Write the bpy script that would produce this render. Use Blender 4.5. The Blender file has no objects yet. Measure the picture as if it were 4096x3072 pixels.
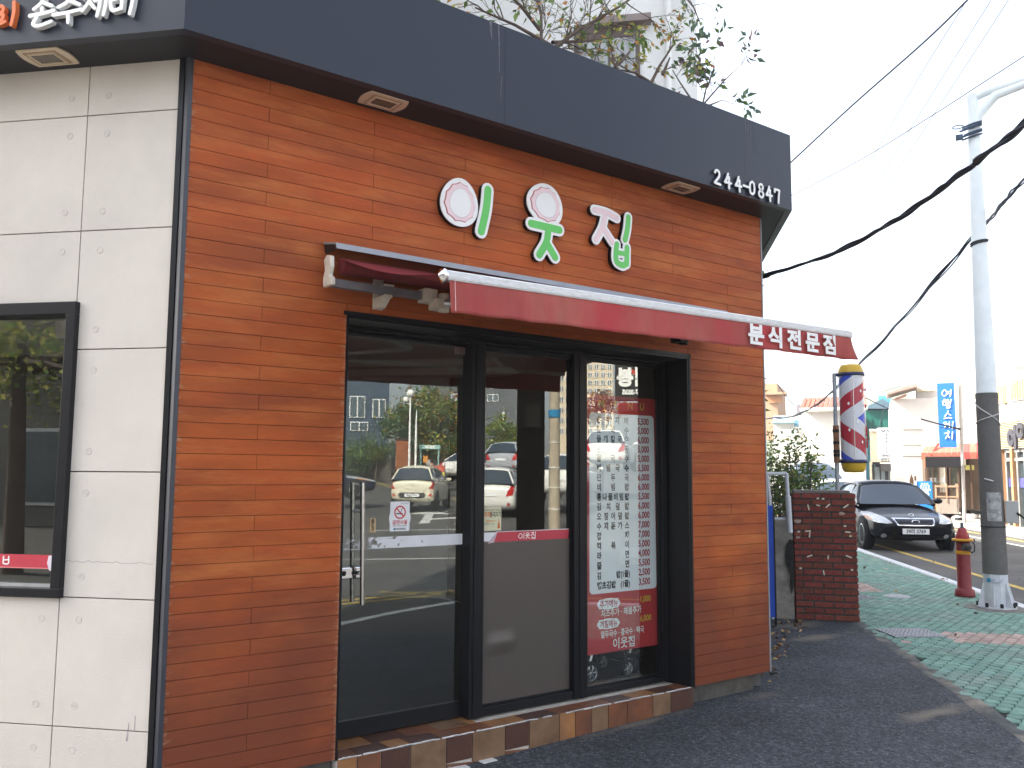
import bpy, bmesh, math, random
from mathutils import Vector, Matrix, noise
from mathutils.bvhtree import BVHTree
R=math.radians
SC=bpy.context.scene; COL=SC.collection
# ------------------------------------------------------------------ camera
F=3500.0; PITCH=R(5.834); ROLL=R(0.389); PSI=R(53.447)
CAM=Vector((-1.132,-4.070,1.40))
_fh=Vector((math.cos(PSI),math.sin(PSI),0)); _rh=Vector((math.sin(PSI),-math.cos(PSI),0)); _uz=Vector((0,0,1))
FWD=math.cos(PITCH)*_fh+math.sin(PITCH)*_uz; _u0=-math.sin(PITCH)*_fh+math.cos(PITCH)*_uz
RGT=math.cos(ROLL)*_rh+math.sin(ROLL)*_u0; UPV=-math.sin(ROLL)*_rh+math.cos(ROLL)*_u0
cd=bpy.data.cameras.new("camera"); cam=bpy.data.objects.new("camera",cd); COL.objects.link(cam)
cd.sensor_width=36.0; cd.lens=36.0*F/4096.0; cd.clip_start=0.05; cd.clip_end=3000
mw=Matrix.Identity(4)
for i in range(3):
    mw[i][0]=RGT[i]; mw[i][1]=UPV[i]; mw[i][2]=-FWD[i]; mw[i][3]=CAM[i]
cam.matrix_world=mw; SC.camera=cam
# ------------------------------------------------------------------ sky, sun, exposure
SUN_EL=R(38); SUN_AZ=math.atan2(-0.74,0.67)      # clockwise from +Y
w=bpy.data.worlds.new("World"); SC.world=w; w.use_nodes=True
nt=w.node_tree; bg=nt.nodes["Background"]; sk=nt.nodes.new("ShaderNodeTexSky")
sk.sky_type='NISHITA'; sk.sun_disc=False; sk.sun_elevation=SUN_EL; sk.sun_rotation=SUN_AZ
sk.air_density=1.0; sk.dust_density=3.5; sk.ozone_density=0.6; sk.altitude=50
hz=nt.nodes.new('ShaderNodeHueSaturation'); hz.inputs['Saturation'].default_value=.55
nt.links.new(sk.outputs[0],hz.inputs['Color']); nt.links.new(hz.outputs[0],bg.inputs[0]); bg.inputs[1].default_value=0.15
sl=bpy.data.lights.new("sun",'SUN'); sl.energy=4.6; sl.angle=R(0.5); sl.color=(1.0,0.93,0.82)
so=bpy.data.objects.new("sun",sl); COL.objects.link(so)
_sd=Vector((math.sin(SUN_AZ)*math.cos(SUN_EL),math.cos(SUN_AZ)*math.cos(SUN_EL),math.sin(SUN_EL)))
so.rotation_euler=_sd.to_track_quat('Z','Y').to_euler(); so.location=_sd*60
vs=SC.view_settings; vs.view_transform='Standard'; vs.look='None'; vs.gamma=1.0; vs.use_curve_mapping=False
vs.exposure=1.97
SC.cycles.max_bounces=10; SC.cycles.transparent_max_bounces=24; SC.cycles.sample_clamp_indirect=8.0
SC.cycles.use_denoising=True
# ------------------------------------------------------------------ helpers
def ray(px,py): return FWD+(px-2048)/F*RGT-(py-1536)/F*UPV
def at(px,py,d):
    r=ray(px,py); return CAM+r*d               # d = distance along the view axis
def onz(px,py,z):
    r=ray(px,py); return CAM+r*((z-CAM.z)/r.z)
def refl(px,py,d,yp=0.26):                      # point seen mirrored in the shop glass at path length d
    r=ray(px,py); t=(yp-CAM.y)/r.y; P=CAM+r*t; h=math.hypot(r.x,r.y); q=Vector((r.x,-r.y,r.z))
    return P+q*((d-t*h)/h)
SQ=math.sqrt(.5)
def tn(t,n,z=0): return Vector(((t+n)*SQ,(t-n)*SQ,z))
def gz(x,y):
    n=(x-y)*SQ
    return -0.185+0.0009*max(0.0,n-12)**2
class MB:
    def __init__(s): s.v=[];s.f=[];s.m=[];s.sm=[]
    def add(s,vs,fs,mi=0,smooth=False,M=None):
        b=len(s.v)
        for p in vs:
            p=Vector(p)
            s.v.append(M@p if M is not None else p)
        for f in fs:
            s.f.append([b+i for i in f]); s.m.append(mi); s.sm.append(smooth)
        return s
    def box(s,x0,x1,y0,y1,z0,z1,mi=0,M=None):
        v=[(x,y,z) for z in (z0,z1) for y in (y0,y1) for x in (x0,x1)]
        return s.add(v,[(0,2,3,1),(4,5,7,6),(0,1,5,4),(2,6,7,3),(0,4,6,2),(1,3,7,5)],mi,False,M)
    def prism(s,poly,axis,a,b,mi=0,M=None):     # poly 2D extruded along axis from a to b
        n=len(poly)
        def P(p,h):
            return (h,p[0],p[1]) if axis=='x' else ((p[0],h,p[1]) if axis=='y' else (p[0],p[1],h))
        v=[P(p,a) for p in poly]+[P(p,b) for p in poly]
        fs=[list(range(n))[::-1],list(range(n,2*n))]+[(i,(i+1)%n,n+(i+1)%n,n+i) for i in range(n)]
        return s.add(v,fs,mi,False,M)
    def tube(s,pts,r,n=8,mi=0,M=None,cap=True,smooth=True):
        pts=[Vector(p) for p in pts]; rs=r if isinstance(r,(list,tuple)) else [r]*len(pts)
        vs=[];prev=None
        for i,p in enumerate(pts):
            d=(pts[min(i+1,len(pts)-1)]-pts[max(i-1,0)])
            if d.length<1e-9: d=Vector((0,0,1))
            d.normalize()
            if prev is None:
                a=d.orthogonal().normalized()
            else:
                a=prev-d*prev.dot(d)
                if a.length<1e-6: a=d.orthogonal()
                a.normalize()
            prev=a; b=d.cross(a)
            for k in range(n):
                t=2*math.pi*k/n; vs.append(p+(a*math.cos(t)+b*math.sin(t))*rs[i])
        fs=[]
        for i in range(len(pts)-1):
            for k in range(n):
                fs.append((i*n+k,i*n+(k+1)%n,(i+1)*n+(k+1)%n,(i+1)*n+k))
        s.add(vs,fs,mi,smooth,M)
        if cap:
            m=len(pts)
            s.add(vs[:n],[list(range(n))[::-1]],mi,False,M); s.add(vs[-n:],[list(range(n))],mi,False,M)
        return s
    def lathe(s,prof,n=24,mi=0,M=None,smooth=True):   # prof [(r,z)...]
        vs=[];fs=[]
        for r,z in prof:
            for k in range(n):
                t=2*math.pi*k/n; vs.append((r*math.cos(t),r*math.sin(t),z))
        for i in range(len(prof)-1):
            for k in range(n): fs.append((i*n+k,i*n+(k+1)%n,(i+1)*n+(k+1)%n,(i+1)*n+k))
        s.add(vs,fs,mi,smooth,M)
        return s
    def ribbon(s,pts,wd,yb,yf,mi=0,M=None,smooth=True,cap=5):
        """a brush stroke: round ended ribbon in the xz plane, from depth yb to yf (yf nearer -y)"""
        P=[Vector((p[0],p[1])) for p in pts]
        if smooth and len(P)>2:
            Q=[];n=len(P)
            for i in range(n-1):
                p0=P[max(i-1,0)];p1=P[i];p2=P[i+1];p3=P[min(i+2,n-1)]
                for k in range(6):
                    t=k/6.;Q.append(.5*((2*p1)+(p2-p0)*t+(2*p0-5*p1+4*p2-p3)*t*t+(3*p1-p0-3*p2+p3)*t**3))
            Q.append(P[-1]);P=Q
        n=len(P);ws=wd if isinstance(wd,(list,tuple)) else [wd,wd]
        L=[];Rr=[]
        for i in range(n):
            d=(P[min(i+1,n-1)]-P[max(i-1,0)]).normalized();nn=Vector((-d.y,d.x))
            h=.5*(ws[0]+(ws[1]-ws[0])*i/(n-1)); L.append(P[i]+nn*h);Rr.append(P[i]-nn*h)
        d0=(P[0]-P[1]).normalized();d1=(P[-1]-P[-2]).normalized()
        def capf(c,d,h):
            nn=Vector((-d.y,d.x));return [c+(nn*math.cos(math.pi*k/(cap+1))+d*math.sin(math.pi*k/(cap+1)))*h for k in range(1,cap+1)]
        # outline order: L forward, end cap, R backward, start cap
        endc=capf(P[-1],d1,ws[1]/2); stc=capf(P[0],d0,ws[0]/2)
        out=L+endc+Rr[::-1]+stc
        m=len(out); vs=[(p.x,yf,p.y) for p in out]+[(p.x,yb,p.y) for p in out]
        fs=[]
        Ri=lambda i: n+cap+(n-1-i)
        for i in range(n-1): fs.append((i,Ri(i),Ri(i+1),i+1))
        fs.append([n-1]+[Ri(n-1)]+list(range(n,n+cap))[::-1])
        fs.append([Ri(0),0]+list(range(2*n+cap,2*n+2*cap))[::-1])
        for i in range(m): fs.append((i,(i+1)%m,m+(i+1)%m,m+i))
        return s.add(vs,fs,mi,False,M)
    def text(s,body,x,z,size,y,mi=0,xs=1.0,align='LEFT',bold=0.0,th=0.0004,M=None,font=None):
        """flat lettering in the xz plane facing -y"""
        c=bpy.data.curves.new("t","FONT"); c.body=body; c.size=size; c.offset=bold; c.align_x=align; c.extrude=0
        c.resolution_u=3
        o=bpy.data.objects.new("t",c); COL.objects.link(o); bpy.context.view_layer.update()
        me=bpy.data.meshes.new_from_object(o.evaluated_get(bpy.context.evaluated_depsgraph_get()))
        vs=[(x+v.co.x*xs,y,z+v.co.y) for v in me.vertices]; fs=[list(p.vertices) for p in me.polygons]
        s.add(vs,fs,mi,False,M)
        bpy.data.objects.remove(o); bpy.data.curves.remove(c); bpy.data.meshes.remove(me)
        return s
    def each(s,name,mats,parent=None,bevel=0):
        """one object per separate piece of this mesh"""
        par=list(range(len(s.v)))
        def fd(a):
            while par[a]!=a: par[a]=par[par[a]]; a=par[a]
            return a
        for f in s.f:
            r=fd(f[0])
            for i in f[1:]: par[fd(i)]=r
        G={}
        for k,f in enumerate(s.f): G.setdefault(fd(f[0]),[]).append(k)
        out=[]
        for ks in G.values():
            m=MB(); ids={}
            for k in ks:
                for i in s.f[k]:
                    if i not in ids: ids[i]=len(m.v); m.v.append(s.v[i])
                m.f.append([ids[i] for i in s.f[k]]); m.m.append(s.m[k]); m.sm.append(s.sm[k])
            out.append(m.build(name,mats,parent,bevel))
        return out
    def build(s,name,mats,parent=None,bevel=0,subsurf=0,auto=None):
        me=bpy.data.meshes.new(name); me.from_pydata([tuple(v) for v in s.v],[],s.f)
        mats=mats if isinstance(mats,(list,tuple)) else [mats]
        for m in mats: me.materials.append(m)
        me.polygons.foreach_set("material_index",s.m); me.polygons.foreach_set("use_smooth",s.sm)
        me.update(); o=bpy.data.objects.new(name,me); COL.objects.link(o)
        if parent is not None: o.parent=parent
        if bevel:
            b=o.modifiers.new("b",'BEVEL'); b.width=bevel; b.segments=2; b.limit_method='ANGLE'; b.angle_limit=R(40)
        if subsurf:
            q=o.modifiers.new("s",'SUBSURF'); q.levels=subsurf; q.render_levels=subsurf
        return o
def tag(o,label=None,cat=None,group=None,kind=None):
    if label: o["label"]=label
    if cat: o["category"]=cat
    if group: o["group"]=group
    if kind: o["kind"]=kind
    return o
def thing(name,label,cat,M=None,group=None):
    o=bpy.data.objects.new(name,None); COL.objects.link(o); o.empty_display_size=.1
    if M is not None: o.matrix_world=M
    return tag(o,label,cat,group)
def copy_tree(o,parent=None):
    c=o.copy(); COL.objects.link(c); c.parent=parent
    for ch in list(o.children): copy_tree(ch,c)
    return c
def fr(origin,xdir):                             # frame: x along xdir, z up, y = z cross x
    x=Vector((xdir[0],xdir[1],0)).normalized(); z=Vector((0,0,1)); y=z.cross(x); o=Vector(origin)
    return Matrix(((x.x,y.x,0,o.x),(x.y,y.y,0,o.y),(0,0,1,o.z),(0,0,0,1)))
def T(x,y,z): return Matrix.Translation((x,y,z))
# ------------------------------------------------------------------ materials
MC={}
def mat(name,col,rough=.6,metal=0.0,var=.12,vs=6.0,bump=0.0,bs=60.0,island=0.0,spec=None,col2=None,c2s=2.0,c2t=.55,stretch=None,emit=0,coat=0,transl=0,obj=False):
    if name in MC: return MC[name]
    m=bpy.data.materials.new(name); m.use_nodes=True; n=m.node_tree.nodes; l=m.node_tree.links
    p=n["Principled BSDF"]; p.inputs["Roughness"].default_value=rough; p.inputs["Metallic"].default_value=metal
    p.inputs["Specular IOR Level"].default_value=spec if spec is not None else (.5 if rough<.5 else .22)
    if coat: p.inputs["Coat Weight"].default_value=coat; p.inputs["Coat Roughness"].default_value=.04
    tc=n.new("ShaderNodeTexCoord"); co=tc.outputs["Object"]
    if obj:
        g=n.new("ShaderNodeNewGeometry"); co=g.outputs["Position"]
    if stretch:
        mp=n.new("ShaderNodeMapping"); mp.inputs["Scale"].default_value=stretch; l.new(co,mp.inputs[0]); co=mp.outputs[0]
    def rgb(c): 
        q=n.new("ShaderNodeRGB"); q.outputs[0].default_value=(c[0],c[1],c[2],1); return q.outputs[0]
    cur=rgb(col)
    if col2 is not None:
        nz=n.new("ShaderNodeTexNoise"); nz.inputs["Scale"].default_value=c2s; nz.inputs["Detail"].default_value=6; nz.inputs["Roughness"].default_value=.62
        l.new(co,nz.inputs["Vector"]); rp=n.new("ShaderNodeValToRGB"); rp.color_ramp.elements[0].position=c2t-.1; rp.color_ramp.elements[1].position=c2t+.14
        l.new(nz.outputs["Fac"],rp.inputs[0]); mx=n.new("ShaderNodeMix"); mx.data_type='RGBA'
        l.new(rp.outputs[0],mx.inputs[0]); l.new(cur,mx.inputs[6]); l.new(rgb(col2),mx.inputs[7]); cur=mx.outputs[2]
    if var or island:
        hs=n.new("ShaderNodeHueSaturation"); l.new(cur,hs.inputs["Color"])
        val=None
        if var:
            nz=n.new("ShaderNodeTexNoise"); nz.inputs["Scale"].default_value=vs; nz.inputs["Detail"].default_value=5; nz.inputs["Roughness"].default_value=.65
            l.new(co,nz.inputs["Vector"]); mr=n.new("ShaderNodeMapRange"); mr.inputs[1].default_value=.3; mr.inputs[2].default_value=.7
            mr.inputs[3].default_value=1-var; mr.inputs[4].default_value=1+var; l.new(nz.outputs["Fac"],mr.inputs[0]); val=mr.outputs[0]
        if island:
            g=n.new("ShaderNodeNewGeometry"); mr=n.new("ShaderNodeMapRange"); mr.inputs[3].default_value=1-island; mr.inputs[4].default_value=1+island
            l.new(g.outputs["Random Per Island"],mr.inputs[0])
            if val is None: val=mr.outputs[0]
            else:
                mu=n.new("ShaderNodeMath"); mu.operation='MULTIPLY'; l.new(val,mu.inputs[0]); l.new(mr.outputs[0],mu.inputs[1]); val=mu.outputs[0]
            wn=n.new("ShaderNodeTexWhiteNoise"); wn.noise_dimensions='1D'; l.new(g.outputs["Random Per Island"],wn.inputs["W"])
            m2=n.new("ShaderNodeMapRange"); m2.inputs[3].default_value=.5-.06*island; m2.inputs[4].default_value=.5+.06*island
            l.new(wn.outputs["Value"],m2.inputs[0]); l.new(m2.outputs[0],hs.inputs["Hue"])
        l.new(val,hs.inputs["Value"]); cur=hs.outputs[0]
    l.new(cur,p.inputs["Base Color"])
    if bump:
        nz=n.new("ShaderNodeTexNoise"); nz.inputs["Scale"].default_value=bs; nz.inputs["Detail"].default_value=6; l.new(co,nz.inputs["Vector"])
        bp=n.new("ShaderNodeBump"); bp.inputs["Strength"].default_value=bump; bp.inputs["Distance"].default_value=.01
        l.new(nz.outputs["Fac"],bp.inputs["Height"]); l.new(bp.outputs[0],p.inputs["Normal"])
    if emit: p.inputs["Emission Color"].default_value=(*col,1); p.inputs["Emission Strength"].default_value=emit
    if transl:
        tr=n.new("ShaderNodeBsdfTranslucent"); l.new(cur,tr.inputs[0]); mx=n.new("ShaderNodeMixShader"); mx.inputs[0].default_value=transl
        l.new(p.outputs[0],mx.inputs[1]); l.new(tr.outputs[0],mx.inputs[2]); l.new(mx.outputs[0],n["Material Output"].inputs[0])
    MC[name]=m; return m
def glass(name,tint,base=.05,mul=1.5,rough=0.0):
    m=bpy.data.materials.new(name); m.use_nodes=True; n=m.node_tree.nodes; l=m.node_tree.links
    n.remove(n["Principled BSDF"]); o=n["Material Output"]
    t=n.new("ShaderNodeBsdfTransparent"); t.inputs[0].default_value=(*tint,1)
    g=n.new("ShaderNodeBsdfGlossy"); g.inputs["Roughness"].default_value=rough; g.inputs[0].default_value=(.95,1,.97,1)
    fz=n.new("ShaderNodeFresnel"); fz.inputs[0].default_value=1.5
    a=n.new("ShaderNodeMath"); a.operation='MULTIPLY_ADD'; a.use_clamp=True; a.inputs[1].default_value=mul; a.inputs[2].default_value=base; l.new(fz.outputs[0],a.inputs[0])
    ge=n.new('ShaderNodeNewGeometry'); iv=n.new('ShaderNodeMath'); iv.operation='SUBTRACT'; iv.inputs[0].default_value=1; l.new(ge.outputs['Backfacing'],iv.inputs[1]); mu=n.new('ShaderNodeMath'); mu.operation='MULTIPLY'; l.new(a.outputs[0],mu.inputs[0]); l.new(iv.outputs[0],mu.inputs[1])
    mx=n.new("ShaderNodeMixShader"); l.new(mu.outputs[0],mx.inputs[0]); l.new(t.outputs[0],mx.inputs[1]); l.new(g.outputs[0],mx.inputs[2]); l.new(mx.outputs[0],o.inputs[0])
    return m
BLK=mat("black_metal",(.007,.0075,.010),.38,.0,var=.2,vs=9,bump=.05,bs=30,spec=.22)
GLASS=glass("shop_glass",(.94,.96,.95),.10,1.6)
GLASSA=glass("window_glass",(.90,.91,.90),.05,1.4)
WHITE=mat("white_paint",(.80,.80,.78),.5,var=.05)
LETTER=mat("letter_white",(.82,.82,.80),.45,var=.03)
ALU=mat("aluminium",(.62,.63,.65),.35,.85,var=.08,vs=14)
STEEL=mat("brushed_steel",(.55,.54,.52),.22,1.0,var=.08,vs=20)
CHROME=mat("chrome",(.8,.8,.82),.08,1.0,var=.02)
CREAM=mat("cream_plastic",(.62,.56,.46),.5,var=.12,vs=25)
DARK=mat("dark_void",(.02,.02,.022),.8,var=.1)
RUBBER=mat("rubber",(.018,.018,.02),.7,var=.15,vs=20)
INKB=mat("ink_black",(.015,.015,.018),.6,var=0)
INKR=mat("ink_red",(.42,.03,.045),.55,var=0)
REDV=mat("red_vinyl",(.50,.035,.06),.4,var=.06)
PAPER=mat("paper_white",(.78,.79,.80),.5,var=.03)
# ================================================================== ground, roads, hill
def sheet(name,t0,t1,n0,n1,zf,m,st=1.0,kind="structure",poly=None):
    mb=MB(); nt_=max(1,int((t1-t0)/st)); nn=max(1,int((n1-n0)/st)); vs=[]
    for i in range(nt_+1):
        for j in range(nn+1):
            p=tn(t0+(t1-t0)*i/nt_,n0+(n1-n0)*j/nn); vs.append((p.x,p.y,zf(p.x,p.y)))
    fs=[(i*(nn+1)+j,(i+1)*(nn+1)+j,(i+1)*(nn+1)+j+1,i*(nn+1)+j+1) for i in range(nt_) for j in range(nn)]
    fs=[f[::-1] for f in fs]
    mb.add(vs,fs,0,True); o=mb.build(name,m); tag(o,kind=kind); return o
M_ROAD=mat("road_asphalt",(.108,.104,.098),.85,var=.22,vs=1.3,bump=.5,bs=90,col2=(.078,.078,.080),c2s=.35,obj=True)
M_FORE=mat("forecourt_asphalt",(.066,.074,.086),.78,var=.5,vs=38,bump=1.0,bs=85,col2=(.046,.052,.060),c2s=1.2,c2t=.5,obj=True)
# pale aggregate flecks and dusty patches on the forecourt asphalt
def fore_detail(m):
    n=m.node_tree.nodes;l=m.node_tree.links;p=n["Principled BSDF"]
    cur=p.inputs["Base Color"].links[0].from_socket
    g=n.new("ShaderNodeNewGeometry")
    vo=n.new("ShaderNodeTexVoronoi"); vo.inputs["Scale"].default_value=62; l.new(g.outputs["Position"],vo.inputs["Vector"])
    wn=n.new("ShaderNodeSeparateColor"); l.new(vo.outputs["Color"],wn.inputs[0])
    lt=n.new("ShaderNodeMath"); lt.operation='LESS_THAN'; lt.inputs[1].default_value=.36; l.new(vo.outputs["Distance"],lt.inputs[0])
    gt=n.new("ShaderNodeMath"); gt.operation='GREATER_THAN'; gt.inputs[1].default_value=.86; l.new(wn.outputs[0],gt.inputs[0])
    mu=n.new("ShaderNodeMath"); mu.operation='MULTIPLY'; l.new(lt.outputs[0],mu.inputs[0]); l.new(gt.outputs[0],mu.inputs[1])
    m3=n.new("ShaderNodeMath"); m3.operation='MULTIPLY'; m3.inputs[1].default_value=.6; l.new(mu.outputs[0],m3.inputs[0])
    mx=n.new("ShaderNodeMix"); mx.data_type='RGBA'; mx.inputs[7].default_value=(.19,.195,.20,1); l.new(m3.outputs[0],mx.inputs[0]); l.new(cur,mx.inputs[6]); cur=mx.outputs[2]
    for sc_,lo,hi in ((110,.55,1.5),(48,.72,1.3)):
        v2=n.new("ShaderNodeTexVoronoi"); v2.inputs["Scale"].default_value=sc_; l.new(g.outputs["Position"],v2.inputs["Vector"]); s2=n.new("ShaderNodeSeparateColor"); l.new(v2.outputs["Color"],s2.inputs[0])
        mr=n.new("ShaderNodeMapRange"); mr.inputs[3].default_value=lo; mr.inputs[4].default_value=hi; l.new(s2.outputs[1],mr.inputs[0])
        mm=n.new("ShaderNodeMix"); mm.data_type='RGBA'; mm.blend_type='MULTIPLY'; mm.inputs[0].default_value=1; l.new(cur,mm.inputs[6]); l.new(mr.outputs[0],mm.inputs[7]); cur=mm.outputs[2]
    nz=n.new("ShaderNodeTexNoise"); nz.inputs["Scale"].default_value=3.2; nz.inputs["Detail"].default_value=5; l.new(g.outputs["Position"],nz.inputs["Vector"])
    for (cx,cy,rx,ry,amt) in ((4.55,-1.02,.42,.13,.95),(6.2,1.0,.5,.16,.8),(5.7,1.5,.7,.3,.55),(4.0,-.1,.25,.12,.4),(2.9,-.05,.7,.05,.6),(6.6,1.55,.8,.2,.5),(4.3,-1.75,.3,.1,.5)):
        sp=n.new("ShaderNodeMapping"); sp.vector_type='POINT'; sp.inputs["Location"].default_value=(-cx/rx,-cy/ry,0); sp.inputs["Scale"].default_value=(1/rx,1/ry,0)
        l.new(g.outputs["Position"],sp.inputs[0]); ln=n.new("ShaderNodeVectorMath"); ln.operation='LENGTH'; l.new(sp.outputs[0],ln.inputs[0])
        a=n.new("ShaderNodeMath"); a.operation='MULTIPLY_ADD'; a.inputs[1].default_value=2.2; l.new(nz.outputs["Fac"],a.inputs[0]); a.inputs[2].default_value=-.6
        b=n.new("ShaderNodeMath"); b.operation='ADD'; l.new(a.outputs[0],b.inputs[0]); l.new(ln.outputs["Value"],b.inputs[1])
        mr=n.new("ShaderNodeMapRange"); mr.inputs[1].default_value=.6; mr.inputs[2].default_value=1.35; mr.inputs[3].default_value=amt; mr.inputs[4].default_value=0; l.new(b.outputs[0],mr.inputs[0])
        mx=n.new("ShaderNodeMix"); mx.data_type='RGBA'; mx.inputs[7].default_value=(.21,.18,.145,1); l.new(mr.outputs[0],mx.inputs[0]); l.new(cur,mx.inputs[6]); cur=mx.outputs[2]
    l.new(cur,p.inputs["Base Color"])
fore_detail(M_FORE)
M_EARTH=mat("earth",(.22,.20,.17),.9,var=.2,vs=.2,obj=True)
sheet("ground",-400,400,-400,400,lambda x,y: gz(x,y)-.25 if (x-y)*SQ<60 else gz(0,-60*1.414)-.25+((x-y)*SQ-60)*.03,M_EARTH,10)
sheet("road",-60,70,-60,60,gz,M_ROAD,1.0)
def fz(x,y):
    z=min(-.12,-.19+.02*x); k=max(0.,min(1.,(y+4.6)/2.2)); return z*k+(-.181)*(1-k)
sheet("forecourt",-3.4,26,-6,4.245,fz,M_FORE,.5)
# green scalloped pavers: every paver a moulded piece of one paving sheet
M_PAVE=mat("green_pavers",(.175,.30,.245),.8,var=.25,vs=9,bump=.4,bs=70,island=.16,col2=(.21,.28,.24),c2s=1.5,obj=True)
M_PAVEP=mat("pinkish_pavers",(.42,.31,.27),.8,var=.15,vs=9,bump=.4,bs=70,island=.22,obj=True)
M_GROUT=mat("paver_joint",(.030,.033,.032),.9,var=.3,vs=20)
def paving():
    mb=MB(); wd,pt,h=.108,.094,.052; random.seed(5)
    base=lambda: -.12
    mb.add([tn(1.5,4.255,-.134),tn(40,4.255,-.134),tn(40,6.42,-.134),tn(1.5,6.42,-.134)],[(3,2,1,0)],2)
    rows=int((23-1.5)/pt)
    arc=lambda u:-h*math.sqrt(max(0,1-u*u))
    for r in range(rows):
        t=1.55+r*pt; off=(r%2)*wd/2
        for c in range(int(2.17/wd)+1):
            n0=4.255+c*wd+off+wd/2
            if n0+wd/2>6.43: continue
            if n0-wd/2<4.27+.03*math.sin(t*3.1)+.02*math.sin(t*7.7): continue
            g=.95; K=6 if t<12 else 4
            # own lower arc (towards -t), then the two upper hollows
            pts=[]
            for k in range(K+1):
                u=-1+2*k/K; pts.append((u*wd/2*g,arc(u)*g))
            for k in range(1,K//2+1):
                u=1-k/(K/2); pts.append((u*wd/2*g, pt-.006+arc(u-1 if u>=0 else u)*1.0))
            for k in range(1,K//2):
                u=-k/(K/2); pts.append((u*wd/2*g, pt-.006+arc(1+u)))
            tm,nm=t,n0
            pink=((abs(t-5.35)<.28 and 4.95<n0<5.75) or (abs(t-4.55)<.16 and n0>5.35 and n0<6.2) or (abs(t-9.1)<.45 and n0<5.2) or random.random()<.006)
            dz=random.uniform(-.0018,.0018); tx=random.uniform(-.01,.01)
            top=[tn(tm+p[1],nm+p[0],-.12+dz+tx*p[0]) for p in pts]
            cx=sum((p for p in top),Vector())/len(top)
            inn=[cx+(p-cx)*.93+Vector((0,0,.003)) for p in top]
            low=[Vector((p.x,p.y,-.134)) for p in top]
            m=len(pts); mi=1 if pink else 0
            mb.add(inn+top+low,[list(range(m))[::-1]]+[(i,(i+1)%m,m+(i+1)%m,m+i) for i in range(m)]+[(m+i,m+(i+1)%m,2*m+(i+1)%m,2*m+i) for i in range(m)],mi)
    o=mb.build("pavement",[M_PAVE,M_PAVEP,M_GROUT]); tag(o,kind="structure")
paving()
mb=MB(); vs=[]; K=160
for k in range(K+1):
    t=1.4+15*k/K; a=4.225+.03*noise.noise(Vector((t*1.7,0,3)))+.02*noise.noise(Vector((t*6,0,5))); b=4.345+.03*noise.noise(Vector((t*2.3,4,1)))
    for n_,z in ((a,-.122),(a+.02,-.1165),(b,-.1175),(b+.02,-.13)): vs.append(tn(t,n_,z+.003*noise.noise(Vector((t*5,n_*9,0)))))
mb.add(vs,[(4*k+j+1,4*k+j,4*(k+1)+j,4*(k+1)+j+1) for k in range(K) for j in range(3)],0,True)
tag(mb.build("pavement_edging",mat("edging_cement",(.09,.093,.095),.9,var=.4,vs=9,bump=.6,bs=50,col2=(.24,.21,.17),c2s=2.2,c2t=.56,obj=True)),kind="structure")
M_KERB=mat("kerb_paint",(.62,.64,.66),.65,var=.18,vs=8,bump=.3,bs=40,col2=(.30,.30,.30),c2s=3,c2t=.68,obj=True)
mb=MB()
for i in range(44):
    t=1.4+i*1.0; mb.prism([(0,0),(0,.112),(.012,.128),(.13,.128),(.145,.112),(.145,0)],'y',0.004,.996,0,Matrix(((SQ,SQ,0,tn(t,6.43).x),(-SQ,SQ,0,tn(t,6.43).y),(0,0,1,-.235),(0,0,0,1))))
tag(mb.build("kerb",M_KERB),kind="structure")
M_CONC=mat("pavement_concrete",(.30,.29,.27),.85,var=.15,vs=3,bump=.3,bs=40,obj=True)
sheet("far_pavement",2,60,11.95,14.0,lambda x,y:-.06+0*x,M_CONC,2)
mb=MB(); mb.add([tn(2,11.8,-.2),tn(60,11.8,-.2),tn(60,11.8,-.058),tn(2,11.8,-.058),tn(2,11.96,-.2),tn(60,11.96,-.2),tn(60,11.96,-.058),tn(2,11.96,-.058)],[(0,1,2,3),(3,2,6,7),(4,7,6,5),(0,3,7,4),(1,5,6,2)])
tag(mb.build("far_kerb",M_CONC),kind="structure")
M_YEL=mat("yellow_line",(.52,.37,.10),.7,var=.25,vs=18,bump=.2,bs=60,col2=(.16,.13,.09),c2s=7,c2t=.60,obj=True)
M_WLN=mat("white_line",(.60,.60,.58),.7,var=.2,vs=14,col2=(.16,.155,.15),c2s=6,c2t=.66,obj=True)
def strip(mb,pts,wd,dz=.004,mi=0):
    P=[Vector((p[0],p[1],0)) for p in pts]; vs=[]
    for i,p in enumerate(P):
        d=(P[min(i+1,len(P)-1)]-P[max(i-1,0)]).normalized(); nn=Vector((-d.y,d.x,0))
        for s in (1,-1):
            q=p+nn*s*wd/2; vs.append((q.x,q.y,gz(q.x,q.y)+dz))
    mb.add(vs,[(2*i,2*i+1,2*i+3,2*i+2) for i in range(len(P)-1)],mi)
def lin(a,b,k=12): return [a.lerp(b,i/k) for i in range(k+1)]
mb=MB()
strip(mb,lin(tn(-1,7.42),tn(50,7.42),50),.12)
strip(mb,lin(tn(4,11.35),tn(50,11.35),40),.12)
strip(mb,[(2.2,-5.2),(3.5,-5.25),(5.2,-5.3),(7.2,-5.0)],.10); strip(mb,[(2.2,-5.45),(3.5,-5.5),(5.2,-5.55),(7.2,-5.25)],.10)
for k in range(2): strip(mb,lin(refl(1930,2020,36)+Vector((k*.3,0,0)),refl(1480,1985,52)+Vector((k*.3,0,0))),.1)
tag(mb.build("yellow_marking",M_YEL),kind="structure")
mb=MB(); strip(mb,lin(tn(4,10.7),tn(50,10.7),40),.10)
strip(mb,[(2.3,-3.75),(3.06,-4.0),(3.9,-4.35),(4.8,-4.62),(6.5,-4.8)],.13)
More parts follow.
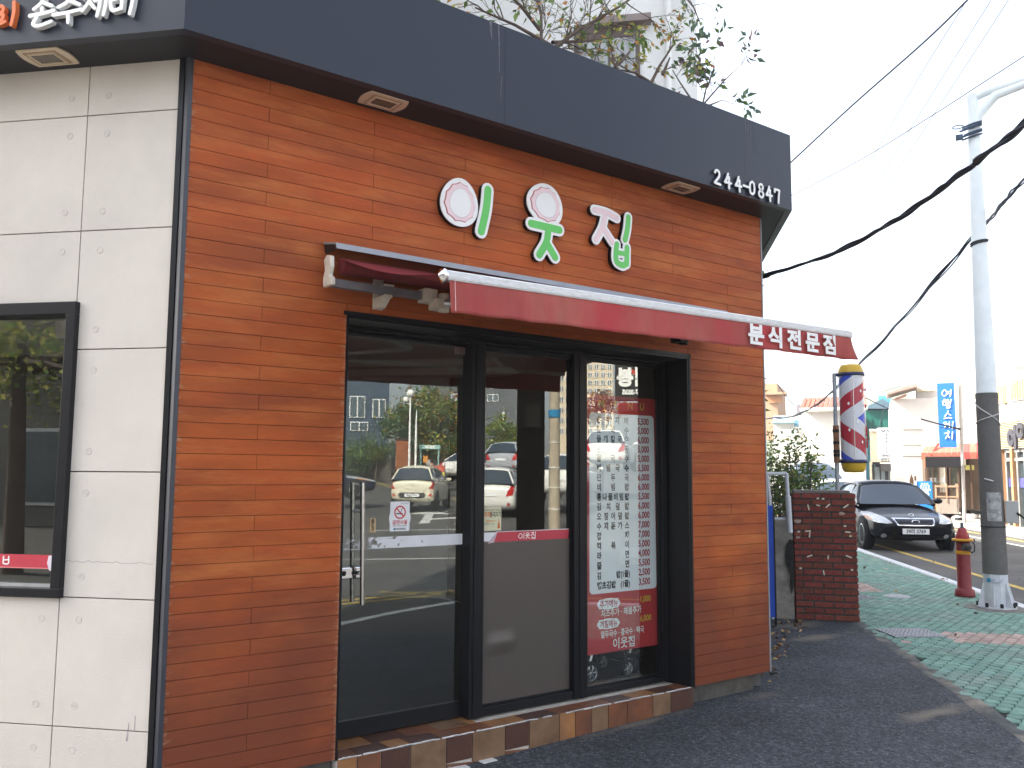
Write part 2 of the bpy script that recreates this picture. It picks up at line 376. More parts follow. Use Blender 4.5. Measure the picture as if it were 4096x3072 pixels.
strip(mb,[onz(0,0,-9).lerp(onz(0,0,-9),0) for _ in range(0)] or lin(Vector((9.3,-16.8,0)),Vector((12.6,-15.4,0))),.15)
strip(mb,lin(Vector((6.0,-10.2,0)),Vector((8.6,-9.0,0))),.12)
# direction arrow on the far carriageway
A0=refl(1713,2061,29); A0.z=0; ad=Vector((.55,-.83,0)).normalized(); an=Vector((ad.y,-ad.x,0))
strip(mb,lin(A0-ad*2.6,A0+ad*1.6,6),.30)
tag(mb.build("white_marking",M_WLN),kind="structure")
mb=MB(); q=[A0+ad*1.5-an*.75,A0+ad*3.4,A0+ad*1.5+an*.75]; mb.add([(p.x,p.y,gz(p.x,p.y)+.006) for p in q],[(0,1,2)])
q=[A0-ad*1.2,A0-ad*.2-an*1.4,A0+ad*.3-an*1.3,A0-ad*.6]; mb.add([(p.x,p.y,gz(p.x,p.y)+.008) for p in q],[(0,1,2,3)])
tag(mb.build("white_arrow_marking",M_WLN),kind="structure")
# wooded hill behind the street
M_HILL=mat("hill_wood",(.10,.13,.07),.95,var=.4,vs=.12,obj=True,col2=(.16,.16,.10),c2s=.05)
mb=MB(); vs=[]; NU,NV=60,14
for i in range(NU+1):
    for j in range(NV+1):
        px=2600+i*(4600-2600)/NU; d=230+j*25
        base=at(px,1905,d); e=max(0,(px-3000)/1000.)
        pk=(1905-(1600-290*min(1.15,e)))/F*330
        hgt=pk*math.sin(min(1,j/9.)*math.pi/2)+noise.noise(Vector((i*.35,j*.4,1)))*5*min(1,j/4.)
        vs.append((base.x,base.y,-1+hgt))
mb.add(vs,[(i*(NV+1)+j,(i+1)*(NV+1)+j,(i+1)*(NV+1)+j+1,i*(NV+1)+j+1) for i in range(NU) for j in range(NV)],0,True)
tag(mb.build("hill",M_HILL),kind="structure")
# ================================================================== the shop
ANG_A=PSI+R(79.688); AD=Vector((math.cos(ANG_A),math.sin(ANG_A),0)); FA=fr((0,0,0),-AD); SDIR=Vector((SQ,SQ,0))
M_WOOD=mat("stained_boards",(.41,.088,.020),.55,var=.16,vs=2.6,bump=.12,bs=26,island=.04,spec=.16,col2=(.27,.062,.018),c2s=1.6,c2t=.55,stretch=(.55,1,2.2))
def wood_detail(m):
    n=m.node_tree.nodes;l=m.node_tree.links;p=n["Principled BSDF"]; cur=p.inputs["Base Color"].links[0].from_socket
    tc=n.new("ShaderNodeTexCoord")
    for (sc,st,th,col,amt) in ((1.0,(1.1,1,5),.53,(.235,.055,.02,1),.72),(1.0,(1.4,1,9),.56,(.52,.165,.045,1),.70),(3.0,(1.2,1,22),.70,(.62,.34,.17,1),.55),(1.0,(9,1,90),.55,(.26,.06,.022,1),.30)):
        mp=n.new("ShaderNodeMapping"); mp.inputs["Scale"].default_value=st; l.new(tc.outputs["Object"],mp.inputs[0])
        nz=n.new("ShaderNodeTexNoise"); nz.inputs["Scale"].default_value=sc; nz.inputs["Detail"].default_value=7; nz.inputs["Roughness"].default_value=.68; l.new(mp.outputs[0],nz.inputs["Vector"])
        mr=n.new("ShaderNodeMapRange"); mr.inputs[1].default_value=th-.08; mr.inputs[2].default_value=th+.12; mr.inputs[3].default_value=0; mr.inputs[4].default_value=amt; l.new(nz.outputs["Fac"],mr.inputs[0])
        mx=n.new("ShaderNodeMix"); mx.data_type='RGBA'; mx.inputs[7].default_value=col; l.new(mr.outputs[0],mx.inputs[0]); l.new(cur,mx.inputs[6]); cur=mx.outputs[2]
    # splash-back grime with a ragged edge along the foot of the wall and bleached worn edges beside the trims
    sx=n.new("ShaderNodeSeparateXYZ"); l.new(tc.outputs["Object"],sx.inputs[0])
    nz=n.new("ShaderNodeTexNoise"); nz.inputs["Scale"].default_value=2.2; nz.inputs["Detail"].default_value=6; l.new(tc.outputs["Object"],nz.inputs["Vector"])
    a=n.new("ShaderNodeMath"); a.operation='MULTIPLY_ADD'; a.inputs[1].default_value=1.5; l.new(nz.outputs["Fac"],a.inputs[0]); l.new(sx.outputs["Z"],a.inputs[2])
    mr=n.new("ShaderNodeMapRange"); mr.inputs[1].default_value=1.05; mr.inputs[2].default_value=1.75; mr.inputs[3].default_value=.85; mr.inputs[4].default_value=0; l.new(a.outputs[0],mr.inputs[0])
    mx=n.new("ShaderNodeMix"); mx.data_type='RGBA'; mx.inputs[7].default_value=(.165,.045,.024,1); l.new(mr.outputs[0],mx.inputs[0]); l.new(cur,mx.inputs[6]); cur=mx.outputs[2]
    mp=n.new("ShaderNodeMapping"); mp.inputs["Scale"].default_value=(1,1,3.5); l.new(tc.outputs["Object"],mp.inputs[0]); nz=n.new("ShaderNodeTexNoise"); nz.inputs["Scale"].default_value=11; nz.inputs["Detail"].default_value=8; nz.inputs["Roughness"].default_value=.75; l.new(mp.outputs[0],nz.inputs["Vector"])
    for x0,sg in ((0.0,1),(.826,-1)):
        d=n.new("ShaderNodeMath"); d.operation='MULTIPLY_ADD'; d.inputs[1].default_value=sg; d.inputs[2].default_value=-sg*x0; l.new(sx.outputs["X"],d.inputs[0])
        a=n.new("ShaderNodeMath"); a.operation='MULTIPLY_ADD'; a.inputs[1].default_value=-.22; l.new(nz.outputs["Fac"],a.inputs[0]); l.new(d.outputs[0],a.inputs[2])
        mr=n.new("ShaderNodeMapRange"); mr.inputs[1].default_value=-.125; mr.inputs[2].default_value=-.095; mr.inputs[3].default_value=.55; mr.inputs[4].default_value=0; l.new(a.outputs[0],mr.inputs[0])
        gt=n.new("ShaderNodeMath"); gt.operation='GREATER_THAN'; gt.inputs[1].default_value=-.001; l.new(d.outputs[0],gt.inputs[0])
        if sg<0:
            lz=n.new("ShaderNodeMath"); lz.operation='LESS_THAN'; lz.inputs[1].default_value=2.2; l.new(sx.outputs["Z"],lz.inputs[0]); g2=n.new("ShaderNodeMath"); g2.operation='MULTIPLY'; l.new(gt.outputs[0],g2.inputs[0]); l.new(lz.outputs[0],g2.inputs[1]); gt=g2
        mu=n.new("ShaderNodeMath"); mu.operation='MULTIPLY'; l.new(mr.outputs[0],mu.inputs[0]); l.new(gt.outputs[0],mu.inputs[1])
        mx=n.new("ShaderNodeMix"); mx.data_type='RGBA'; mx.inputs[7].default_value=(.50,.30,.19,1); l.new(mu.outputs[0],mx.inputs[0]); l.new(cur,mx.inputs[6]); cur=mx.outputs[2]
    l.new(cur,p.inputs["Base Color"])
wood_detail(M_WOOD)
M_PANEL=mat("concrete_panel",(.60,.55,.49),.8,var=.06,vs=2.2,bump=.25,bs=120,island=.02,col2=(.55,.51,.46),c2s=.9,c2t=.55)
M_NAVY=mat("navy_sheet_metal",(.011,.017,.032),.40,.0,spec=.38,var=.12,vs=1.2,bump=.02,bs=3,stretch=(1,1,.12))
M_SOFF=mat("soffit_sheet",(.016,.015,.02),.5,var=.15,vs=3)
M_TILE=mat("step_tile",(.20,.075,.035),.35,var=.2,vs=7,bump=.15,bs=60,col2=(.12,.05,.03),c2s=4)
M_TILE2=mat("step_tile_tan",(.33,.15,.055),.35,var=.2,vs=7,bump=.15,bs=60,col2=(.24,.12,.06),c2s=5)
M_TILE3=mat("step_tile_brown",(.21,.125,.07),.35,var=.2,vs=7,bump=.15,bs=60,col2=(.15,.08,.045),c2s=5)
M_TILE4=mat("step_tile_dark",(.085,.038,.027),.35,var=.2,vs=7,bump=.15,bs=60)
M_GRT=mat("white_grout",(.60,.55,.48),.8,var=.2,vs=30,bump=.5,bs=60)
M_CEMENT=mat("cement_plinth",(.10,.09,.078),.9,var=.3,vs=9,bump=.8,bs=30)
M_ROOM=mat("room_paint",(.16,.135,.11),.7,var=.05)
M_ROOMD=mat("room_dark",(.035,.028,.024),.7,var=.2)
shop=thing("shop_building","single storey corner restaurant with orange timber front, pale concrete side and black canopy","shop")
def W(mb,name,m,**k): return mb.build(name,m,shop,**k)
# concrete wall (frame A)
mb=MB(); zr=[-.25,.265,.83,1.395,1.96,2.525,3.09,3.37]; g=.0025
for (u0,u1) in ((-.535,-.05),(-1.65,-.535),(-2.77,-1.65),(-3.88,-2.77)):
    for a,b in zip(zr[:-1],zr[1:]):
        if u0 in (-1.65,-2.77) and a>.8 and b<2.0: continue  # left opening is out of view, added to brighten the room ceiling
        aa=2.17 if (u0 in (-1.65,-2.77) and a==1.96) else a
        mb.box(u0+g,u1-g,0,.06,aa+g,b-g,0)
mb.box(-3.9,-.51,.05,.1,-.25,.84,1); mb.box(-1.75,-1.66,.05,.1,.84,3.37,1); mb.box(-3.9,-1.75,.05,.1,2.17,3.37,1); mb.box(-3.9,-2.95,.05,.1,.84,2.17,1); mb.box(-1.67,-.05,.05,.1,2.17,3.37,1); mb.box(-.53,-.05,.05,.1,.84,2.17,1)
mb.box(-.53,-.05,.05,.1,-.25,.84,1)
M_JOINT=mat("panel_joint",(.40,.365,.33),.9,var=.1)
wallA=W(mb,"concrete_wall",[M_PANEL,M_JOINT],bevel=.0015); wallA.matrix_world=FA
mb=MB(); random.seed(3)
for jz in zr[1:-1]:
    for uu in (-.43,-.625,-1.545,-1.75):
        for dz in (.093,-.096):
            z=jz+dz
            if uu<-.52 and .80<z<2.2 and uu>-1.65: continue
            mm=Matrix.Translation((uu+random.uniform(-.004,.004),-.0005,z))@Matrix.Rotation(R(90),4,'X')
            mb.lathe([(.0001,.0008),(.0115,.0008),(.0132,.0017),(.0150,.0018),(.0163,.0)],18,0,mm,smooth=False)
o=mb.each("form_tie_mark",mat("tie_hole",(.545,.50,.45),.85,var=.1,vs=50),wallA)
mb=MB(); random.seed(8)   # hairline crack and scuffs
pts=[];u=-.52
while u<-.06: pts.append((u,.99+random.uniform(-.004,.005)));u+=.02
mb.ribbon(pts,.0022,0,-.0006)
mb.ribbon([(-.165,.225),(-.158,.30)],[.010,.003],0,-.0006); mb.ribbon([(-.13,.27),(-.13,.33)],.004,0,-.0007)
mb.each("scuff",mat("scuff",(.33,.29,.30),.9,var=.2,vs=40),wallA)
# window of the concrete wall
wA=MB().build("window",BLK,shop) ; bpy.data.objects.remove(wA)
mb=MB()
for x0,x1,z0,z1 in ((-1.655,-.516,2.125,2.183),(-1.655,-.516,.827,.868),(-.566,-.516,.868,2.125),(-1.655,-1.605,.868,2.125)): mb.box(x0,x1,-.03,.09,z0,z1)
winA=W(mb,"window",BLK,bevel=.003); winA.matrix_world=FA
mb=MB(); mb.box(-1.605,-.566,.045,.051,.868,2.125); mb.build("pane",GLASSA,winA)
mb=MB(); mb.box(-1.605,-.566,.02,.042,.868,.882); mb.build("sill_bar",ALU,winA)
# corner trim
mb=MB(); c0=FA@Vector((-.056,-.014,0)); c1=FA@Vector((-.030,-.014,0)); b0=Vector((-.016,-.010,0)); b1=Vector((.004,-.010,0))
mb.prism([(p.x,p.y) for p in (c0,c1,FA@Vector((-.030,.03,0)),FA@Vector((-.056,.03,0)))],'z',-.25,3.36)
mb.prism([(p.x,p.y) for p in (FA@Vector((-.026,-.010,0)),b0,b1,Vector((.004,.03,0)),FA@Vector((-.026,.03,0)))],'z',-.25,3.36,1)
W(mb,"corner_trim",[BLK,mat("trim_navy",(.03,.033,.045),.4,var=.2,vs=6)])
# timber cladding: real boards, 0.071 m courses
mb=MB(); OX0,OX1,OZ=.826,3.390,2.203; cE=(.38,1.54,2.685,3.815); cO=(.96,2.115,3.25)
random.seed(11)
def board(x0,x1,z0,z1):
    if x1-x0<.01 or z1-z0<.008: return
    d=random.uniform(-.0012,.0012); mb.box(x0+.0012,x1-.0012,d,.02,z0+.0013,z1-.0013)
j=0;z=3.334
while z>.02:
    z0=max(.002,z-.0713); xs=[.006]+list(cE if j%2==0 else cO)+[4.205]
    for a,b in zip(xs[:-1],xs[1:]):
        if z0>=OZ: board(a,b,z0,z)
        else:
            zt=z
            if z>OZ:  # course cut round the opening head
                board(a,min(b,OX0),z0,z); board(max(a,OX1),b,z0,z); board(max(a,OX0),min(b,OX1),OZ,z)
            else: board(a,min(b,OX0),z0,z); board(max(a,OX1),b,z0,z)
    z=z0 if z0>.002 else 0; j+=1
wallB=W(mb,"timber_wall",[M_WOOD])
mb=MB()
for x0,x1,z0,z1 in ((0.004,.822,.0,3.34),(3.394,4.20,.0,3.34),(.822,3.394,2.207,3.34)): mb.box(x0,x1,.018,.10,z0,z1)
W(mb,"backing_board",mat("backing",(.03,.014,.01),.9,var=.2))
mb=MB(); mb.box(4.206,4.218,-.004,.05,.0,3.33,0); mb.box(4.2185,4.226,.004,.06,.02,3.33,1); W(mb,"edge_trim",[mat("edge_grey",(.30,.29,.30),.5,var=.15),BLK])
mb=MB(); mb.box(3.395,4.10,.06,.2,-.24,.0); mb.box(.2,.83,.04,.2,-.3,-.001); mb.each("plinth",M_CEMENT,shop,.012)
# side wall along the street
sw=MB(); sw.box(.03,5.2,.02,.15,.0,3.37,0); sw.box(.05,5.2,.06,.15,-.25,-.0005,0); o=W(sw,"side_wall",mat("side_plaster",(.16,.15,.14),.85,var=.1)); o.matrix_world=fr((4.222,.012,0),SDIR)
# canopy: fascia, soffit, roof
ol=lambda off: None
PA_out=AD*4.4; outA=(FA@Vector((-4.4,-.27,0))); cAB=Vector((-.117,-.27,0)); cBC=Vector((4.228,-.27,0)); outC=cBC+SDIR*5.0
outA_i=(FA@Vector((-4.4,-.22,0))); cAB_i=Vector((-.096,-.22,0)); cBC_i=Vector((4.207,-.22,0)); outC_i=outC+Vector((-SQ,SQ,0))*.05
mb=MB(); O=[outA,cAB,cBC,outC]; I=[outA_i,cAB_i,cBC_i,outC_i]
for k in range(3):
    q=[O[k],O[k+1],I[k+1],I[k]]; mb.prism([(p.x,p.y) for p in q],'z',3.33,3.90)
W(mb,"fascia",M_NAVY)
mb=MB(); random.seed(2)
for x,wd_,z0,z1 in ((1.62,.0025,3.33,3.9),): mb.box(x,x+wd_,-.2706,-.2690,z0,z1)
mb.each("panel_seam",mat("seam_dark",(.02,.024,.033),.6,var=.1),shop)
mb=MB()
for x,w_,z0,z1 in ((1.575,.010,3.62,3.895),(1.60,.005,3.45,3.6),(3.71,.008,3.55,3.895),(3.735,.006,3.60,3.86),(3.80,.005,3.7,3.89),(3.70,.004,3.45,3.6),(3.85,.004,3.66,3.72),(1.52,.02,3.80,3.897)):
    mb.ribbon([(x,z1),(x+random.uniform(-.006,.006),(z0+z1)/2),(x+random.uniform(-.008,.008),z0)],[w_,w_*.3],-.27,-.2706-.0001*len(mb.f)/40)
mb.each("rust_streak",mat("streak",(.11,.115,.13),.7,var=.4,vs=30),shop)
sf=MB(); Wl=[FA@Vector((-4.4,.05,0)),Vector((0,.03,0)),Vector((4.18,.03,0)),Vector((4.18,.03,0))+SDIR*5]
for k in range(3):
    q=[I[k],I[k+1],Wl[k+1],Wl[k]]; sf.prism([(p.x,p.y) for p in q],'z',3.334,3.36)
W(sf,"soffit",M_SOFF)
mb=MB(); back=[Vector((4.2,0,0))+SDIR*5,Vector((1.0,6.2,0)),FA@Vector((-4.4,2.5,0))]
mb.prism([(p.x,p.y) for p in (outA_i,cAB_i,cBC_i,outC_i,Vector((5.0,6.2,0)),Vector((-2.2,5.2,0)))],'z',3.60,3.66); W(mb,"roof",M_CEMENT)
# threshold step with fired clay tiles
mb=MB(); mb.box(.832,3.385,.0,.42,-.3,-.006,4); fx=[.835,.93,1.03,1.15,1.315,1.435,1.585,1.69,1.86,1.945,2.06,2.22,2.33,2.52,2.62,2.74,2.84,2.955,3.06,3.19,3.387]
seq=[1,0,3,2,3,2,3,2,1,0,2,0,3,2,0,1,2,0,2,0,2,1]; random.seed(4)
fx=[.835,.94,1.075,1.245,1.463,1.629,1.849,2.018,2.24,2.361,2.49,2.625,2.787,3.007,3.173,3.387]; seq=[1,0,3,2,3,2,3,2,1,0,2,0,0,2,3,2]
for i,(a,b) in enumerate(zip(fx[:-1],fx[1:])):
    k=seq[i%len(seq)]; mb.box(a+.003,b-.003,-.010,.0005,-.155 if i!=4 and i!=6 else -.13,.0045,k)
    if i in (4,6): mb.prism([(a+.003,-.135),(b-.003,-.15),(b-.003,-.19),(a+.003,-.19)],'y',-.010,.0005,0)
x=.835
i=0
while x<3.37:
    wd_=random.choice([.12,.18,.22]); b=min(3.387,x+wd_); d=random.choice([0,3,1,0,3])
    if b-x>.04: mb.box(x+.002,b-.002,.0035,.13,-.004,.004,[0,3,1,3,0][i%5] if random.random()<.8 else 1)
    x=b;i+=1
x=.9;i=0
while x<1.75:
    wd_=random.choice([.14,.2]); b=min(1.76,x+wd_); mb.box(x+.002,b-.002,.133,.34,-.004,.0035,[1,3,0,2][i%4]); x=b;i+=1
W(mb,"threshold_step",[M_TILE,M_TILE2,M_TILE3,M_TILE4,M_GRT],bevel=.0015)
mb=MB(); random.seed(9)     # smears of white sealant along the joints
for k in range(190):
    x=random.uniform(.84,3.36); z=random.choice([.005,.005,.005,-.15])
    mb.box(x,x+random.uniform(.01,.07),-.0125,-.004,z-.004,z+random.uniform(.001,.005)) if z>0 else mb.box(x,x+random.uniform(.03,.1),-.03-random.random()*.03,-.008,-.175,-.158+random.uniform(0,.006))
o=W(mb,"sealant",mat("sealant",(.66,.65,.63),.6,var=.1,vs=40),bevel=.002); o["kind"]="stuff"
# opening reveal and glazed front (door at y .27, fixed panes at y .24)
mb=MB(); mb.box(.828,.838,.0,.45,.0,2.2); mb.box(3.375,3.3895,-.002,.24,.0,2.2); mb.box(.828,3.3895,-.002,.5,2.188,2.2025)
mb.box(3.39,3.41,-.006,.02,-.0,2.225); mb.box(.81,3.41,-.006,.02,2.2035,2.225)
W(mb,"door_surround",[BLK])
mb=MB(); mb.box(1.738,1.835,.195,.30,.006,2.17); mb.box(2.53,2.64,.195,.28,.006,2.17); mb.box(3.338,3.374,.195,.28,.006,2.187)
mb.box(.838,.915,.235,.30,.006,2.187); mb.box(1.762,1.80,.188,.195,.006,2.17); mb.box(2.57,2.602,.188,.195,.006,2.17); mb.box(3.350,3.356,.188,.195,.01,2.187)
mb.box(.838,3.372,.20,.31,2.168,2.187)
mb.box(1.835,2.53,.205,.28,.006,.055); mb.box(2.64,3.338,.205,.28,.006,.045); mb.box(1.835,2.53,.225,.28,2.15,2.168); mb.box(2.64,3.338,.225,.28,2.15,2.168)
W(mb,"shopfront_frame",BLK,bevel=.003)
dr=MB(); dr.box(.918,1.735,.262,.298,.010,.098); dr.box(.918,1.735,.262,.298,2.150,2.166); dr.box(.918,.94,.262,.298,.098,2.15)
door=W(dr,"entrance_door",BLK,bevel=.003)
MB().box(.94,1.735,.275,.283,.098,2.15).build("pane",GLASS,door)
mb=MB(); mb.box(1.655,1.735,.266,.275,2.10,2.15); mb.build("pivot_patch",mat("patch_bronze",(.22,.15,.14),.4,.4,var=.1),door,bevel=.004)
for yo in (.215,.335):
    mb=MB(); mb.tube([(1.062,yo,.70),(1.047,yo,1.345)],.0125,16)
    for zz in (.86,1.19): mb.tube([(1.056,yo,zz),(1.056,.272 if yo<.27 else .286,zz)],.008,10)
    mb.build("handle",STEEL,door)
mb=MB(); mb.box(.942,1.095,.262,.275,.832,.895); lk=mb.build("lock",CHROME,door,bevel=.006)
mb=MB(); mb.lathe([(.0,.004),(.012,.004),(.014,0)],20,0,T(.975,.262,.864)@Matrix.Rotation(R(90),4,'X')); mb.box(1.02,1.065,.259,.262,.857,.872); mb.build("keyhole",DARK,lk)
# fixed panes
for nm,x0,x1,z0 in (("window",1.835,2.53,.055),("window",2.64,3.338,.045)):
    mb=MB()
    for a,b,c,d in ((x0,x0+.012,z0,2.15),(x1-.012,x1,z0,2.15),(x0+.012,x1-.012,2.138,2.15),(x0+.012,x1-.012,z0,z0+.012)): mb.box(a,b,.228,.252,c,d)
    wn=W(mb,nm,BLK); MB().box(x0+.012,x1-.012,.236,.243,z0+.012,2.138).build("pane",GLASS,wn)
    if x0<2:
        mb=MB(); N=26; vs=[];fs=[]     # smoked film with a bulge of trapped air
        for i in range(N+1):
            for j in range(N+1):
                x=x0+.012+(x1-x0-.024)*i/N; z=z0+.012+(.992-z0-.012)*j/N
                bx=max(0,1-abs(x-1.985)/.12)*(1 if x>1.88 else 0); bz=max(0,1-abs(z-.40)/.05)
                y=.232-.022*min(1,bx*2)*bz**1.2
                vs.append((x,y,z))
        fs=[(i*(N+1)+j,(i+1)*(N+1)+j,(i+1)*(N+1)+j+1,i*(N+1)+j+1) for i in range(N) for j in range(N)]
        mb.add(vs,fs,0,True); mb.build("smoked_film",mat("smoked_film",(.082,.068,.060),.28,.0,var=.06,vs=3,spec=.6),wn)
# room
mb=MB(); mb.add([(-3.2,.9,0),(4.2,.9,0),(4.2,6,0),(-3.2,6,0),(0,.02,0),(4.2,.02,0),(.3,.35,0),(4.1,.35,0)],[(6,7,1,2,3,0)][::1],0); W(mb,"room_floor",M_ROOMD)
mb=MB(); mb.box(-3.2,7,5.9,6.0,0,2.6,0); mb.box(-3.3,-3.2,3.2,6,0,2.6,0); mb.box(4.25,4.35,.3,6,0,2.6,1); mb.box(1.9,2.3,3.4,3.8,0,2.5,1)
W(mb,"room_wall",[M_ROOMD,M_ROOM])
FI=fr((2.35,3.25,0),-AD)     # coffered ceiling turned to the side street
mb=MB(); mb.prism([(.22,.36),(4.2,.36),(4.2,5.9),(-3.1,5.9),(-2.9,3.35),(.05,.36)],'z',2.56,2.62)
for x0,x1,y0,y1 in ((-1.75,-1.45,-1.55,1.55),(1.45,1.75,-1.55,1.55),(-1.45,1.45,-1.55,-1.25),(-1.45,1.45,1.25,1.55)): mb.box(x0,x1,y0,y1,2.42,2.559,0,FI)
for x0,x1,y0,y1 in ((-1.45,-1.25,-1.25,1.25),(1.25,1.45,-1.25,1.25),(-1.25,1.25,-1.25,-1.05),(-1.25,1.25,1.05,1.25)): mb.box(x0,x1,y0,y1,2.49,2.5585,0,FI)
W(mb,"room_ceiling",mat("room_ceiling_paint",(.82,.77,.70),.8,var=.03))
for px,py in ((1762,1422),(1858,1540)):
    q=onz(px,py,2.558); 
    mb=MB(); mb.lathe([(.0,0),(.05,0),(.06,-.006),(.075,-.008),(.08,0)],20,0); o=mb.build("downlight",mat("downlight_rim",(.7,.68,.62),.3,.2,var=0)); o.location=(q.x,q.y,2.558)
    tag(o,"round recessed downlight in the room ceiling, "+("nearer the glass door top" if py<1500 else "further back above the middle pane"),"ceiling light","downlights seen through the shop glass")
# ================================================================== white building behind the shop
M_WALLW=mat("white_render",(.84,.84,.82),.85,var=.06,vs=.8,col2=(.76,.76,.74),c2s=.5)
M_WINF=mat("window_frame_white",(.70,.70,.70),.5,var=.05)
M_PANE=mat("far_window_glass",(.09,.12,.14),.08,var=.2,vs=.6,spec=.8)
def loc(M,px,py,y=0.0):                         # local coordinates on the plane y of frame M hit by a pixel's ray
    Mi=M.inverted(); o=Mi@CAM; d=Mi.to_3x3()@ray(px,py); t=(y-o.y)/d.y; return o+d*t
_q=at(2690,150,10); MAP=fr((_q.x,_q.y,0),-AD)
ap=thing("apartment_building","tall white rendered block rising behind the black canopy with one brown framed window","building",MAP)
mb=MB(); mb.box(-7,0,0,3.2,-.3,13.5,0); mb.box(0,.28,.3,2.6,-.3,13.2,0); mb.box(-8,-.1,3.62,12.5,-.3,6.0,0); mb.build("wall",M_WALLW,ap)  # low rear box: unseen, added to shade the street and leave a sunlit gap
a,b=loc(MAP,2297,110),loc(MAP,2562,470); c=loc(MAP,2440,95)
mb=MB(); mb.box(a.x,b.x,-.03,.05,b.z-.6,c.z,0); fw=mb.build("window",mat("win_brown_frame",(.16,.13,.12),.6,var=.1),ap)
mb=MB(); w2=b.x-a.x; mb.box(a.x+.06,a.x+w2*.52,-.045,-.028,b.z-.55,c.z-.2); mb.box(a.x+w2*.56,b.x-.05,-.045,-.028,b.z-.55,c.z-.2); mb.build("pane",[mat("curtain_glass",(.40,.41,.41),.12,var=.3,vs=1.5,stretch=(6,1,.3))],fw)
c1,c2=loc(MAP,2380,110),loc(MAP,2605,80); mb=MB(); mb.box(c1.x,c2.x,-.14,.02,c2.z-.06,c2.z+.02); mb.build("lintel",mat("lintel",(.30,.25,.23),.8,var=.1),ap)
p_=loc(MAP,2672,150); mb=MB(); mb.tube([(p_.x,-.06,-.2),(p_.x,-.06,13.5)],.035,10); mb.build("downpipe",M_WALLW,ap)
mb=MB(); mb.box(-4.1,2.2,2.0,9,3.67,12.5); mb.build("unseen_shade_block",M_WALLW,shop)  # unseen tall block, added for the shade it throws over front and road
# ================================================================== awning over the door
M_RED=mat("awning_red",(.22,.022,.032),.65,var=.15,vs=4,bump=.2,bs=300,col2=(.18,.04,.035),c2s=1.6,c2t=.5,transl=.06)
M_REDV=mat("awning_valance_cloth",(.44,.045,.06),.8,spec=.08,var=.16,vs=5,bump=.25,bs=260,col2=(.38,.13,.10),c2s=1.3,c2t=.5,stretch=(1,1,.35),transl=.08)
aw=thing("awning","dark red folding arm awning over the shop door with white bar and worn scalloped valance","awning",T(0,0,0))
mb=MB(); mb.prism([(-.003,2.563),(-.15,2.530),(-.165,2.498),(-.158,2.498),(-.146,2.522),(-.003,2.552)],'x',.685,3.63); 
o=mb.build("hood",mat("hood_grey",(.30,.31,.33),.4,.3,var=.1,vs=8),aw)
mb=MB(); mb.prism([(-.004,2.550),(-.147,2.523),(-.158,2.500),(-.02,2.50)],'x',.688,.700); mb.build("hood_end",BLK,aw)
mb=MB(); mb.tube([(.74,-.10,2.428),(3.56,-.10,2.428)],.040,20); mb.build("roller",M_RED,aw)
mb=MB(); N,K=30,8; vs=[]
for i in range(N+1):
    for j in range(K+1):
        u=i/N; t=j/K; x=.725+(3.56-.725)*u; xe=.735+(3.575-.735)*u
        y=-.10-1.0*t; z=2.468+(2.205+.04*u-2.468)*t-.035*math.sin(math.pi*t)*(1+.15*math.sin(u*9))
        vs.append((x+(xe-x)*t,y,z))
mb.add(vs,[(i*(K+1)+j,i*(K+1)+j+1,(i+1)*(K+1)+j+1,(i+1)*(K+1)+j) for i in range(N) for j in range(K)],0,True); mb.build("fabric",M_RED,aw)
mb=MB(); prof=[(-.022,-.020),(-.026,-.008),(-.026,.012),(-.014,.022),(.016,.022),(.022,.0),(.014,-.020)]
def barM(x): return 2.197+(x-.717)/(3.582-.717)*.044
vs=[];n=len(prof)
for x in (.73,3.582): vs+=[(x,-1.1+p[0],barM(x)+p[1]) for p in prof]
mb.add(vs,[list(range(n)),list(range(n,2*n))[::-1]]+[(i,n+i,n+(i+1)%n,(i+1)%n) for i in range(n)])
for k in range(4):   # extruded ridges of the bar
    z0=-.014+k*.008; vs=[]
    for x in (.733,3.58): vs+=[(x,-1.127,barM(x)+z0),(x,-1.127,barM(x)+z0+.004),(x,-1.124,barM(x)+z0),(x,-1.124,barM(x)+z0+.004)]
    mb.add(vs,[(0,1,5,4),(1,3,7,5),(0,4,6,2),(0,2,3,1),(4,5,7,6)])
mb.build("front_bar",mat("bar_white",(.66,.66,.66),.4,.1,var=.14,vs=30,col2=(.45,.44,.42),c2s=14,c2t=.68,stretch=(1,1,4)),aw)
mb=MB(); mb.lathe([(.0,.026),(.008,.025),(.010,.021),(.018,.019),(.022,.012),(.030,.010),(.031,-.004),(.026,-.006),(.026,-.014)],24,0,T(.722,-1.1,barM(.717))@Matrix.Rotation(R(-90),4,'Y')); mb.build("end_cap",CHROME,aw)
mb=MB(); mb.lathe([(.0,.012),(.022,.010),(.026,0)],20,0,T(3.584,-1.1,barM(3.58))@Matrix.Rotation(R(90),4,'Y')); mb.build("end_cap",mat("cap_grey",(.55,.55,.55),.4),aw)
mb=MB(); N,K=120,8; vs=[]; random.seed(21)
def valy(u,t): 
    f=.005*math.sin(u*21+1)+.004*math.sin(u*47)+.003*math.sin(u*90+2); 
    return -1.118-.012*t+f*t*t*.9-(.02*max(0,(u-.97))/.03*t*t if u>.97 else 0)
for i in range(N+1):
    for j in range(K+1):
        u=i/N;t=j/K; x=.737+(3.575-.737)*u+(.020*t**1.5 if u>.985 else 0)+(.006*t if u<.01 else 0); zt=barM(x)-.018; zb=2.044+.041*u+.0015*math.sin(u*70)+random.uniform(-.0012,.0012)
        vs.append((x,valy(u,t),zt+(zb-zt)*t))
mb.add(vs,[(i*(K+1)+j,i*(K+1)+j+1,(i+1)*(K+1)+j+1,(i+1)*(K+1)+j) for i in range(N) for j in range(K)],0,True)
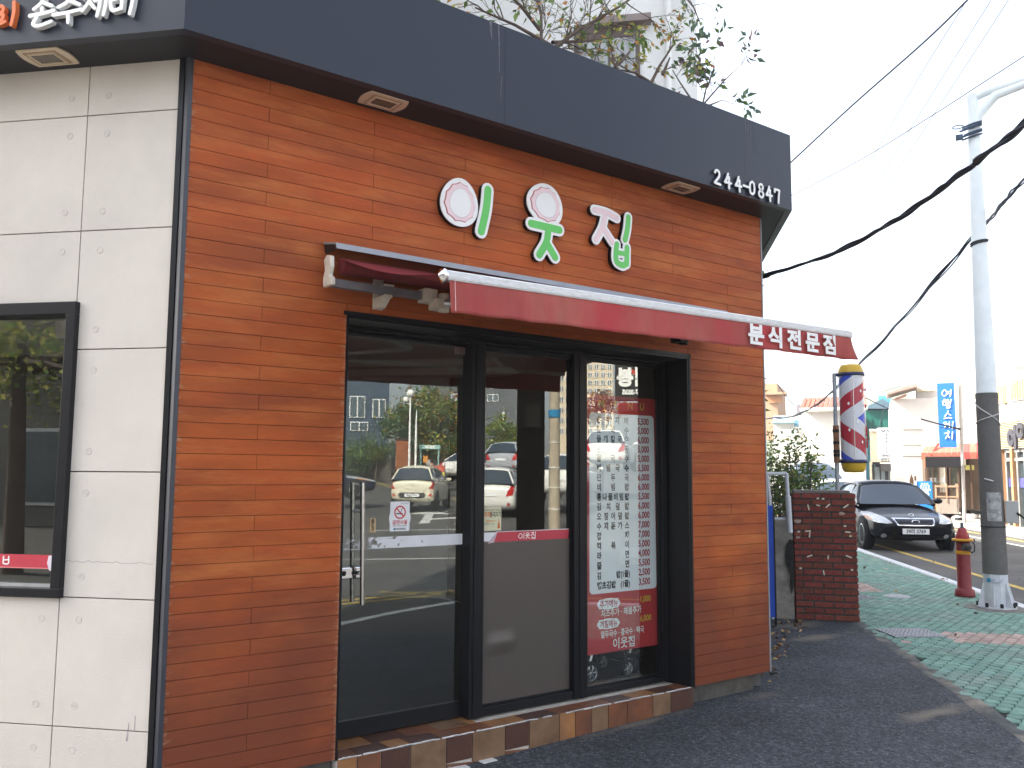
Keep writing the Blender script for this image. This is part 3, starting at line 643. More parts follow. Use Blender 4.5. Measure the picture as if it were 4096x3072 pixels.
val=mb.build("valance",M_REDV,aw); sd=val.modifiers.new("t",'SOLIDIFY'); sd.thickness=.0015; sd.offset=1
mb=MB(); mb.ribbon([(.752,2.185),(.758,2.05)],.0014,-1.136,-1.1385); mb.build("stitching",mat("thread",(.6,.4,.42),.8,var=0),val)
mb=MB(); xs_=2.585
for ch in "분식전문점":
    mb.text(ch,xs_,2.101+(xs_-2.592)*.010,.118,-1.146,0,1.24,bold=.0045); xs_+=.167
vt=mb.build("lettering",LETTER,aw); sd=vt.modifiers.new("t",'SOLIDIFY'); sd.thickness=.002
mb=MB(); mb.box(.69,3.55,-.12,-.08,2.315,2.355); mb.box(.96,1.02,-.123,-.078,2.312,2.358); mb.build("torsion_bar",mat("bar_grey",(.20,.19,.20),.5,.2,var=.15,vs=15),aw)
for s,x in ((1,.675),(-1,3.585)):
    mb=MB(); mb.prism([(-.155,2.315),(-.06,2.315),(-.055,2.36),(-.075,2.40),(-.06,2.455),(-.09,2.475),(-.135,2.465),(-.14,2.41),(-.125,2.37),(-.155,2.35)],'x',x-.012,x+.012); mb.build("end_bracket",CREAM,aw,bevel=.005)
for x in (1.0,):
    mb=MB(); mb.box(x-.03,x+.03,-.006,-.001,2.25,2.42); mb.prism([(-.006,2.25),(-.05,2.255),(-.10,2.295),(-.125,2.30),(-.125,2.313),(-.006,2.313)],'x',x-.022,x+.022); mb.box(x-.03,x+.03,-.13,-.006,2.357,2.366); mb.build("wall_bracket",CREAM,aw,bevel=.003)
for s,x in ((1,1.24),(-1,3.10)):
    mb=MB(); mb.box(x-.04,x+.04,-.15,-.07,2.30,2.372); mb.box(x+.01,x+.09,-.19,-.10,2.262,2.318); mb.lathe([(0,.05),(.028,.05),(.03,-.05),(0,-.05)],16,0,T(x+.07*1,-.16,2.30))
    mb.build("arm_shoulder",CREAM if s>0 else BLK,aw,bevel=.005)
    mb=MB(); ex=x+s*.62 if s>0 else x-.62
    mb.tube([(x+.06,-.17,2.30),(ex,-.60,2.255)],.022,10); mb.tube([(ex,-.60,2.25),(x+s*.12,-1.07,2.21)],.018,10); mb.build("folding_arm",ALU,aw)
# ================================================================== shop name letters 이웃집
M_GREEN=mat("sign_green",(.11,.55,.10),.4,var=.03); M_PINK=mat("sign_pink",(.80,.62,.64),.4,var=.06,vs=8); M_PINKD=mat("sign_pink_edge",(.45,.14,.13),.5,var=.1)
sg=thing("shop_name_sign","white backed green and pink shop name lettering with two egg shapes mounted above the awning","sign",T(0,0,0))
def egg(mb,cx,cz,rx,rz,tilt,yb,yf,mi=0,n=44,scal=0,egg_k=.12):
    pts=[]
    for k in range(n):
        a=2*math.pi*k/n; r=1-scal*abs(math.sin(a*5.5)) ; x=rx*r*math.cos(a)*(1-egg_k*math.sin(a)); z=rz*r*math.sin(a)
        pts.append((cx+x*math.cos(tilt)-z*math.sin(tilt),cz+x*math.sin(tilt)+z*math.cos(tilt)))
    mb.prism(pts,'y',yb,yf,mi)
def letter(eggs,strokes,wb=.082,wf=.046):
    back=MB(); dk=MB(); e=0
    for (cx,cz,rx,rz,tl) in eggs:
        egg(dk,cx,cz,rx,rz,tl,-.001,-.030); egg(back,cx,cz,rx,rz,tl,-.030,-.036)
    for pts,c,ws in strokes:
        e+=.00035; dk.ribbon(pts,(ws or wf)+wb-.046,-.001,-.030-e); back.ribbon(pts,(ws or wf)+wb-.046,-.030-e,-.036-e)
    L=back.build("letter",LETTER,sg); dk.build("letter_return",BLK,L)
    fg,fp=MB(),MB(); e=0
    for pts,c,ws in strokes:
        e+=.00035; (fg if c=='g' else fp).ribbon(pts,ws or wf,-.036,-.0385-e)
    if fg.v: fg.build("letter_face",M_GREEN,L)
    if fp.v: fp.build("letter_face",M_PINK,L)
    for (cx,cz,rx,rz,tl) in eggs:
        m=MB(); egg(m,cx,cz,rx*.84,rz*.84,tl,-.036,-.0372,0,110,.07); m.build("egg_rim",M_PINKD,L)
        m=MB(); egg(m,cx+.003,cz,rx*.80,rz*.805,tl,-.0372,-.0382,0,110,.07); m.build("egg_white",M_PINK,L)
        m=MB(); egg(m,cx+.004,cz-.004,rx*.57,rz*.60,tl,-.0382,-.0384,0,60); m.build("yolk_line",mat("sign_grey",(.35,.32,.33),.5),L)
        m=MB(); egg(m,cx+.004,cz-.004,rx*.56,rz*.59,tl,-.0384,-.0394,0,60); m.build("yolk",LETTER,L)
letter([(1.484,2.918,.126,.140,R(-6))],[([(1.676,3.028),(1.664,2.91),(1.632,2.775)],'g',.047)])
letter([(2.103,3.026,.140,.128,R(-20))],[([(1.992,2.886),(2.11,2.885),(2.212,2.884)],'g',.046),([(2.124,2.872),(2.108,2.79),(2.055,2.705)],'g',.046),([(2.112,2.785),(2.178,2.708)],'g',.046)],wb=.080)
letter([],[([(2.50,3.066),(2.60,3.066),(2.694,3.046)],'p',.036),([(2.594,3.058),(2.565,2.962),(2.512,2.875)],'p',.036),([(2.572,2.962),(2.655,2.878)],'p',.034),
  ([(2.795,3.070),(2.785,2.99),(2.764,2.915)],'g',.040),([(2.690,2.872),(2.680,2.80),(2.690,2.757),(2.74,2.742),(2.768,2.757)],'g',.040),([(2.780,2.866),(2.776,2.757)],'g',.040),([(2.692,2.818),(2.772,2.822)],'g',.032)],wb=.078)
# telephone number on the fascia
tel=thing("phone_number_sign","raised white digits 244-0847 at the right end of the black canopy","sign",T(0,-.27,0))
DG={'2':[([(.1,.8),(.35,1),(.75,.9),(.78,.6),(.4,.3),(.05,.05)],1),([(.05,.04),(.5,.02),(.95,.0)],1)],
'4':[([(.55,1),(.3,.6),(.0,.32)],1),([(.0,.30),(.5,.33),(1,.34)],0),([(.68,.75),(.66,.4),(.68,-.08)],1)],
'-':[([(.05,.48),(.9,.46)],0)],
'0':[([(.52,.97),(.18,.80),(.10,.40),(.22,.10),(.50,.02)],1),([(.50,.02),(.80,.16),(.90,.50),(.80,.85),(.52,.97)],1)],
'8':[([(.50,.54),(.22,.66),(.20,.86),(.50,1.0),(.80,.86),(.78,.66),(.50,.54)],1),([(.50,.52),(.16,.36),(.14,.12),(.50,-.02),(.86,.12),(.84,.36),(.50,.52)],1)],
'7':[([(.05,.95),(.45,.96),(.92,.94)],0),([(.92,.93),(.8,.5),(.72,-.05)],1),([(.06,.93),(.06,.74)],0)]}
DK_=MB()
for ch,cx in zip("244-0847",(3.385,3.492,3.603,3.682,3.750,3.848,3.938,4.030)):
    m=MB(); d_=MB(); wdt=.062; e=0
    for pts,s in DG[ch]:
        e+=.0004; P_=[(cx-wdt/2+p[0]*wdt,3.350+p[1]*.094) for p in pts]; m.ribbon(P_,.0165,-.016,-.020-e,0,None,bool(s)); d_.ribbon(P_,.0165,-.001,-.016,0,None,bool(s))
    dg_=m.build("digit",LETTER,tel); d_.build("digit_return",mat("return_shadow",(.03,.035,.045),.5),dg_)  # digit sides coloured dark for the shadow on them
# side canopy lettering
HG={'손':[([(.5,1),(.42,.82),(.12,.62)],1),([(.45,.86),(.9,.68)],1),([(.48,.62),(.48,.44)],0),([(-.02,.38),(.5,.42),(1,.5)],1),([(.28,.30),(.14,.06),(.4,-.02),(.92,.10)],1)],
'수':[([(.62,1.0),(.4,.78),(.12,.66)],1),([(.56,.88),(.98,.68)],1),([(-.05,.36),(.5,.40),(1.05,.48)],1),([(.52,.40),(.55,.2),(.56,0)],1)],
'제':[([(.0,.86),(.25,.92),(.42,.98),(.25,.66),(.0,.34)],1),([(.28,.66),(.5,.40)],1),([(.50,.70),(.68,.72)],0),([(.72,1.0),(.70,.5),(.62,.08)],1),([(.95,1.05),(.95,.5),(.88,.1)],1)],
'비':[([(.05,1.0),(.02,.6),(.12,.25),(.5,.30)],1),([(.55,1.05),(.52,.6),(.50,.28)],1),([(.08,.66),(.52,.70)],0),([(.95,1.1),(.98,.6),(.88,.05)],1)],
'리':[([(.0,.85),(.35,.92),(.40,.70),(.05,.56)],1),([(.05,.56),(.42,.54),(.36,.28),(.0,.20),(.3,.12),(.55,.2)],1),([(.95,1.05),(.97,.6),(.88,.02)],1)]}
ss=thing("side_canopy_sign","raised white and orange brush lettering on the black canopy over the concrete wall","sign",FA@T(0,-.27,0))
for ch,u0,u1,z0,z1 in (('리',-.815,-.712,3.405,3.508),('손',-.628,-.510,3.392,3.520),('수',-.505,-.380,3.392,3.510),('제',-.368,-.246,3.400,3.520),('비',-.232,-.118,3.400,3.520)):
    m=MB(); e=0
    for pts,s in HG[ch]:
        e+=.0004; m.ribbon([(u0+p[0]*(u1-u0),z0+p[1]*(z1-z0)) for p in pts],[.019,.016],-.004,-.028-e,0,None,bool(s))
    m.build("letter",LETTER if ch!='리' else mat("letter_orange",(.72,.16,.035),.45,var=.03),ss)
# recessed soffit lamps
M_LF=mat("lamp_frame_cream",(.62,.50,.36),.45,var=.06)
def soffit_lamp(M,label):
    t=thing("soffit_light",label,"ceiling light",M,"square recessed lamps in the black soffit")
    mb=MB(); pts=[]
    for (x0,z0,x1,z1,bl) in ((-.108,-.08,.108,-.08,0),(.108,-.08,.108,.08,.018),(.108,.08,-.108,.08,0),(-.108,.08,-.108,-.08,-.018)):
        for k in range(6):
            u=k/6; pts.append((x0+(x1-x0)*u+bl*math.sin(math.pi*u),z0+(z1-z0)*u))
    mb.prism(pts,'z',-.010,.0); 
    inn=MB(); f=mb.build("frame",M_LF,t,bevel=.004)
    mb=MB(); 
    for a,b,c,d in ((-.085,.085,-.062,-.055),(-.085,.085,.055,.062),(-.085,-.078,-.055,.055),(.078,.085,-.055,.055)): mb.box(a,b,c,d,-.0125,-.010)
    mb.build("inner_trim",mat("lamp_trim",(.36,.25,.15),.5),t)
    mb=MB(); mb.box(-.062,.062,-.042,.042,-.0115,-.0095,0); mb.build("lens",mat("lamp_lens",(.13,.11,.085),.15,var=.25,vs=40),t)
    mb=MB()
    for a,b,c,d in ((-.07,.07,.042,.05),(-.07,.07,-.05,-.042),(-.07,-.062,-.042,.042),(.062,.07,-.042,.042)): mb.box(a,b,c,d,-.0165,-.0105)
    mb.build("lens_rim",M_LF,t)
    return t
soffit_lamp(T(.941,-.127,3.333),"cream framed recessed lamp in the soffit above the left half of the timber wall")
soffit_lamp(T(3.202,-.125,3.333),"cream framed recessed lamp in the soffit under the white phone number")
soffit_lamp(FA@T(-.66,-.135,3.333)@Matrix.Rotation(R(0),4,'Z'),"cream framed recessed lamp in the soffit over the concrete wall, beside the white lettering")
soffit_lamp(fr((4.222,-.02,3.333),SDIR)@T(2.1,-.12,0),"recessed lamp under the side street canopy, half hidden behind the wall corner")
# ================================================================== things on and behind the glass
mp_=thing("menu_poster","tall red and white menu sheet of dishes and prices hung inside the right hand pane","poster",T(0,.262,0))
mb=MB(); mb.box(2.692,3.352,0,.0012,.240,1.926); mb.build("sheet",mat("menu_red",(.50,.045,.05),.5,var=.05),mp_)
mb=MB(); r=.03; pts=[]
for cx,cz,a0 in ((3.318-r,1.806-r,0),(2.716+r,1.806-r,90),(2.716+r,.622+r,180),(3.332-r,.622+r,270)):
    for k in range(6): a=R(a0+90*k/5); pts.append((cx+r*math.cos(a),cz+r*math.sin(a)))
mb.prism(pts,'y',-.0008,0); mb.build("white_panel",mat("menu_white",(.86,.88,.90),.45,var=.03),mp_)
rows=[("손수제비","5,500"),("칼국수","5,000"),("들깨칼국수","6,000"),("우동","5,000"),("물국수","5,000"),("비빔국수","5,500"),("만두국","6,000"),("비빔밥","6,000"),("콩나물비빔밥","5,500"),("김치덮밥","6,000"),("오징어덮밥","6,000"),("수제돈까스","7,000"),("잡채","7,000"),("떡볶이","5,000"),("라면","4,000"),("쫄면","5,500"),("김밥(1줄)","2,500"),("땡초김밥(1줄)","3,500")]
mbk,mr_=MB(),MB()
for i,(nm,pr) in enumerate(rows):
    z=1.742-i*.0640; L,Rr=2.780,3.075
    if '(' in nm:
        if nm.startswith('김'): mbk.text('김',L,z,.050,-.0014,0,.85,bold=.0022); mbk.text('밥(1줄)',3.078,z,.050,-.0014,0,.85,'RIGHT',bold=.0022)
        else: mbk.text('땡초김밥',L,z,.052,-.0014,0,.88,bold=.0022); mbk.text('(1줄)',3.078,z,.050,-.0014,0,.85,'RIGHT',bold=.0022)
    else:
        k=len(nm)
        for q,ch in enumerate(nm): mbk.text(ch,L+(Rr-.042-L)*(q/(k-1)),z,.052,-.0014,0,.85,bold=.0022)
    mr_.text(pr,3.268,z,.062,-.0014,0,.80,'RIGHT',bold=.0018)
mbk.build("dish_lettering",INKB,mp_); mr_.build("price_lettering",INKR,mp_)
mb=MB(); mb.text("추가메뉴",2.883,.533,.052,-.0032,0,.85,'CENTER',bold=.0012); mb.text("계절메뉴",2.880,.405,.050,-.0032,0,.85,'CENTER',bold=.0012); bl=mb.build("bubble_lettering",INKR,mp_)
mb=MB()
for cx,cz,h,w_ in ((2.883,.552,.036,.10),(2.880,.424,.034,.098)):
    pts=[]
    for k in range(48):
        a=2*math.pi*k/48; rr=1+.05*math.cos(a*8)
        pts.append((cx+w_*.98*rr*math.copysign(abs(math.cos(a))**.6,math.cos(a)),cz+h*.95*rr*math.copysign(abs(math.sin(a))**.6,math.sin(a))))
    mb.prism(pts,'y',-.0020,0)
mb.build("bubble",mat("menu_white",(.7,.7,.7)),mp_)
mb=MB(); mb.text("1,000",3.272,.540,.056,-.0014,0,.85,'RIGHT',bold=.001); mb.text("6,000",3.275,.412,.056,-.0014,0,.85,'RIGHT',bold=.001)
for ch,x in zip("MENU",(2.80,2.94,3.065,3.18)): mb.text(ch,x,1.842,.075,-.0014,0,.9,bold=.0005)
mb.build("yellow_lettering",mat("ink_yellow",(.70,.52,.07),.5,var=0),mp_)
mb=MB(); mb.text("치즈추가 · 해물추가",2.812,.473,.054,-.0014,0,.84,bold=.0010); mb.text("열무국수 · 콩국수 · 떡국",2.810,.340,.050,-.0014,0,.80,bold=.0010); mb.text("이웃집",3.02,.262,.076,-.0014,0,1.0,'CENTER',bold=.0015)
mb.build("white_lettering",LETTER,mp_)
# no smoking sticker
ns=thing("no_smoking_sticker","white sticker with red barred cigarette ring and Korean writing on the glass door","sticker",T(1.3135,.2735,1.157))
mb=MB(); r=.008; pts=[]
for cx,cz,a0 in ((.062-r,.082-r,0),(-.061+r,.082-r,90),(-.063+r,-.082+r,180),(.062-r,-.082+r,270)):
    for k in range(5): a=R(a0+90*k/4); pts.append((cx+r*math.cos(a),cz+r*math.sin(a)))
mb.prism(pts,'y',-.0008,.0008); mb.prism([(.05,-.05),(.066,-.03),(.069,-.01),(.066,.012),(.05,.03)],'y',-.0004,.0010); mb.prism([(-.05,-.05),(-.066,-.03),(-.069,-.01),(-.066,.012),(-.05,.03)],'y',-.0004,.0010); mb.build("card",PAPER,ns)
mb=MB(); n=40
vs=[((.037 if q else .029)*math.cos(2*math.pi*k/n),-.0014,.022+(.037 if q else .029)*math.sin(2*math.pi*k/n)) for k in range(n) for q in (0,1)]
mb.add(vs,[(2*k,2*((k+1)%n),2*((k+1)%n)+1,2*k+1) for k in range(n)]); mb.ribbon([(-.022,.044),(.022,.0)],.007,-.001,-.0017,0,None,False)
mb.text("금연시설",0,-.042,.026,-.0014,0,1.0,'CENTER',bold=.0008); mb.build("ring",mat("sticker_red",(.55,.04,.04),.5,var=0),ns)
mb=MB(); mb.box(-.024,.018,-.0013,-.0010,.012,.018); mb.ribbon([(.005,.024),(.012,.032),(.008,.038),(.018,.044)],.003,-.0009,-.0013); mb.text("위반시 과태료 10만원",0,-.056,.010,-.0013,0,1,'CENTER'); mb.text("마산보건소",.008,-.075,.014,-.0013,0,1,'CENTER',bold=.0004); mb.text("건강도시창원",.030,.068,.010,-.0013,0,1,'CENTER'); mb.build("black_lettering",INKB,ns)
mb=MB(); mb.lathe([(0,.001),(.007,.001),(.007,0)],14,0,T(-.033,-.001,-.070)@Matrix.Rotation(R(90),4,'X')); mb.build("emblem",mat("sticker_blue",(.08,.25,.42),.5,var=0),ns)
el=thing("entrance_label","small beige label with three stacked Korean characters beside the door handle","sticker",T(1.145,.2735,1.112))
mb=MB(); mb.box(-.018,.018,-.0008,.0008,-.038,.038); mb.build("card",mat("label_beige",(.55,.40,.22),.6,var=.1),el)
mb=MB(); [mb.text(ch,0,z,.024,-.0013,0,1,'CENTER',bold=.0006) for ch,z in zip("출입구",(.014,-.009,-.032))]; mb.build("lettering",INKB,el)
# torn white strip on the door
M_TORN=mat("torn_vinyl",(.70,.71,.73),.5,var=.06)
n=M_TORN.node_tree.nodes;l=M_TORN.node_tree.links
tc=n.new("ShaderNodeTexCoord"); nz=n.new("ShaderNodeTexNoise"); nz.inputs["Scale"].default_value=30; nz.inputs["Detail"].default_value=7; nz.inputs["Roughness"].default_value=.7; l.new(tc.outputs["Object"],nz.inputs["Vector"])
sx=n.new("ShaderNodeSeparateXYZ"); l.new(tc.outputs["Object"],sx.inputs[0]); mr=n.new("ShaderNodeMapRange"); mr.inputs[1].default_value=.98; mr.inputs[2].default_value=1.65; mr.inputs[3].default_value=.46; mr.inputs[4].default_value=.70; l.new(sx.outputs["X"],mr.inputs[0])
gt=n.new("ShaderNodeMath"); gt.operation='GREATER_THAN'; l.new(nz.outputs["Fac"],gt.inputs[0]); l.new(mr.outputs[0],gt.inputs[1])
tp=n.new("ShaderNodeBsdfTransparent"); mx=n.new("ShaderNodeMixShader"); l.new(gt.outputs[0],mx.inputs[0]); l.new(n["Principled BSDF"].outputs[0],mx.inputs[1]); l.new(tp.outputs[0],mx.inputs[2]); l.new(mx.outputs[0],n["Material Output"].inputs[0])
mb=MB(); mb.box(.975,1.733,.2728,.2746,.985,1.047); o=mb.build("torn_strip",M_TORN); tag(o,"peeling white vinyl strip with torn flecks across the glass door","sticker")
mb=MB(); mb.box(.942,.972,.2728,.2746,.985,1.045); 
# red name strip
rs=thing("shop_name_strip","red vinyl strip with white shop name and peeled corner across the middle pane","sticker",T(0,.2345,0))
mb=MB(); mb.prism([(1.93,.990),(2.512,.993),(2.517,1.049),(1.955,1.050),(1.94,1.025)],'y',-.0012,.0002); mb.build("strip",REDV,rs)
mb=MB(); mb.box(1.948,2.515,-.0006,.0007,1.049,1.053); mb.prism([(1.849,1.050),(1.953,1.049),(1.90,.996),(1.852,1.0)],'y',-.0016,-.0004); mb.build("backing",PAPER,rs)
mb=MB(); mb.prism([(1.953,1.049),(1.928,.990),(1.885,.986)],'y',-.007,-.0018); mb.build("peeled_corner",mat("peel_lilac",(.55,.42,.47),.5,var=.1),rs)
mb=MB()
for pts,w_ in (([(2.128,1.036),(2.115,1.02),(2.126,1.008),(2.142,1.012),(2.142,1.030),(2.128,1.036)],.0045),([(2.158,1.040),(2.156,1.004)],.0045),([(2.185,1.040),(2.174,1.034),(2.184,1.027),(2.196,1.033),(2.186,1.040)],.004),([(2.168,1.022),(2.204,1.024)],.0045),([(2.187,1.022),(2.172,1.002)],.0045),([(2.187,1.014),(2.202,1.004)],.0045),
 ([(2.214,1.038),(2.234,1.039),(2.212,1.020)],.0045),([(2.224,1.03),(2.238,1.020)],.004),([(2.246,1.042),(2.245,1.018)],.0045),([(2.220,1.014),(2.220,1.002),(2.244,1.002)],.004),([(2.245,1.014),(2.244,1.002)],.004),([(2.221,1.009),(2.244,1.009)],.0035)):
    mb.ribbon(pts,w_,-.0012,-.0018-.00002*len(mb.f)/30)
mb.build("lettering",LETTER,rs)
lp=thing("lighthouse_poster","small pale yellow notice with orange lighthouse and Korean heading on the middle pane","poster",T(1.921,.2345,1.130))
mb=MB(); mb.box(-.066,.064,-.0012,.0002,-.070,.069); mb.build("sheet",mat("poster_yellow",(.66,.64,.44),.5,var=.06,vs=30),lp)
mb=MB(); mb.text("치매",-.062,.012,.036,-.0016,0,.75,bold=.001); mb.prism([(.036,-.058),(.056,-.058),(.050,-.018),(.042,-.018)],'y',-.0017,-.0012); mb.prism([(.046,-.002),(.052,-.012),(.040,-.012)],'y',-.0017,-.0012); mb.build("orange_print",mat("poster_orange",(.60,.14,.04),.5,var=0),lp)
mb=MB(); mb.text("등대지기",-.018,.012,.036,-.0016,0,.60,bold=.0008); mb.text("치매로부터 안전한 경상남도",0,.046,.012,-.0016,0,.9,'CENTER'); mb.text("실종신고 112",-.060,-.034,.014,-.0016,0,.9); mb.build("black_print",INKB,lp)
mb=MB(); mb.prism([(.040,-.012),(-.05,-.004),(-.045,-.022)],'y',-.0015,-.0012); mb.build("light_beam",mat("poster_beam",(.62,.42,.22),.5,var=0),lp)
# strip in the side window
sw_=thing("window_strip","red vinyl strip with curled white end across the foot of the side window","sticker",FA@T(0,.041,0))
mb=MB(); mb.box(-1.58,-.615,-.0012,.0,.952,1.011); mb.build("strip",REDV,sw_)
mb=MB(); mb.box(-1.58,-.615,-.0016,-.0002,.948,.9525); mb.build("edge_line",mat("strip_pink",(.7,.25,.25),.5),sw_)
mb=MB(); mb.prism([(-.628,1.008),(-.600,1.012),(-.572,1.008),(-.572,.955),(-.592,.934),(-.622,.943),(-.634,.975)],'y',-.010,-.002); mb.prism([(-.60,1.008),(-.575,1.0),(-.572,.965)],'y',-.011,-.009,1); mb.build("curled_end",[mat("peel_white",(.70,.64,.70),.5,var=.05),mat("peel_lilac",(.5,.4,.5))],sw_,bevel=.002)
mb=MB(); mb.ribbon([(-.868,1.0),(-.868,.985),(-.842,.985)],.006,-.0012,-.0020); mb.ribbon([(-.842,1.0),(-.842,.968),(-.868,.968),(-.868,.985)],.006,-.0012,-.0023); mb.build("lettering",LETTER,sw_)
# push chairs standing inside
def wheel(parent,M,rim,r):
    mb=MB(); mb.lathe([(r*.70,-.016),(r*.9,-.019),(r,-.010),(r,.010),(r*.9,.019),(r*.70,.016)],28,0,M); w_=mb.build("wheel",RUBBER,parent)
    mb=MB(); mb.lathe([(r*.70,.014),(r*.64,.012),(r*.62,-.012),(r*.70,-.014),(r*.70,.014)],28,0,M); mb.lathe([(0,.018),(r*.2,.016),(r*.24,-.01),(0,-.012)],16,0,M)
    for k in range(6):
        a=k*math.pi/3; b=a+.28
        mb.tube([M@Vector((r*.2*math.cos(a),r*.2*math.sin(a),.012)),M@Vector((r*.45*math.cos(a+.1),r*.45*math.sin(a+.1),.016)),M@Vector((r*.66*math.cos(b),r*.66*math.sin(b),.010))],[r*.09,r*.075,r*.06],6)
    mb.build("rim",rim,w_); return w_
def pushchair(x,y,rim,label,flip=0):
    t=thing("pushchair",label,"pushchair",T(x,y,.0),"pushchairs parked inside the window")
    RX=Matrix.Rotation(R(90),4,'X')
    for dx,dy,rr in ((0,0,.075),(.0,.30,.075),(.36,.02,.06),(.36,.28,.06)): wheel(t,T(dx,dy,rr)@RX,rim,rr)
    mb=MB()
    for dy in (.02,.28): mb.tube([(.0,dy,.075),(.10,dy,.38),(.30,dy,.75),(.48,dy,.95)],.011,10); mb.tube([(.36,dy,.06),(.34,dy,.16),(.16,dy,.5)],.011,10)
    mb.tube([(.48,.02,.95),(.50,.15,.97),(.48,.28,.95)],.012,10); mb.tube([(0,0,.075),(0,.30,.075)],.008,8); mb.build("frame",STEEL,t)
    mb=MB(); mb.box(.02,.34,.05,.25,.32,.35); mb.prism([(.28,.33),(.44,.74),(.41,.75),(.25,.34)],'y',.05,.25); mb.build("seat",mat("seat_cloth",(.05,.045,.04),.8,var=.2,vs=20),t,bevel=.01)
pushchair(2.885,.45,mat("rim_silver",(.55,.55,.56),.25,.6,var=0),"pushchair with pale spoked rims, behind the left foot of the menu sheet")
pushchair(3.30,.50,mat("rim_dark",(.10,.10,.11),.25,.5,var=0),"pushchair with dark rims, behind the right foot of the menu sheet")
# ================================================================== shrubs growing on the shop roof
def leafmat(name,c,c2=None,isl=.35): return mat(name,c,.5,var=.1,vs=20,island=isl,transl=.42,col2=c2,c2s=9,c2t=.55)
M_LFG=leafmat("leaf_green",(.16,.24,.07)); M_LFY=leafmat("leaf_yellow",(.42,.40,.11)); M_LFO=leafmat("leaf_orange",(.48,.25,.07)); M_LFB=leafmat("leaf_bluegreen",(.13,.20,.13)); M_LFP=leafmat("leaf_purple",(.26,.17,.18))
M_BARK=mat("bark",(.13,.10,.085),.9,var=.3,vs=30,bump=.4,bs=60)
def leaf(mb,p,d,ln,wd,mi,rnd):
    d=d.normalized(); s=d.cross(Vector((rnd.uniform(-1,1),rnd.uniform(-1,1),rnd.uniform(-1,1))))
    if s.length<1e-4: s=d.orthogonal()
    s.normalize(); n_=s.cross(d)
    a=p+d*ln*.08; m1=p+d*ln*.45+s*wd*.5+n_*wd*.14; m2=p+d*ln*.45-s*wd*.5+n_*wd*.14; b=p+d*ln-n_*ln*.12; c=p+d*ln*.5
    mb.add([a,m1,b,m2,c],[(0,1,4),(1,2,4),(2,3,4),(3,0,4)],mi)
def branches(tw,lf,p,d,ln,r,depth,rnd,leafp,lsz,mats_,droop=.0,spread=.7,kids=3):
    n_=4; pts=[p];q=p.copy();dd=d.normalized()
    for i in range(n_):
        dd=(dd+Vector((rnd.gauss(0,.16),rnd.gauss(0,.16),rnd.gauss(0,.14)-droop))).normalized(); q=q+dd*ln/n_; pts.append(q.copy())
    tw.tube(pts,[r*(1-.55*i/n_) for i in range(n_+1)],6 if r>.006 else 4,0,None,False)
    if depth==0:
        for k in range(2):
            if rnd.random()<leafp:
                pp=pts[rnd.randint(2,n_)]; leaf(lf,pp,dd+Vector((rnd.gauss(0,.6),rnd.gauss(0,.6),rnd.gauss(-.45,.5))),lsz*rnd.uniform(.7,1.25),lsz*rnd.uniform(.35,.5),rnd.choice(mats_),rnd)
        return
    for k in range(kids+(1 if rnd.random()<.5 else 0)):
        i=rnd.randint(1,n_); ax=Vector((rnd.gauss(0,1),rnd.gauss(0,1),rnd.gauss(0,.8))).normalized()
        branches(tw,lf,pts[i],(dd+ax*spread).normalized(),ln*rnd.uniform(.5,.78),r*.55,depth-1,rnd,leafp,lsz,mats_,droop,spread,kids)
LM=[M_LFG,M_LFY,M_LFO,M_LFB,M_LFP]
def shrub(label,paths,r0,depth,ln,leafp,lsz,mats_,seed,droop=0,kids=3,cat="shrub",name="roof_shrub",spread=.7,step=.45):
    rnd=random.Random(seed); t=thing(name,label,cat); tw,lf=MB(),MB()
    for P in paths:
        P=[Vector(p) for p in P]; N=len(P); tw.tube(P,[r0*(1-.6*i/max(1,N-1)) for i in range(N)],8,0,None,False)
        for i in range(N-1):
            k=max(1,int((P[i+1]-P[i]).length/step+.5))
            for q in range(k):
                p=P[i].lerp(P[i+1],(q+rnd.random())/k); ax=Vector((rnd.gauss(0,1),rnd.gauss(0,1),rnd.gauss(.3,.8))).normalized()
                branches(tw,lf,p,((P[i+1]-P[i]).normalized()*.7+ax*.8),ln*rnd.uniform(.6,1.2),r0*.36,depth,rnd,leafp,lsz,mats_,droop,spread,kids)
    tw.build("branch",M_BARK,t); lf.build("foliage",LM,t)
    return t
shrub("bare twiggy shrub with few green and orange leaves behind the black canopy's middle",[[at(2165,260,5.55),at(2165,60,5.6),at(2120,-120,5.7)],[at(2190,210,5.6),at(2330,110,5.7),at(2480,25,5.8),at(2600,-60,5.9)],[at(2200,180,5.6),at(2060,100,5.5),at(1900,30,5.4)],[at(2210,170,5.6),at(2330,165,5.9),at(2450,150,6.2)],[at(2160,120,5.6),at(2080,20,5.5),at(1990,-60,5.4)]],.013,2,.26,.40,.062,[0,0,0,2,1],4,kids=4,step=.10)
shrub("yellowing dense leafed shrub at the foot of the white block's window behind the canopy",[[at(2600,340,6.9),at(2640,260,6.9),at(2700,170,7)],[at(2600,330,6.9),at(2540,290,6.8),at(2480,280,6.8)],[at(2650,300,6.9),at(2680,230,6.9)],[at(2450,280,6.7),at(2500,230,6.8),at(2540,180,6.9)],[at(2480,290,6.7),at(2440,230,6.7)]],.014,2,.20,.95,.062,[1,1,0,0,2],7,droop=.06,kids=3,step=.12)
shrub("blue green leafed shrub with purple tinges at the right end of the canopy roof",[[at(2810,420,7.3),at(2830,330,7.3),at(2790,220,7.3)],[at(2820,410,7.3),at(2890,330,7.4),at(2930,290,7.4)],[at(2760,390,7.3),at(2720,330,7.3),at(2690,280,7.3)],[at(2840,420,7.3),at(2890,400,7.4)],[at(2830,350,7.3),at(2860,260,7.3)]],.008,2,.20,.95,.085,[3,3,3,4,0],9,kids=3,step=.15)
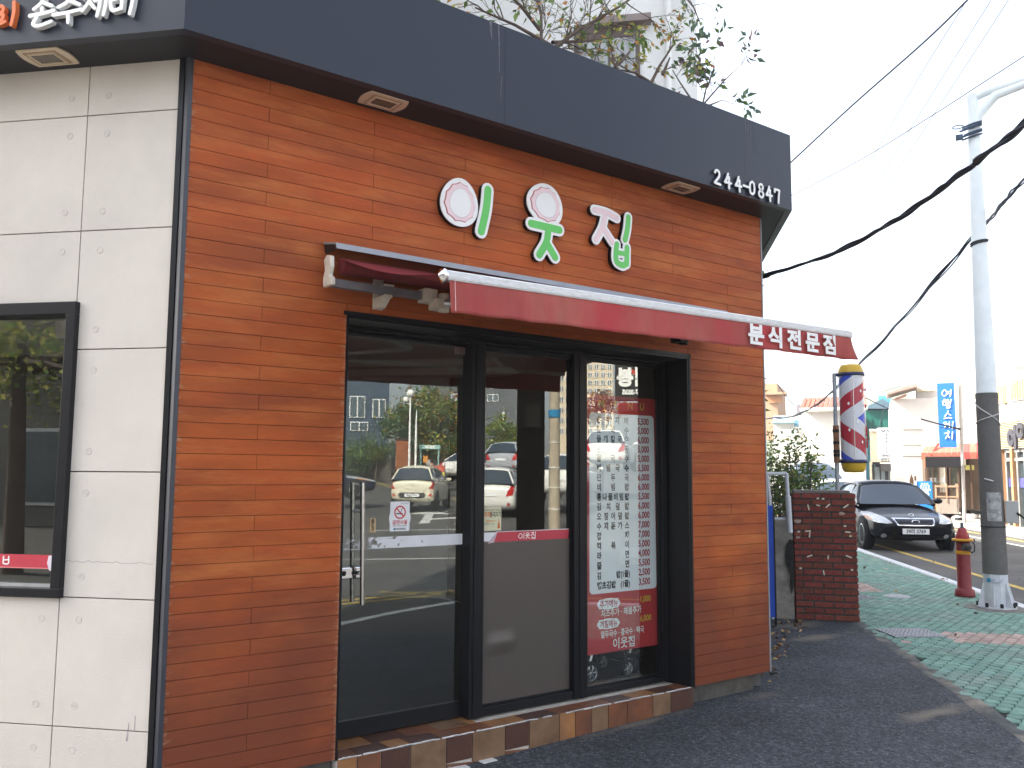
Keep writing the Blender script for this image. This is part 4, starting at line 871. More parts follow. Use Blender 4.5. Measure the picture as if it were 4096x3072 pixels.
shrub("leafy spray hanging in from above beside the white block's corner",[[at(2640,-140,7.6),at(2720,-40,7.6),at(2775,30,7.6),at(2800,90,7.6)],[at(2720,-40,7.6),at(2790,0,7.6)]],.010,1,.22,.85,.075,[3,3,0],15,droop=.12,kids=3,step=.12)
# ================================================================== street furniture on the green pavement
M_BRICK=mat("old_brick",(.17,.046,.033),.9,var=.22,vs=14,bump=.5,bs=60,island=.16)
M_MORT=mat("mortar",(.06,.053,.048),.95,var=.3,vs=30,bump=.6,bs=70)
pl=onz(3186,2478,-.12); pr=onz(3437,2490,-.12); ft=fr((pl.x,pl.y,-.12),(pr.x-pl.x,pr.y-pl.y)); PW=(pr-pl).length
bp=thing("brick_gatepost","dark red brick gatepost dotted with torn tape at the edge of the green pavement","gatepost",ft)
mb=MB(); hb=.0667; NB=20; random.seed(6); mm=MB(); mm.box(.004,PW-.004,.004,PW-.01,-.1,NB*hb-.002); mm.build("mortar",M_MORT,bp)
def brick_face(mb,wid,M,rows,h,L=.20):
    for r in range(rows):
        x=-(.5*L if r%2 else 0)-.02
        while x<wid:
            a,b=max(0,x+.008),min(wid,x+L-.008); 
            if b-a>.03: mb.box(a,b,-.004+random.uniform(-.003,.002),.05,r*h+.0085+random.uniform(0,.002),r*h+h-.008,0,M)
            x+=L
brick_face(mb,PW,Matrix.Identity(4),NB,hb); brick_face(mb,PW,T(PW,0,0)@Matrix.Rotation(R(90),4,'Z'),NB,hb); brick_face(mb,PW,T(0,PW,0)@Matrix.Rotation(R(-90),4,'Z'),NB,hb)
mb.build("brickwork",M_BRICK,bp,bevel=.003)
mb=MB(); mb.box(.01,PW-.05,.01,PW-.02,NB*hb,NB*hb+.025); mb.build("cap",mat("cap_stone",(.17,.15,.14),.9,var=.3,vs=15,bump=.5,bs=50),bp)
M_TAPE=mat("old_tape",(.55,.50,.40),.6,var=.15,vs=30); mb=MB()
def zl(px,py): q=loc(ft,px,py,-.006); return q
for k,(a,b) in enumerate((((540,375),(552,425)),((635,375),(665,382)),((735,400),(770,368)),((925,402),(970,372)),((515,655),(565,652)),((562,655),(556,715)),((535,928),(585,912)),((755,950),(758,918)),((950,918),(1005,938)),((945,662),(990,666)),((715,1120),(705,1080)))):
    p=[zl(3030+x/2.676,1880+y/2.676) for x,y in (a,b)]; mb.ribbon([(q.x,q.z) for q in p],.014,-.005,-.008-.0003*k,0,None,False,2)
for k,(x,y) in enumerate(((440,660),(995,708),(460,1052),(1010,1070),(935,600),(700,308),(645,305))):
    q=zl(3030+x/2.676,1880+y/2.676); mb.prism([(q.x-.014,q.z-.006),(q.x+.012,q.z-.010),(q.x+.016,q.z+.007),(q.x-.008,q.z+.011)],'y',-.0075-.0003*k,-.005)
mb.each("tape_scrap",M_TAPE,bp)
mb=MB()
for k,(x,y,s) in enumerate(((430,550,.036),(432,722,.022),(900,465,.03))):
    q=zl(3030+x/2.676,1880+y/2.676); mb.prism([(q.x+s*math.cos(a)*(1+.3*math.sin(a*3+k)),q.z+s*.7*math.sin(a)*(1+.2*math.cos(a*2))) for a in [2*math.pi*i/9 for i in range(9)]],'y',-.0068,-.003)
mb.each("spalled_patch",mat("spall",(.34,.24,.19),.9,var=.25,vs=40),bp)
# grey concrete post beside it
cp=at(3140,2400,9.75); a=loc(ft,3100,2300); b=loc(ft,3176,2300)
cpm=thing("concrete_post","weathered grey concrete post with a black mould stain, left of the brick gatepost","post",ft@T(0,0,0))
mb=MB(); mb.box(a.x,-.012,.02,.28,-.08,1.06); M_CP=mat("post_concrete",(.27,.25,.215),.9,var=.25,vs=7,bump=.7,bs=45,col2=(.15,.135,.115),c2s=3); mb.build("post",M_CP,cpm,bevel=.012)
mb=MB(); mb.prism([(-.085,.78),(-.05,.84),(-.012,.83),(-.008,.50),(-.02,.34),(-.045,.26),(-.06,.36),(-.052,.46),(-.095,.58),(-.10,.68)],'y',-.0135,-.011); mb.build("mould_stain",mat("mould",(.025,.024,.022),.95,var=.5,vs=35,bump=.6,bs=60),cpm)
# blue board edge and white tube frame
M_BLUE=mat("board_blue",(.015,.06,.36),.5,var=.1)
bb=thing("blue_board","narrow strip of a bright blue board standing behind the timber wall's right edge","board",T(0,0,0))
q0=at(3075,2030,8.9);q1=at(3100,2430,8.9); mb=MB(); Mb=fr((q0.x,q0.y,0),_rh); mb.box(-.08,.042,0,.03,-.02,q0.z+.02,0,Mb); mb.build("panel",M_BLUE,bb); mb=MB(); mb.box(.043,.055,-.005,.04,-.10,q0.z-.05,0,Mb); mb.build("edge_strip",BLK,bb)
tf=thing("tube_frame","white painted rectangular tube frame standing over the planter, left of the brick gatepost","frame",T(0,0,0))
M_TF=mat("tube_white",(.55,.57,.60),.5,var=.12,vs=15); mb=MB()
P=[at(3068,1895,9.3),at(3145,1893,9.3),at(3158,2075,9.3),at(3082,2075,9.3)]
mb.tube([P[0],P[1]],.022,4); mb.tube([P[1],at(3160,2130,9.3)],.022,4); mb.tube([P[0],at(3086,2100,9.3)],.022,4); mb.tube([P[3],P[2]],.016,4); mb.tube([at(3086,2100,9.3),at(3092,2480,9.3)],.018,4); mb.tube([at(3152,1985,9.25),at(3160,2130,9.25)],.03,4); mb.build("tube",M_TF,tf)
# shrub behind gatepost, ivy
def bush(name,label,c,rad,n,ls,mats_,seed,stems=14,cat="shrub",dens=1):
    rnd=random.Random(seed); t=thing(name,label,cat); tw,lf=MB(),MB(); c=Vector(c)
    cl=[]
    for k in range(stems):
        a=rnd.uniform(0,6.283); rr=math.sqrt(rnd.random()); top=c+Vector((rad[0]*rr*math.cos(a),rad[1]*rr*math.sin(a),rad[2]*rnd.uniform(.1,1.0)*math.sqrt(max(.05,1-rr*rr*.8))))
        b0=c+Vector((rad[0]*.3*math.cos(a)*rr,rad[1]*.3*math.sin(a)*rr,-rad[2])); m=b0.lerp(top,.5)+Vector((rnd.gauss(0,.06),rnd.gauss(0,.06),rnd.gauss(0,.05)))
        tw.tube([b0,m,top],[.010,.007,.003],5,0,None,False)
        for j in range(6):
            cl.append(m.lerp(top,rnd.random())+Vector((rnd.gauss(0,rad[0]*.16),rnd.gauss(0,rad[1]*.16),rnd.gauss(0,rad[2]*.14))))
    for k in range(n):
        p=rnd.choice(cl)+Vector((rnd.gauss(0,rad[0]*.10),rnd.gauss(0,rad[1]*.10),rnd.gauss(0,rad[2]*.09)))
        leaf(lf,p,Vector((rnd.gauss(0,1),rnd.gauss(0,1),rnd.gauss(-.1,.6))),ls*rnd.uniform(.6,1.3),ls*rnd.uniform(.3,.5),rnd.choice(mats_),rnd)
    tw.build("branch",M_BARK,t); lf.build("foliage",LM,t); return t
c=at(3165,1925,11.2); bush("shrub","loose green shrub overhanging the wall behind the brick gatepost",(c.x,c.y,1.25),(.36,.45,.85),2300,.080,[0,0,0,0,3,1],31,40)
c=at(3120,2075,9.7); bush("planter_plant","low ferny plant growing in the gap under the white tube frame",(c.x,c.y,.80),(.16,.16,.20),260,.07,[0,0,3],32,12,"plant")
c=at(3068,1640,9.3); bush("climbing_plant","climber with orange tinged leaves clinging beyond the timber wall's right edge",(c.x-.10,c.y+.08,2.15),(.10,.10,.50),200,.085,[0,0,2],33,8,"plant")
c=at(3058,1130,9.3); bush("overhanging_plant","small tuft of sunlit leaves poking out beyond the wall below the canopy end",(c.x-.05,c.y+.04,3.52),(.10,.10,.14),60,.08,[1,0],35,5,"plant")
# planter earth box that carries the shrub
pb=MB(); Mpb=ft; pb.box(-.55,-.05,.32,2.4,-.1,.95,0,None); pb.box(-.05,.62,.62,4.0,-.1,1.0,0); o=pb.build("planter_wall",M_CP); o.matrix_world=ft; tag(o,"low grey concrete planter wall holding the shrub behind the brick gatepost","planter")
# dry leaf litter
rnd=random.Random(44); lf=MB()
for k in range(170):
    if k<120: p=Vector((rnd.uniform(4.35,6.9),0,0)); p.y=(p.x-4.3)*.62+.25+abs(rnd.gauss(0,.28))-.25; p.z=-.112
    else: q=tn(rnd.uniform(4,16),rnd.uniform(4.5,8.4)); p=Vector((q.x,q.y,-.108 if (q.x-q.y)*SQ<6.5 else -.176))
    leaf(lf,p,Vector((rnd.gauss(0,1),rnd.gauss(0,1),rnd.uniform(0,.25))),rnd.uniform(.04,.085),rnd.uniform(.02,.04),rnd.choice([0,0,1]),rnd)
o=lf.build("leaf_litter",[mat("dry_leaf",(.11,.055,.035),.8,var=.3,vs=30,island=.3),mat("dry_leaf_tan",(.33,.22,.10),.8,var=.2,vs=30,island=.3)]); tag(o,kind="stuff")
# drain covers
M_IRON=mat("cast_iron",(.36,.36,.38),.6,.3,var=.3,vs=40,bump=.4,bs=80)
def grate(label,M,w_,h_,nx,ny):
    t=thing("drain_cover",label,"drain cover",M); mb=MB(); mb.box(0,w_,0,h_,-.012,-.004,0); mb.build("shadow_pit",DARK,t)
    mb=MB()
    for i in range(nx+1): x=w_*i/nx; mb.box(x-.008,x+.008,0,h_,-.004,.006)
    for j in range(ny+1):
        y=h_*j/ny; mb.box(-.008,w_+.008,y-.014,y+.014,-.003,.0065)
    mb.build("bars",M_IRON,t)
g0,g1=onz(3580,2548,-.115),onz(3782,2548,-.115); g2=onz(3523,2515,-.115)
grate("pale rectangular iron grating set between the asphalt and the green pavers",fr((g0.x,g0.y,-.112),(g1.x-g0.x,g1.y-g0.y)),(g1-g0).length,.40,13,6)
g0,g1=onz(3425,2396,-.115),onz(3505,2394,-.115)
grate("dark iron grating in the green pavers just behind the brick gatepost",fr((g0.x,g0.y,-.112),(g1.x-g0.x,g1.y-g0.y)),(g1-g0).length,.38,4,3)
q=onz(3587,2384,-.112); t=thing("manhole_cover","round whitish cover set in the green pavers","manhole cover",T(q.x,q.y,-.118)); mb=MB(); mb.lathe([(0,.012),(.13,.012),(.14,.009),(.155,.010),(.165,.0)],28); mb.build("lid",mat("lid_white",(.40,.41,.42),.8,var=.2,vs=20),t)
# fire hydrant
hy=onz(3860,2385,-.115); hd=thing("fire_hydrant","red pillar fire hydrant with yellow bands at the kerb","fire hydrant",T(hy.x,hy.y,-.12))
HR=mat("hydrant_red",(.19,.014,.018),.45,var=.18,vs=14,bump=.15,bs=40); HY=mat("hydrant_yellow",(.62,.30,.03),.5,var=.1)
mb=MB(); mb.lathe([(.0,.0),(.118,0),(.120,.02),(.112,.09),(.092,.10),(.084,.11),(.082,.53),(.080,.55),(.082,.56),(.085,.70),(.0,.70)],28); mb.build("barrel",HR,hd)
mb=MB(); mb.lathe([(.0,.73),(.112,.73),(.122,.725),(.126,.712),(.122,.700),(.085,.697)],28); mb.lathe([(.0835,.535),(.0865,.54),(.0865,.575),(.0835,.58)],28); mb.each("yellow_band",HY,hd)
mb=MB(); mb.lathe([(.080,.73),(.082,.76),(.066,.80),(.052,.83),(.048,.862),(.0,.865)],28); mb.build("bonnet",mat("bonnet_red",(.32,.024,.03),.4,var=.1,vs=12),hd)
mb=MB(); mb.lathe([(.032,.86),(.032,.872),(.02,.876),(.02,.93),(.0,.932)],8); mb.build("valve_stem",mat("stem_grey",(.09,.10,.11),.5,.6,var=.2),hd)
vdir=(CAM-Vector((hy.x,hy.y,0))); vdir.z=0; vdir.normalize(); sdir=Vector((-vdir.y,vdir.x,0)); nd=(vdir*.85+sdir*.35).normalized()
mb=MB(); nz=Vector((0,0,.632)); mb.tube([nz+nd*.06,nz+nd*.135],.052,16); mb.tube([nz+nd*.135,nz+nd*.17],[.045,.02],6); mb.build("nozzle_cap",mat("nozzle_grey",(.075,.065,.06),.6,.3,var=.3,vs=30),hd)
mb=MB(); ch=[Vector((0,0,.69))+sdir*.11+vdir*.03,Vector((0,0,.66))+sdir*.135+vdir*.04,Vector((0,0,.58))+sdir*.13+vdir*.05,Vector((0,0,.56))+sdir*.10+vdir*.07,Vector((0,0,.60))+nd*.13]; mb.tube(ch,.008,6); mb.tube([Vector((0,0,.71))+sdir*.10,Vector((0,0,.725))+sdir*.135,Vector((0,0,.69))+sdir*.135],.008,6); mb.build("chain",mat("chain",(.03,.03,.035),.5,.5),hd)
# lamp column with notice-proof wrap
pb0=onz(3988,2432,-.115); lp_=thing("street_light","tall pale street light column with grey wrap and white flanged foot at the kerb","street light",T(pb0.x,pb0.y,-.12))
DP=(pb0-CAM).dot(FWD)
M_POLE=mat("pole_grey_white",(.78,.84,.86),.5,var=.06,vs=5); M_WRAP=mat("pole_wrap",(.135,.13,.125),.75,var=.1,vs=10,bump=.8,bs=150); M_BASE=mat("pole_base_white",(.55,.57,.60),.5,var=.1,vs=8)
lean=Vector((0,0,0))
def ptop(py): 
    q=at(3988-(2432-py)*.0446,py,DP); return q-Vector((pb0.x,pb0.y,-.12))
zw0=ptop(2296).z; zw1=ptop(1565).z; ztop=ptop(285).z
dirv=(ptop(285)-Vector((0,0,0))); axis=lambda z: Vector((0,0,z))
mb=MB(); mb.tube([axis(zw1-.05),axis(ztop)],[.112,.062],24); mb.tube([axis(.5),axis(zw1)],[.115,.112],20); mb.build("shaft",M_POLE,lp_)
mb=MB(); K=10
mb.tube([axis(zw0+(zw1-zw0)*k/K) for k in range(K+1)],[.133-.014*k/K for k in range(K+1)],28); mb.tube([axis(zw1-.06),axis(zw1)],.123,28); mb.tube([axis(zw0+(zw1-zw0)*.72),axis(zw0+(zw1-zw0)*.722)],.126,28); mb.tube([axis(zw0+(zw1-zw0)*.41),axis(zw0+(zw1-zw0)*.412)],.131,28); mb.build("wrap",M_WRAP,lp_)
mb=MB(); mb.lathe([(.0,.03),(.222,.03),(.222,.012),(.0,.01)],8,0,None,False); mb.lathe([(.138,.03),(.136,zw0)],8,0,None,False)
for k in range(6):
    a=k*math.pi/3+.3; Mr=Matrix.Rotation(a,4,'Z'); mb.prism([(.13,.03),(.205,.03),(.203,.05),(.138,.30),(.13,.30)],'y',-.006,.006,0,Mr)
mb.build("foot",M_BASE,lp_)
mb=MB()
for k in range(8):
    a=k*math.pi/4+.3+math.pi/8; mb.tube([(.2*math.cos(a),.2*math.sin(a),.03),(.2*math.cos(a),.2*math.sin(a),.075)],.018,6)
mb.each("bolt",DARK,lp_)
mb=MB(); Lr=[(-.30,.0)]; mb.lathe([(0,.0),(.36,0),(.37,-.03),(.37,-.10),(0,-.10)],8,0,T(0,0,.008),False); mb.build("plinth",mat("plinth_stone",(.19,.18,.16),.9,var=.3,vs=9,bump=.6,bs=40),lp_)
cdir=(CAM-Vector((pb0.x,pb0.y,0))); cdir.z=0; cdir.normalize(); csd=Vector((-cdir.y,cdir.x,0))
Mf=fr((0,0,0),(csd.x,csd.y))   # x to the right as seen from the shop, -y towards the camera
mb=MB(); 
def curved(mb,x0,x1,z0,z1,r,mi=0,n=6):
    vs=[];fs=[]
    for k in range(n+1):
        x=x0+(x1-x0)*k/n; y=-math.sqrt(max(1e-6,r*r-x*x)); vs+=[(x,y,z0),(x,y,z1)]
    fs=[(2*k,2*k+2,2*k+3,2*k+1) for k in range(n)]
    mb.add([Mf@Vector(v) for v in vs],fs,mi)
curved(mb,-.055,.095,ptop(2085).z,ptop(1970).z,.1335); mb.build("clear_sleeve",mat("sleeve",(.33,.335,.34),.25,var=.4,vs=18,col2=(.20,.20,.21),c2s=12),lp_)
mb=MB(); curved(mb,-.09,-.05,zw0-.085,zw0-.045,.1465); mb.build("blue_mark",mat("mark_blue",(.03,.25,.42),.5),lp_)
mb=MB(); curved(mb,-.045,.075,zw0-.085,zw0-.045,.1465); mb.build("paper_label",mat("mark_pale",(.45,.48,.55),.5,var=.4,vs=60),lp_)
mb=MB(); mb.add([Mf@Vector(v) for v in ()],[]) if False else None
mb.box(.13,.27,-.06,.04,ptop(2085).z-.02,ptop(2003).z,0,Mf); mb.build("meter_box",mat("meter_grey",(.42,.42,.41),.6,var=.08),lp_,bevel=.008)
mb=MB(); mb.tube([Mf@Vector((.25,-.07,ptop(2050).z)),Mf@Vector((.33,-.06,ptop(2075).z)),Mf@Vector((.36,-.04,ptop(2050).z))],.012,6); mb.build("meter_cable",DARK,lp_)
mb=MB()
def wrapwire(z0,z1,a0,a1,r,rr): return [Mf@Vector((r*math.sin(a0+(a1-a0)*k/14),-r*math.cos(a0+(a1-a0)*k/14),z0+(z1-z0)*k/14)) for k in range(15)]
mb.tube(wrapwire(ptop(1600).z,ptop(1700).z,-1.5,1.5,.128,0),.006,5); mb.tube(wrapwire(ptop(1690).z,ptop(1645).z,-1.5,1.5,.130,0),.006,5); mb.tube(wrapwire(ptop(1915).z,ptop(1925).z,-.5,.2,.134,0),.008,5); mb.each("white_tie",mat("tie_white",(.62,.61,.60),.6),lp_)
mb=MB(); mb.tube(wrapwire(ptop(935).z,ptop(922).z,-1.5,1.5,.094,0),.012,5); mb.tube(wrapwire(ptop(945).z,ptop(928).z,-1.5,1.5,.094,0),.010,5); mb.tube(wrapwire(ptop(2107).z,ptop(2107).z,-1.6,1.6,.135,0),.007,5); mb.each("wire_band",mat("band_dark",(.05,.055,.065),.5),lp_)
mb=MB(); za=ptop(285).z; arm=[Mf@Vector((0,0,za-.55)),Mf@Vector((.05,0,za-.28)),Mf@Vector((.25,0,za-.06)),Mf@Vector((.6,0,za+.03)),Mf@Vector((2.2,0,za+.30))]; mb.tube(arm,[.06,.062,.055,.05,.04],14); mb.tube([Mf@Vector((0,0,za-.05)),Mf@Vector((.2,0,za+.02)),Mf@Vector((.6,0,za+.08))],.05,12); mb.build("arm",M_POLE,lp_)
mb=MB(); mb.box(2.1,2.75,-.13,.13,za+.24,za+.34,0,Mf); mb.build("lantern",M_POLE,lp_,bevel=.04)
# cable hardware
mb=MB(); rnd=random.Random(3)
for k in range(7):
    zz=ptop(430).z-.03*k+rnd.uniform(-.02,.02); mb.tube([Mf@Vector((-.12+rnd.uniform(-.04,.02),-.09,zz)),Mf@Vector((.0,-.10,zz+.03)),Mf@Vector((.09,-.08,zz+.05))],.012,5)
mb.box(-.2,-.12,-.1,-.03,ptop(480).z,ptop(462).z,0,Mf); mb.tube([Mf@Vector((-.17+.06*math.cos(a),-.07,ptop(425).z+.022*math.sin(a))) for a in [k*.55 for k in range(13)]],.007,5); mb.build("cable_clamp",mat("clamp",(.06,.09,.14),.5,var=.3,vs=20),lp_)
# utility tag pole carrying the barber pole
bq=at(3352,2000,10.9); bp0=onz(3352,2300,-.1) ; BX=Vector((bq.x,bq.y,-.12))
br=thing("barber_pole","red white and blue striped barber pole with yellow caps on a thin steel post","barber pole",T(BX.x,BX.y,-.12))
DB=10.9; zb=lambda py,px=3340: at(px,py,DB).z+.12
M_POST=mat("post_galv",(.33,.35,.38),.5,.3,var=.15,vs=12)
Mq=fr((0,0,0),(_rh.x,_rh.y)); k_=DB/F; dxp=lambda px,py: (px-(3340+(py-1700)*.052))*k_
mb=MB(); mb.tube([(0,0,.0),(0,0,zb(1488))],[.030,.024],12); mb.build("post",M_POST,br)
ctr=(3395-3330)*k_; H0,H1=zb(1840),zb(1498); CR=.148
BC=Mq@Vector((ctr,-.02,0))
M_BAR=bpy.data.materials.new("barber_stripes"); M_BAR.use_nodes=True; n=M_BAR.node_tree.nodes;l=M_BAR.node_tree.links
p=n["Principled BSDF"]; p.inputs["Roughness"].default_value=.18; tc=n.new("ShaderNodeTexCoord"); sx=n.new("ShaderNodeSeparateXYZ"); l.new(tc.outputs["Object"],sx.inputs[0])
at2=n.new("ShaderNodeMath"); at2.operation='ARCTAN2'; l.new(sx.outputs["Y"],at2.inputs[0]); l.new(sx.outputs["X"],at2.inputs[1])
ab=n.new("ShaderNodeMath"); ab.operation='ABSOLUTE'; l.new(at2.outputs[0],ab.inputs[0])
zz=n.new("ShaderNodeMath"); zz.operation='ADD'; zz.inputs[1].default_value=-.52; l.new(sx.outputs["Z"],zz.inputs[0])
za_=n.new("ShaderNodeMath"); za_.operation='ABSOLUTE'; l.new(zz.outputs[0],za_.inputs[0])
ma=n.new("ShaderNodeMath"); ma.operation='MULTIPLY_ADD'; ma.inputs[1].default_value=.095; l.new(ab.outputs[0],ma.inputs[0]); l.new(za_.outputs[0],ma.inputs[2])
rp=n.new("ShaderNodeValToRGB"); rp.color_ramp.interpolation='CONSTANT'; els=rp.color_ramp.elements
seqc=[(0,(.05,.09,.55)),(.14,(.62,.62,.66)),(.32,(.42,.03,.05)),(.52,(.62,.62,.66)),(.69,(.05,.09,.55)),(.78,(.62,.62,.66)),(.9,(.42,.03,.05))]
els[0].position=0; els[0].color=(*seqc[0][1],1); els[1].position=seqc[1][0]; els[1].color=(*seqc[1][1],1)
for ps,c in seqc[2:]: e_=els.new(ps); e_.color=(*c,1)
l.new(ma.outputs[0],rp.inputs[0]); l.new(rp.outputs[0],p.inputs["Base Color"])
# the stripe zigzag's crease faces a little right of the shop
Mc=Matrix.Translation((BC.x,BC.y,H0))@Matrix.Rotation(PSI-R(22)-R(70),4,'Z')
mb=MB(); mb.lathe([(CR,0),(CR,H1-H0)],48); cy=mb.build("striped_drum",M_BAR,br); cy.matrix_local=Mc
mb=MB(); q=BC; Mt=Matrix.Translation((BC.x,BC.y,0))
mb.lathe([(.155,H1+.035),(.150,H1+.06),(.135,H1+.10),(.118,H1+.135),(.05,H1+.145),(0,H1+.146)],32,0,Mt); mb.lathe([(.150,H0-.035),(.148,H0-.06),(.135,H0-.115),(.11,H0-.15),(.0,H0-.155)],32,0,Mt); mb.each("yellow_cap",mat("barber_yellow",(.58,.36,.02),.4,var=.06),br)
mb=MB()
for zc in (H1-.005,H0-.035):
    mb.lathe([(.150,zc),(.163,zc),(.163,zc+.04),(.150,zc+.04)],32,0,Mt); mb.tube([Vector((0,0,zc+.02)),Vector((BC.x,BC.y,zc+.02))],.022,8)
mb.each("clamp_ring",mat("barber_navy",(.025,.03,.10),.45,var=.1),br)
mb=MB()
for a in (40,130,220,310):
    mb.tube([(BC.x+.158*math.cos(R(a)),BC.y+.158*math.sin(R(a)),H0),(BC.x+.158*math.cos(R(a)),BC.y+.158*math.sin(R(a)),H1)],.004,6)
mb.each("guard_rod",CHROME,br)
mb=MB(); rr=random.Random(2)
for (px,py) in ((3404,1563),(3360,1614),(3366,1720),(3416,1768),(3395,1686)):
    h=zb(py); ang=math.asin(max(-.95,min(.95,((px-(3330+(py-1700)*.052)-62))*k_/CR))); dn=Mq.to_3x3()@Vector((math.sin(ang),-math.cos(ang),0)); sd2=Vector((-dn.y,dn.x,0)); c_=BC+dn*(CR+.003)+Vector((0,0,h))
    mb.add([c_+Vector((0,0,.024)),c_+sd2*.016,c_-Vector((0,0,.024)),c_-sd2*.016],[(0,1,2,3)])
mb.each("white_diamond",LETTER,br)
mb=MB(); dn=Mq.to_3x3()@Vector((math.sin(1.25),-math.cos(1.25),0)); Ml=fr(BC,(-dn.y,dn.x)) ; Ml=Ml@T(0,-CR-.012,0)
for (z0,z1,x0,x1) in ((zb(1560),zb(1552),-.05,.05),(zb(1630),zb(1617),-.04,.05),(zb(1744),zb(1706),-.05,-.028),(zb(1744),zb(1736),-.05,.05),(zb(1744),zb(1706),.028,.05),(zb(1727),zb(1721),-.05,.05),(zb(1760),zb(1752),-.06,.06),(zb(1790),zb(1762),-.06,-.04),(zb(1774),zb(1768),-.06,.05),(zb(1790),zb(1783),-.06,.05)): mb.box(x0,x1,-.010,.006,min(z0,z1),max(z0,z1),0,Ml)
mb.build("red_lettering",mat("barber_red",(.50,.03,.04),.5),br)
mb=MB(); mb.tube([(0,0,zb(1850)),(0,0,zb(1700))],.036,12); mb.build("rust_sleeve",mat("rust",(.22,.11,.06),.9,var=.4,vs=25),br)
mb=MB()
for py in (1722,1770,1805,1820): mb.tube([(0,0,zb(py+6)),(0,0,zb(py-6))],.040,12)
mb.each("tape_band",RUBBER,br)
# ================================================================== vehicles
def car(name,label,M,kind,paint,group=None,plate=None,rear=False,far=False):
    t=thing(name,label,"car",M,group)
    P={'sedan':dict(L=4.85,W=.895,zb=.20,st=[(0,.60,.42,.60,.62),(.02,.76,.30,.62,.66),(.06,.85,.22,.66,.735),(.14,.885,.2,.70,.80),(.26,.895,.2,.78,.90),(.34,.895,.2,.82,.955),(.5,.895,.2,.86,.97),(.72,.895,.2,.88,.98),(.84,.885,.2,.90,1.0),(.93,.86,.24,.88,.985),(.98,.80,.34,.80,.93),(1,.72,.44,.72,.80)],cab=[(.285,.955,.955),(.33,.985,1.10),(.415,1.0,1.385),(.5,1.0,1.455),(.63,1.0,1.46),(.74,1.0,1.40),(.85,.99,1.08),(.875,.985,1.0)],wr=.325,wx=(.165,.745)),
       'hatch':dict(L=3.6,W=.80,zb=.2,st=[(0,.56,.42,.60,.64),(.03,.70,.28,.64,.74),(.1,.77,.2,.72,.86),(.25,.80,.2,.84,.98),(.5,.80,.2,.90,1.02),(.8,.80,.2,.92,1.04),(.93,.785,.22,.92,1.04),(.98,.76,.30,.88,1.0),(1,.70,.42,.80,.92)],cab=[(.22,.95,.98),(.36,1.03,1.38),(.5,1.03,1.475),(.75,1.03,1.49),(.92,1.03,1.42),(.985,1.02,1.02)],wr=.29,wx=(.17,.83)),
       'suv':dict(L=4.3,W=.89,zb=.25,st=[(0,.62,.5,.72,.80),(.03,.78,.32,.80,.92),(.1,.86,.26,.90,1.05),(.25,.89,.26,1.0,1.13),(.5,.89,.26,1.04,1.16),(.8,.89,.26,1.06,1.18),(.93,.875,.28,1.06,1.18),(.98,.84,.36,1.0,1.12),(1,.78,.5,.9,1.0)],cab=[(.24,1.1,1.12),(.36,1.16,1.52),(.5,1.16,1.64),(.75,1.16,1.66),(.92,1.16,1.58),(.985,1.15,1.15)],wr=.345,wx=(.175,.81))}[kind]
    L,Wd=P['L'],P['W']; mb=MB(); vs=[]
    sect=lambda w,zb_,zs,zt:[(0,zb_),(w*.80,zb_),(w*.95,zb_+.05),(w,zb_+.16),(w*1.0,(zb_+zs)*.52),(w*.985,zs-.03),(w*.95,zs+.015),(w*.80,zs+(zt-zs)*.68),(w*.45,zt-.008),(0,zt)]
    S=[]
    for (fx_,w,zb_,zs,zt) in P['st']:
        h=sect(w,zb_,zs,zt); S.append([(-fx_*L,y,z) for y,z in h]+[(-fx_*L,-y,z) for y,z in h[-2:0:-1]])
    n=len(S[0]); vs=[p for s in S for p in s]
    fs=[(i*n+k,i*n+(k+1)%n,(i+1)*n+(k+1)%n,(i+1)*n+k) for i in range(len(S)-1) for k in range(n)]
    fs=[f[::-1] for f in fs]+[list(range(n)),list(range((len(S)-1)*n,len(S)*n))[::-1]]
    mb.add(vs,fs,0,True); body=mb.build("body",paint,t,subsurf=2)
    dg=bpy.context.evaluated_depsgraph_get(); bpy.context.view_layer.update(); dg.update(); ev=body.evaluated_get(dg); me=ev.to_mesh(); bvh=BVHTree.FromPolygons([v.co.copy() for v in me.vertices],[list(p.vertices) for p in me.polygons]); ev.to_mesh_clear()
    # glasshouse
    gm=MB(); rings=[]
    wb=Wd*.90
    C=P['cab']; N=len(C)
    for i,(fx_,zb_,zt) in enumerate(C):
        hh=max(.0,zt-zb_); top=wb-.30*hh/.5*.9 if hh>0 else wb; top=max(Wd*.62,wb-.52*hh)
        rings.append([(-fx_*L,wb,zb_-.06),(-fx_*L,wb-.25*(wb-top),zb_+hh*.30),(-fx_*L,top+.03,zb_+hh*.86),(-fx_*L,top-.06,zb_+hh*.97),(-fx_*L,top*.5,zt+.012*(hh>.2)),(-fx_*L,0,zt+.02*(hh>.2))])
    full=[r+[(x,-y,z) for x,y,z in r[-2::-1]] for r in rings]; n=len(full[0]); vs=[p for r in full for p in r]
    roof=[]; glz=[]
    zmax=max(c[2] for c in C)
    for i in range(N-1):
        isroof=C[i][2]>zmax-.10 and C[i+1][2]>zmax-.10
        for k in range(n-1):
            f=(i*n+k,(i+1)*n+k,(i+1)*n+k+1,i*n+k+1)
            (roof if (isroof and 2<=k<=n-4) else glz).append(f)
    gm.add(vs,glz,0,True); gm.build("glazing",mat("car_glass_%s"%("a" if not far else "b"),(.03,.045,.065),.06,var=.1,vs=1,spec=.9),t)
    rm=MB(); rm.add(vs,roof,0,True); ro=rm.build("roof_panel",paint,t); sd=ro.modifiers.new("t",'SOLIDIFY'); sd.thickness=.025; sd.offset=0
    pm=MB()
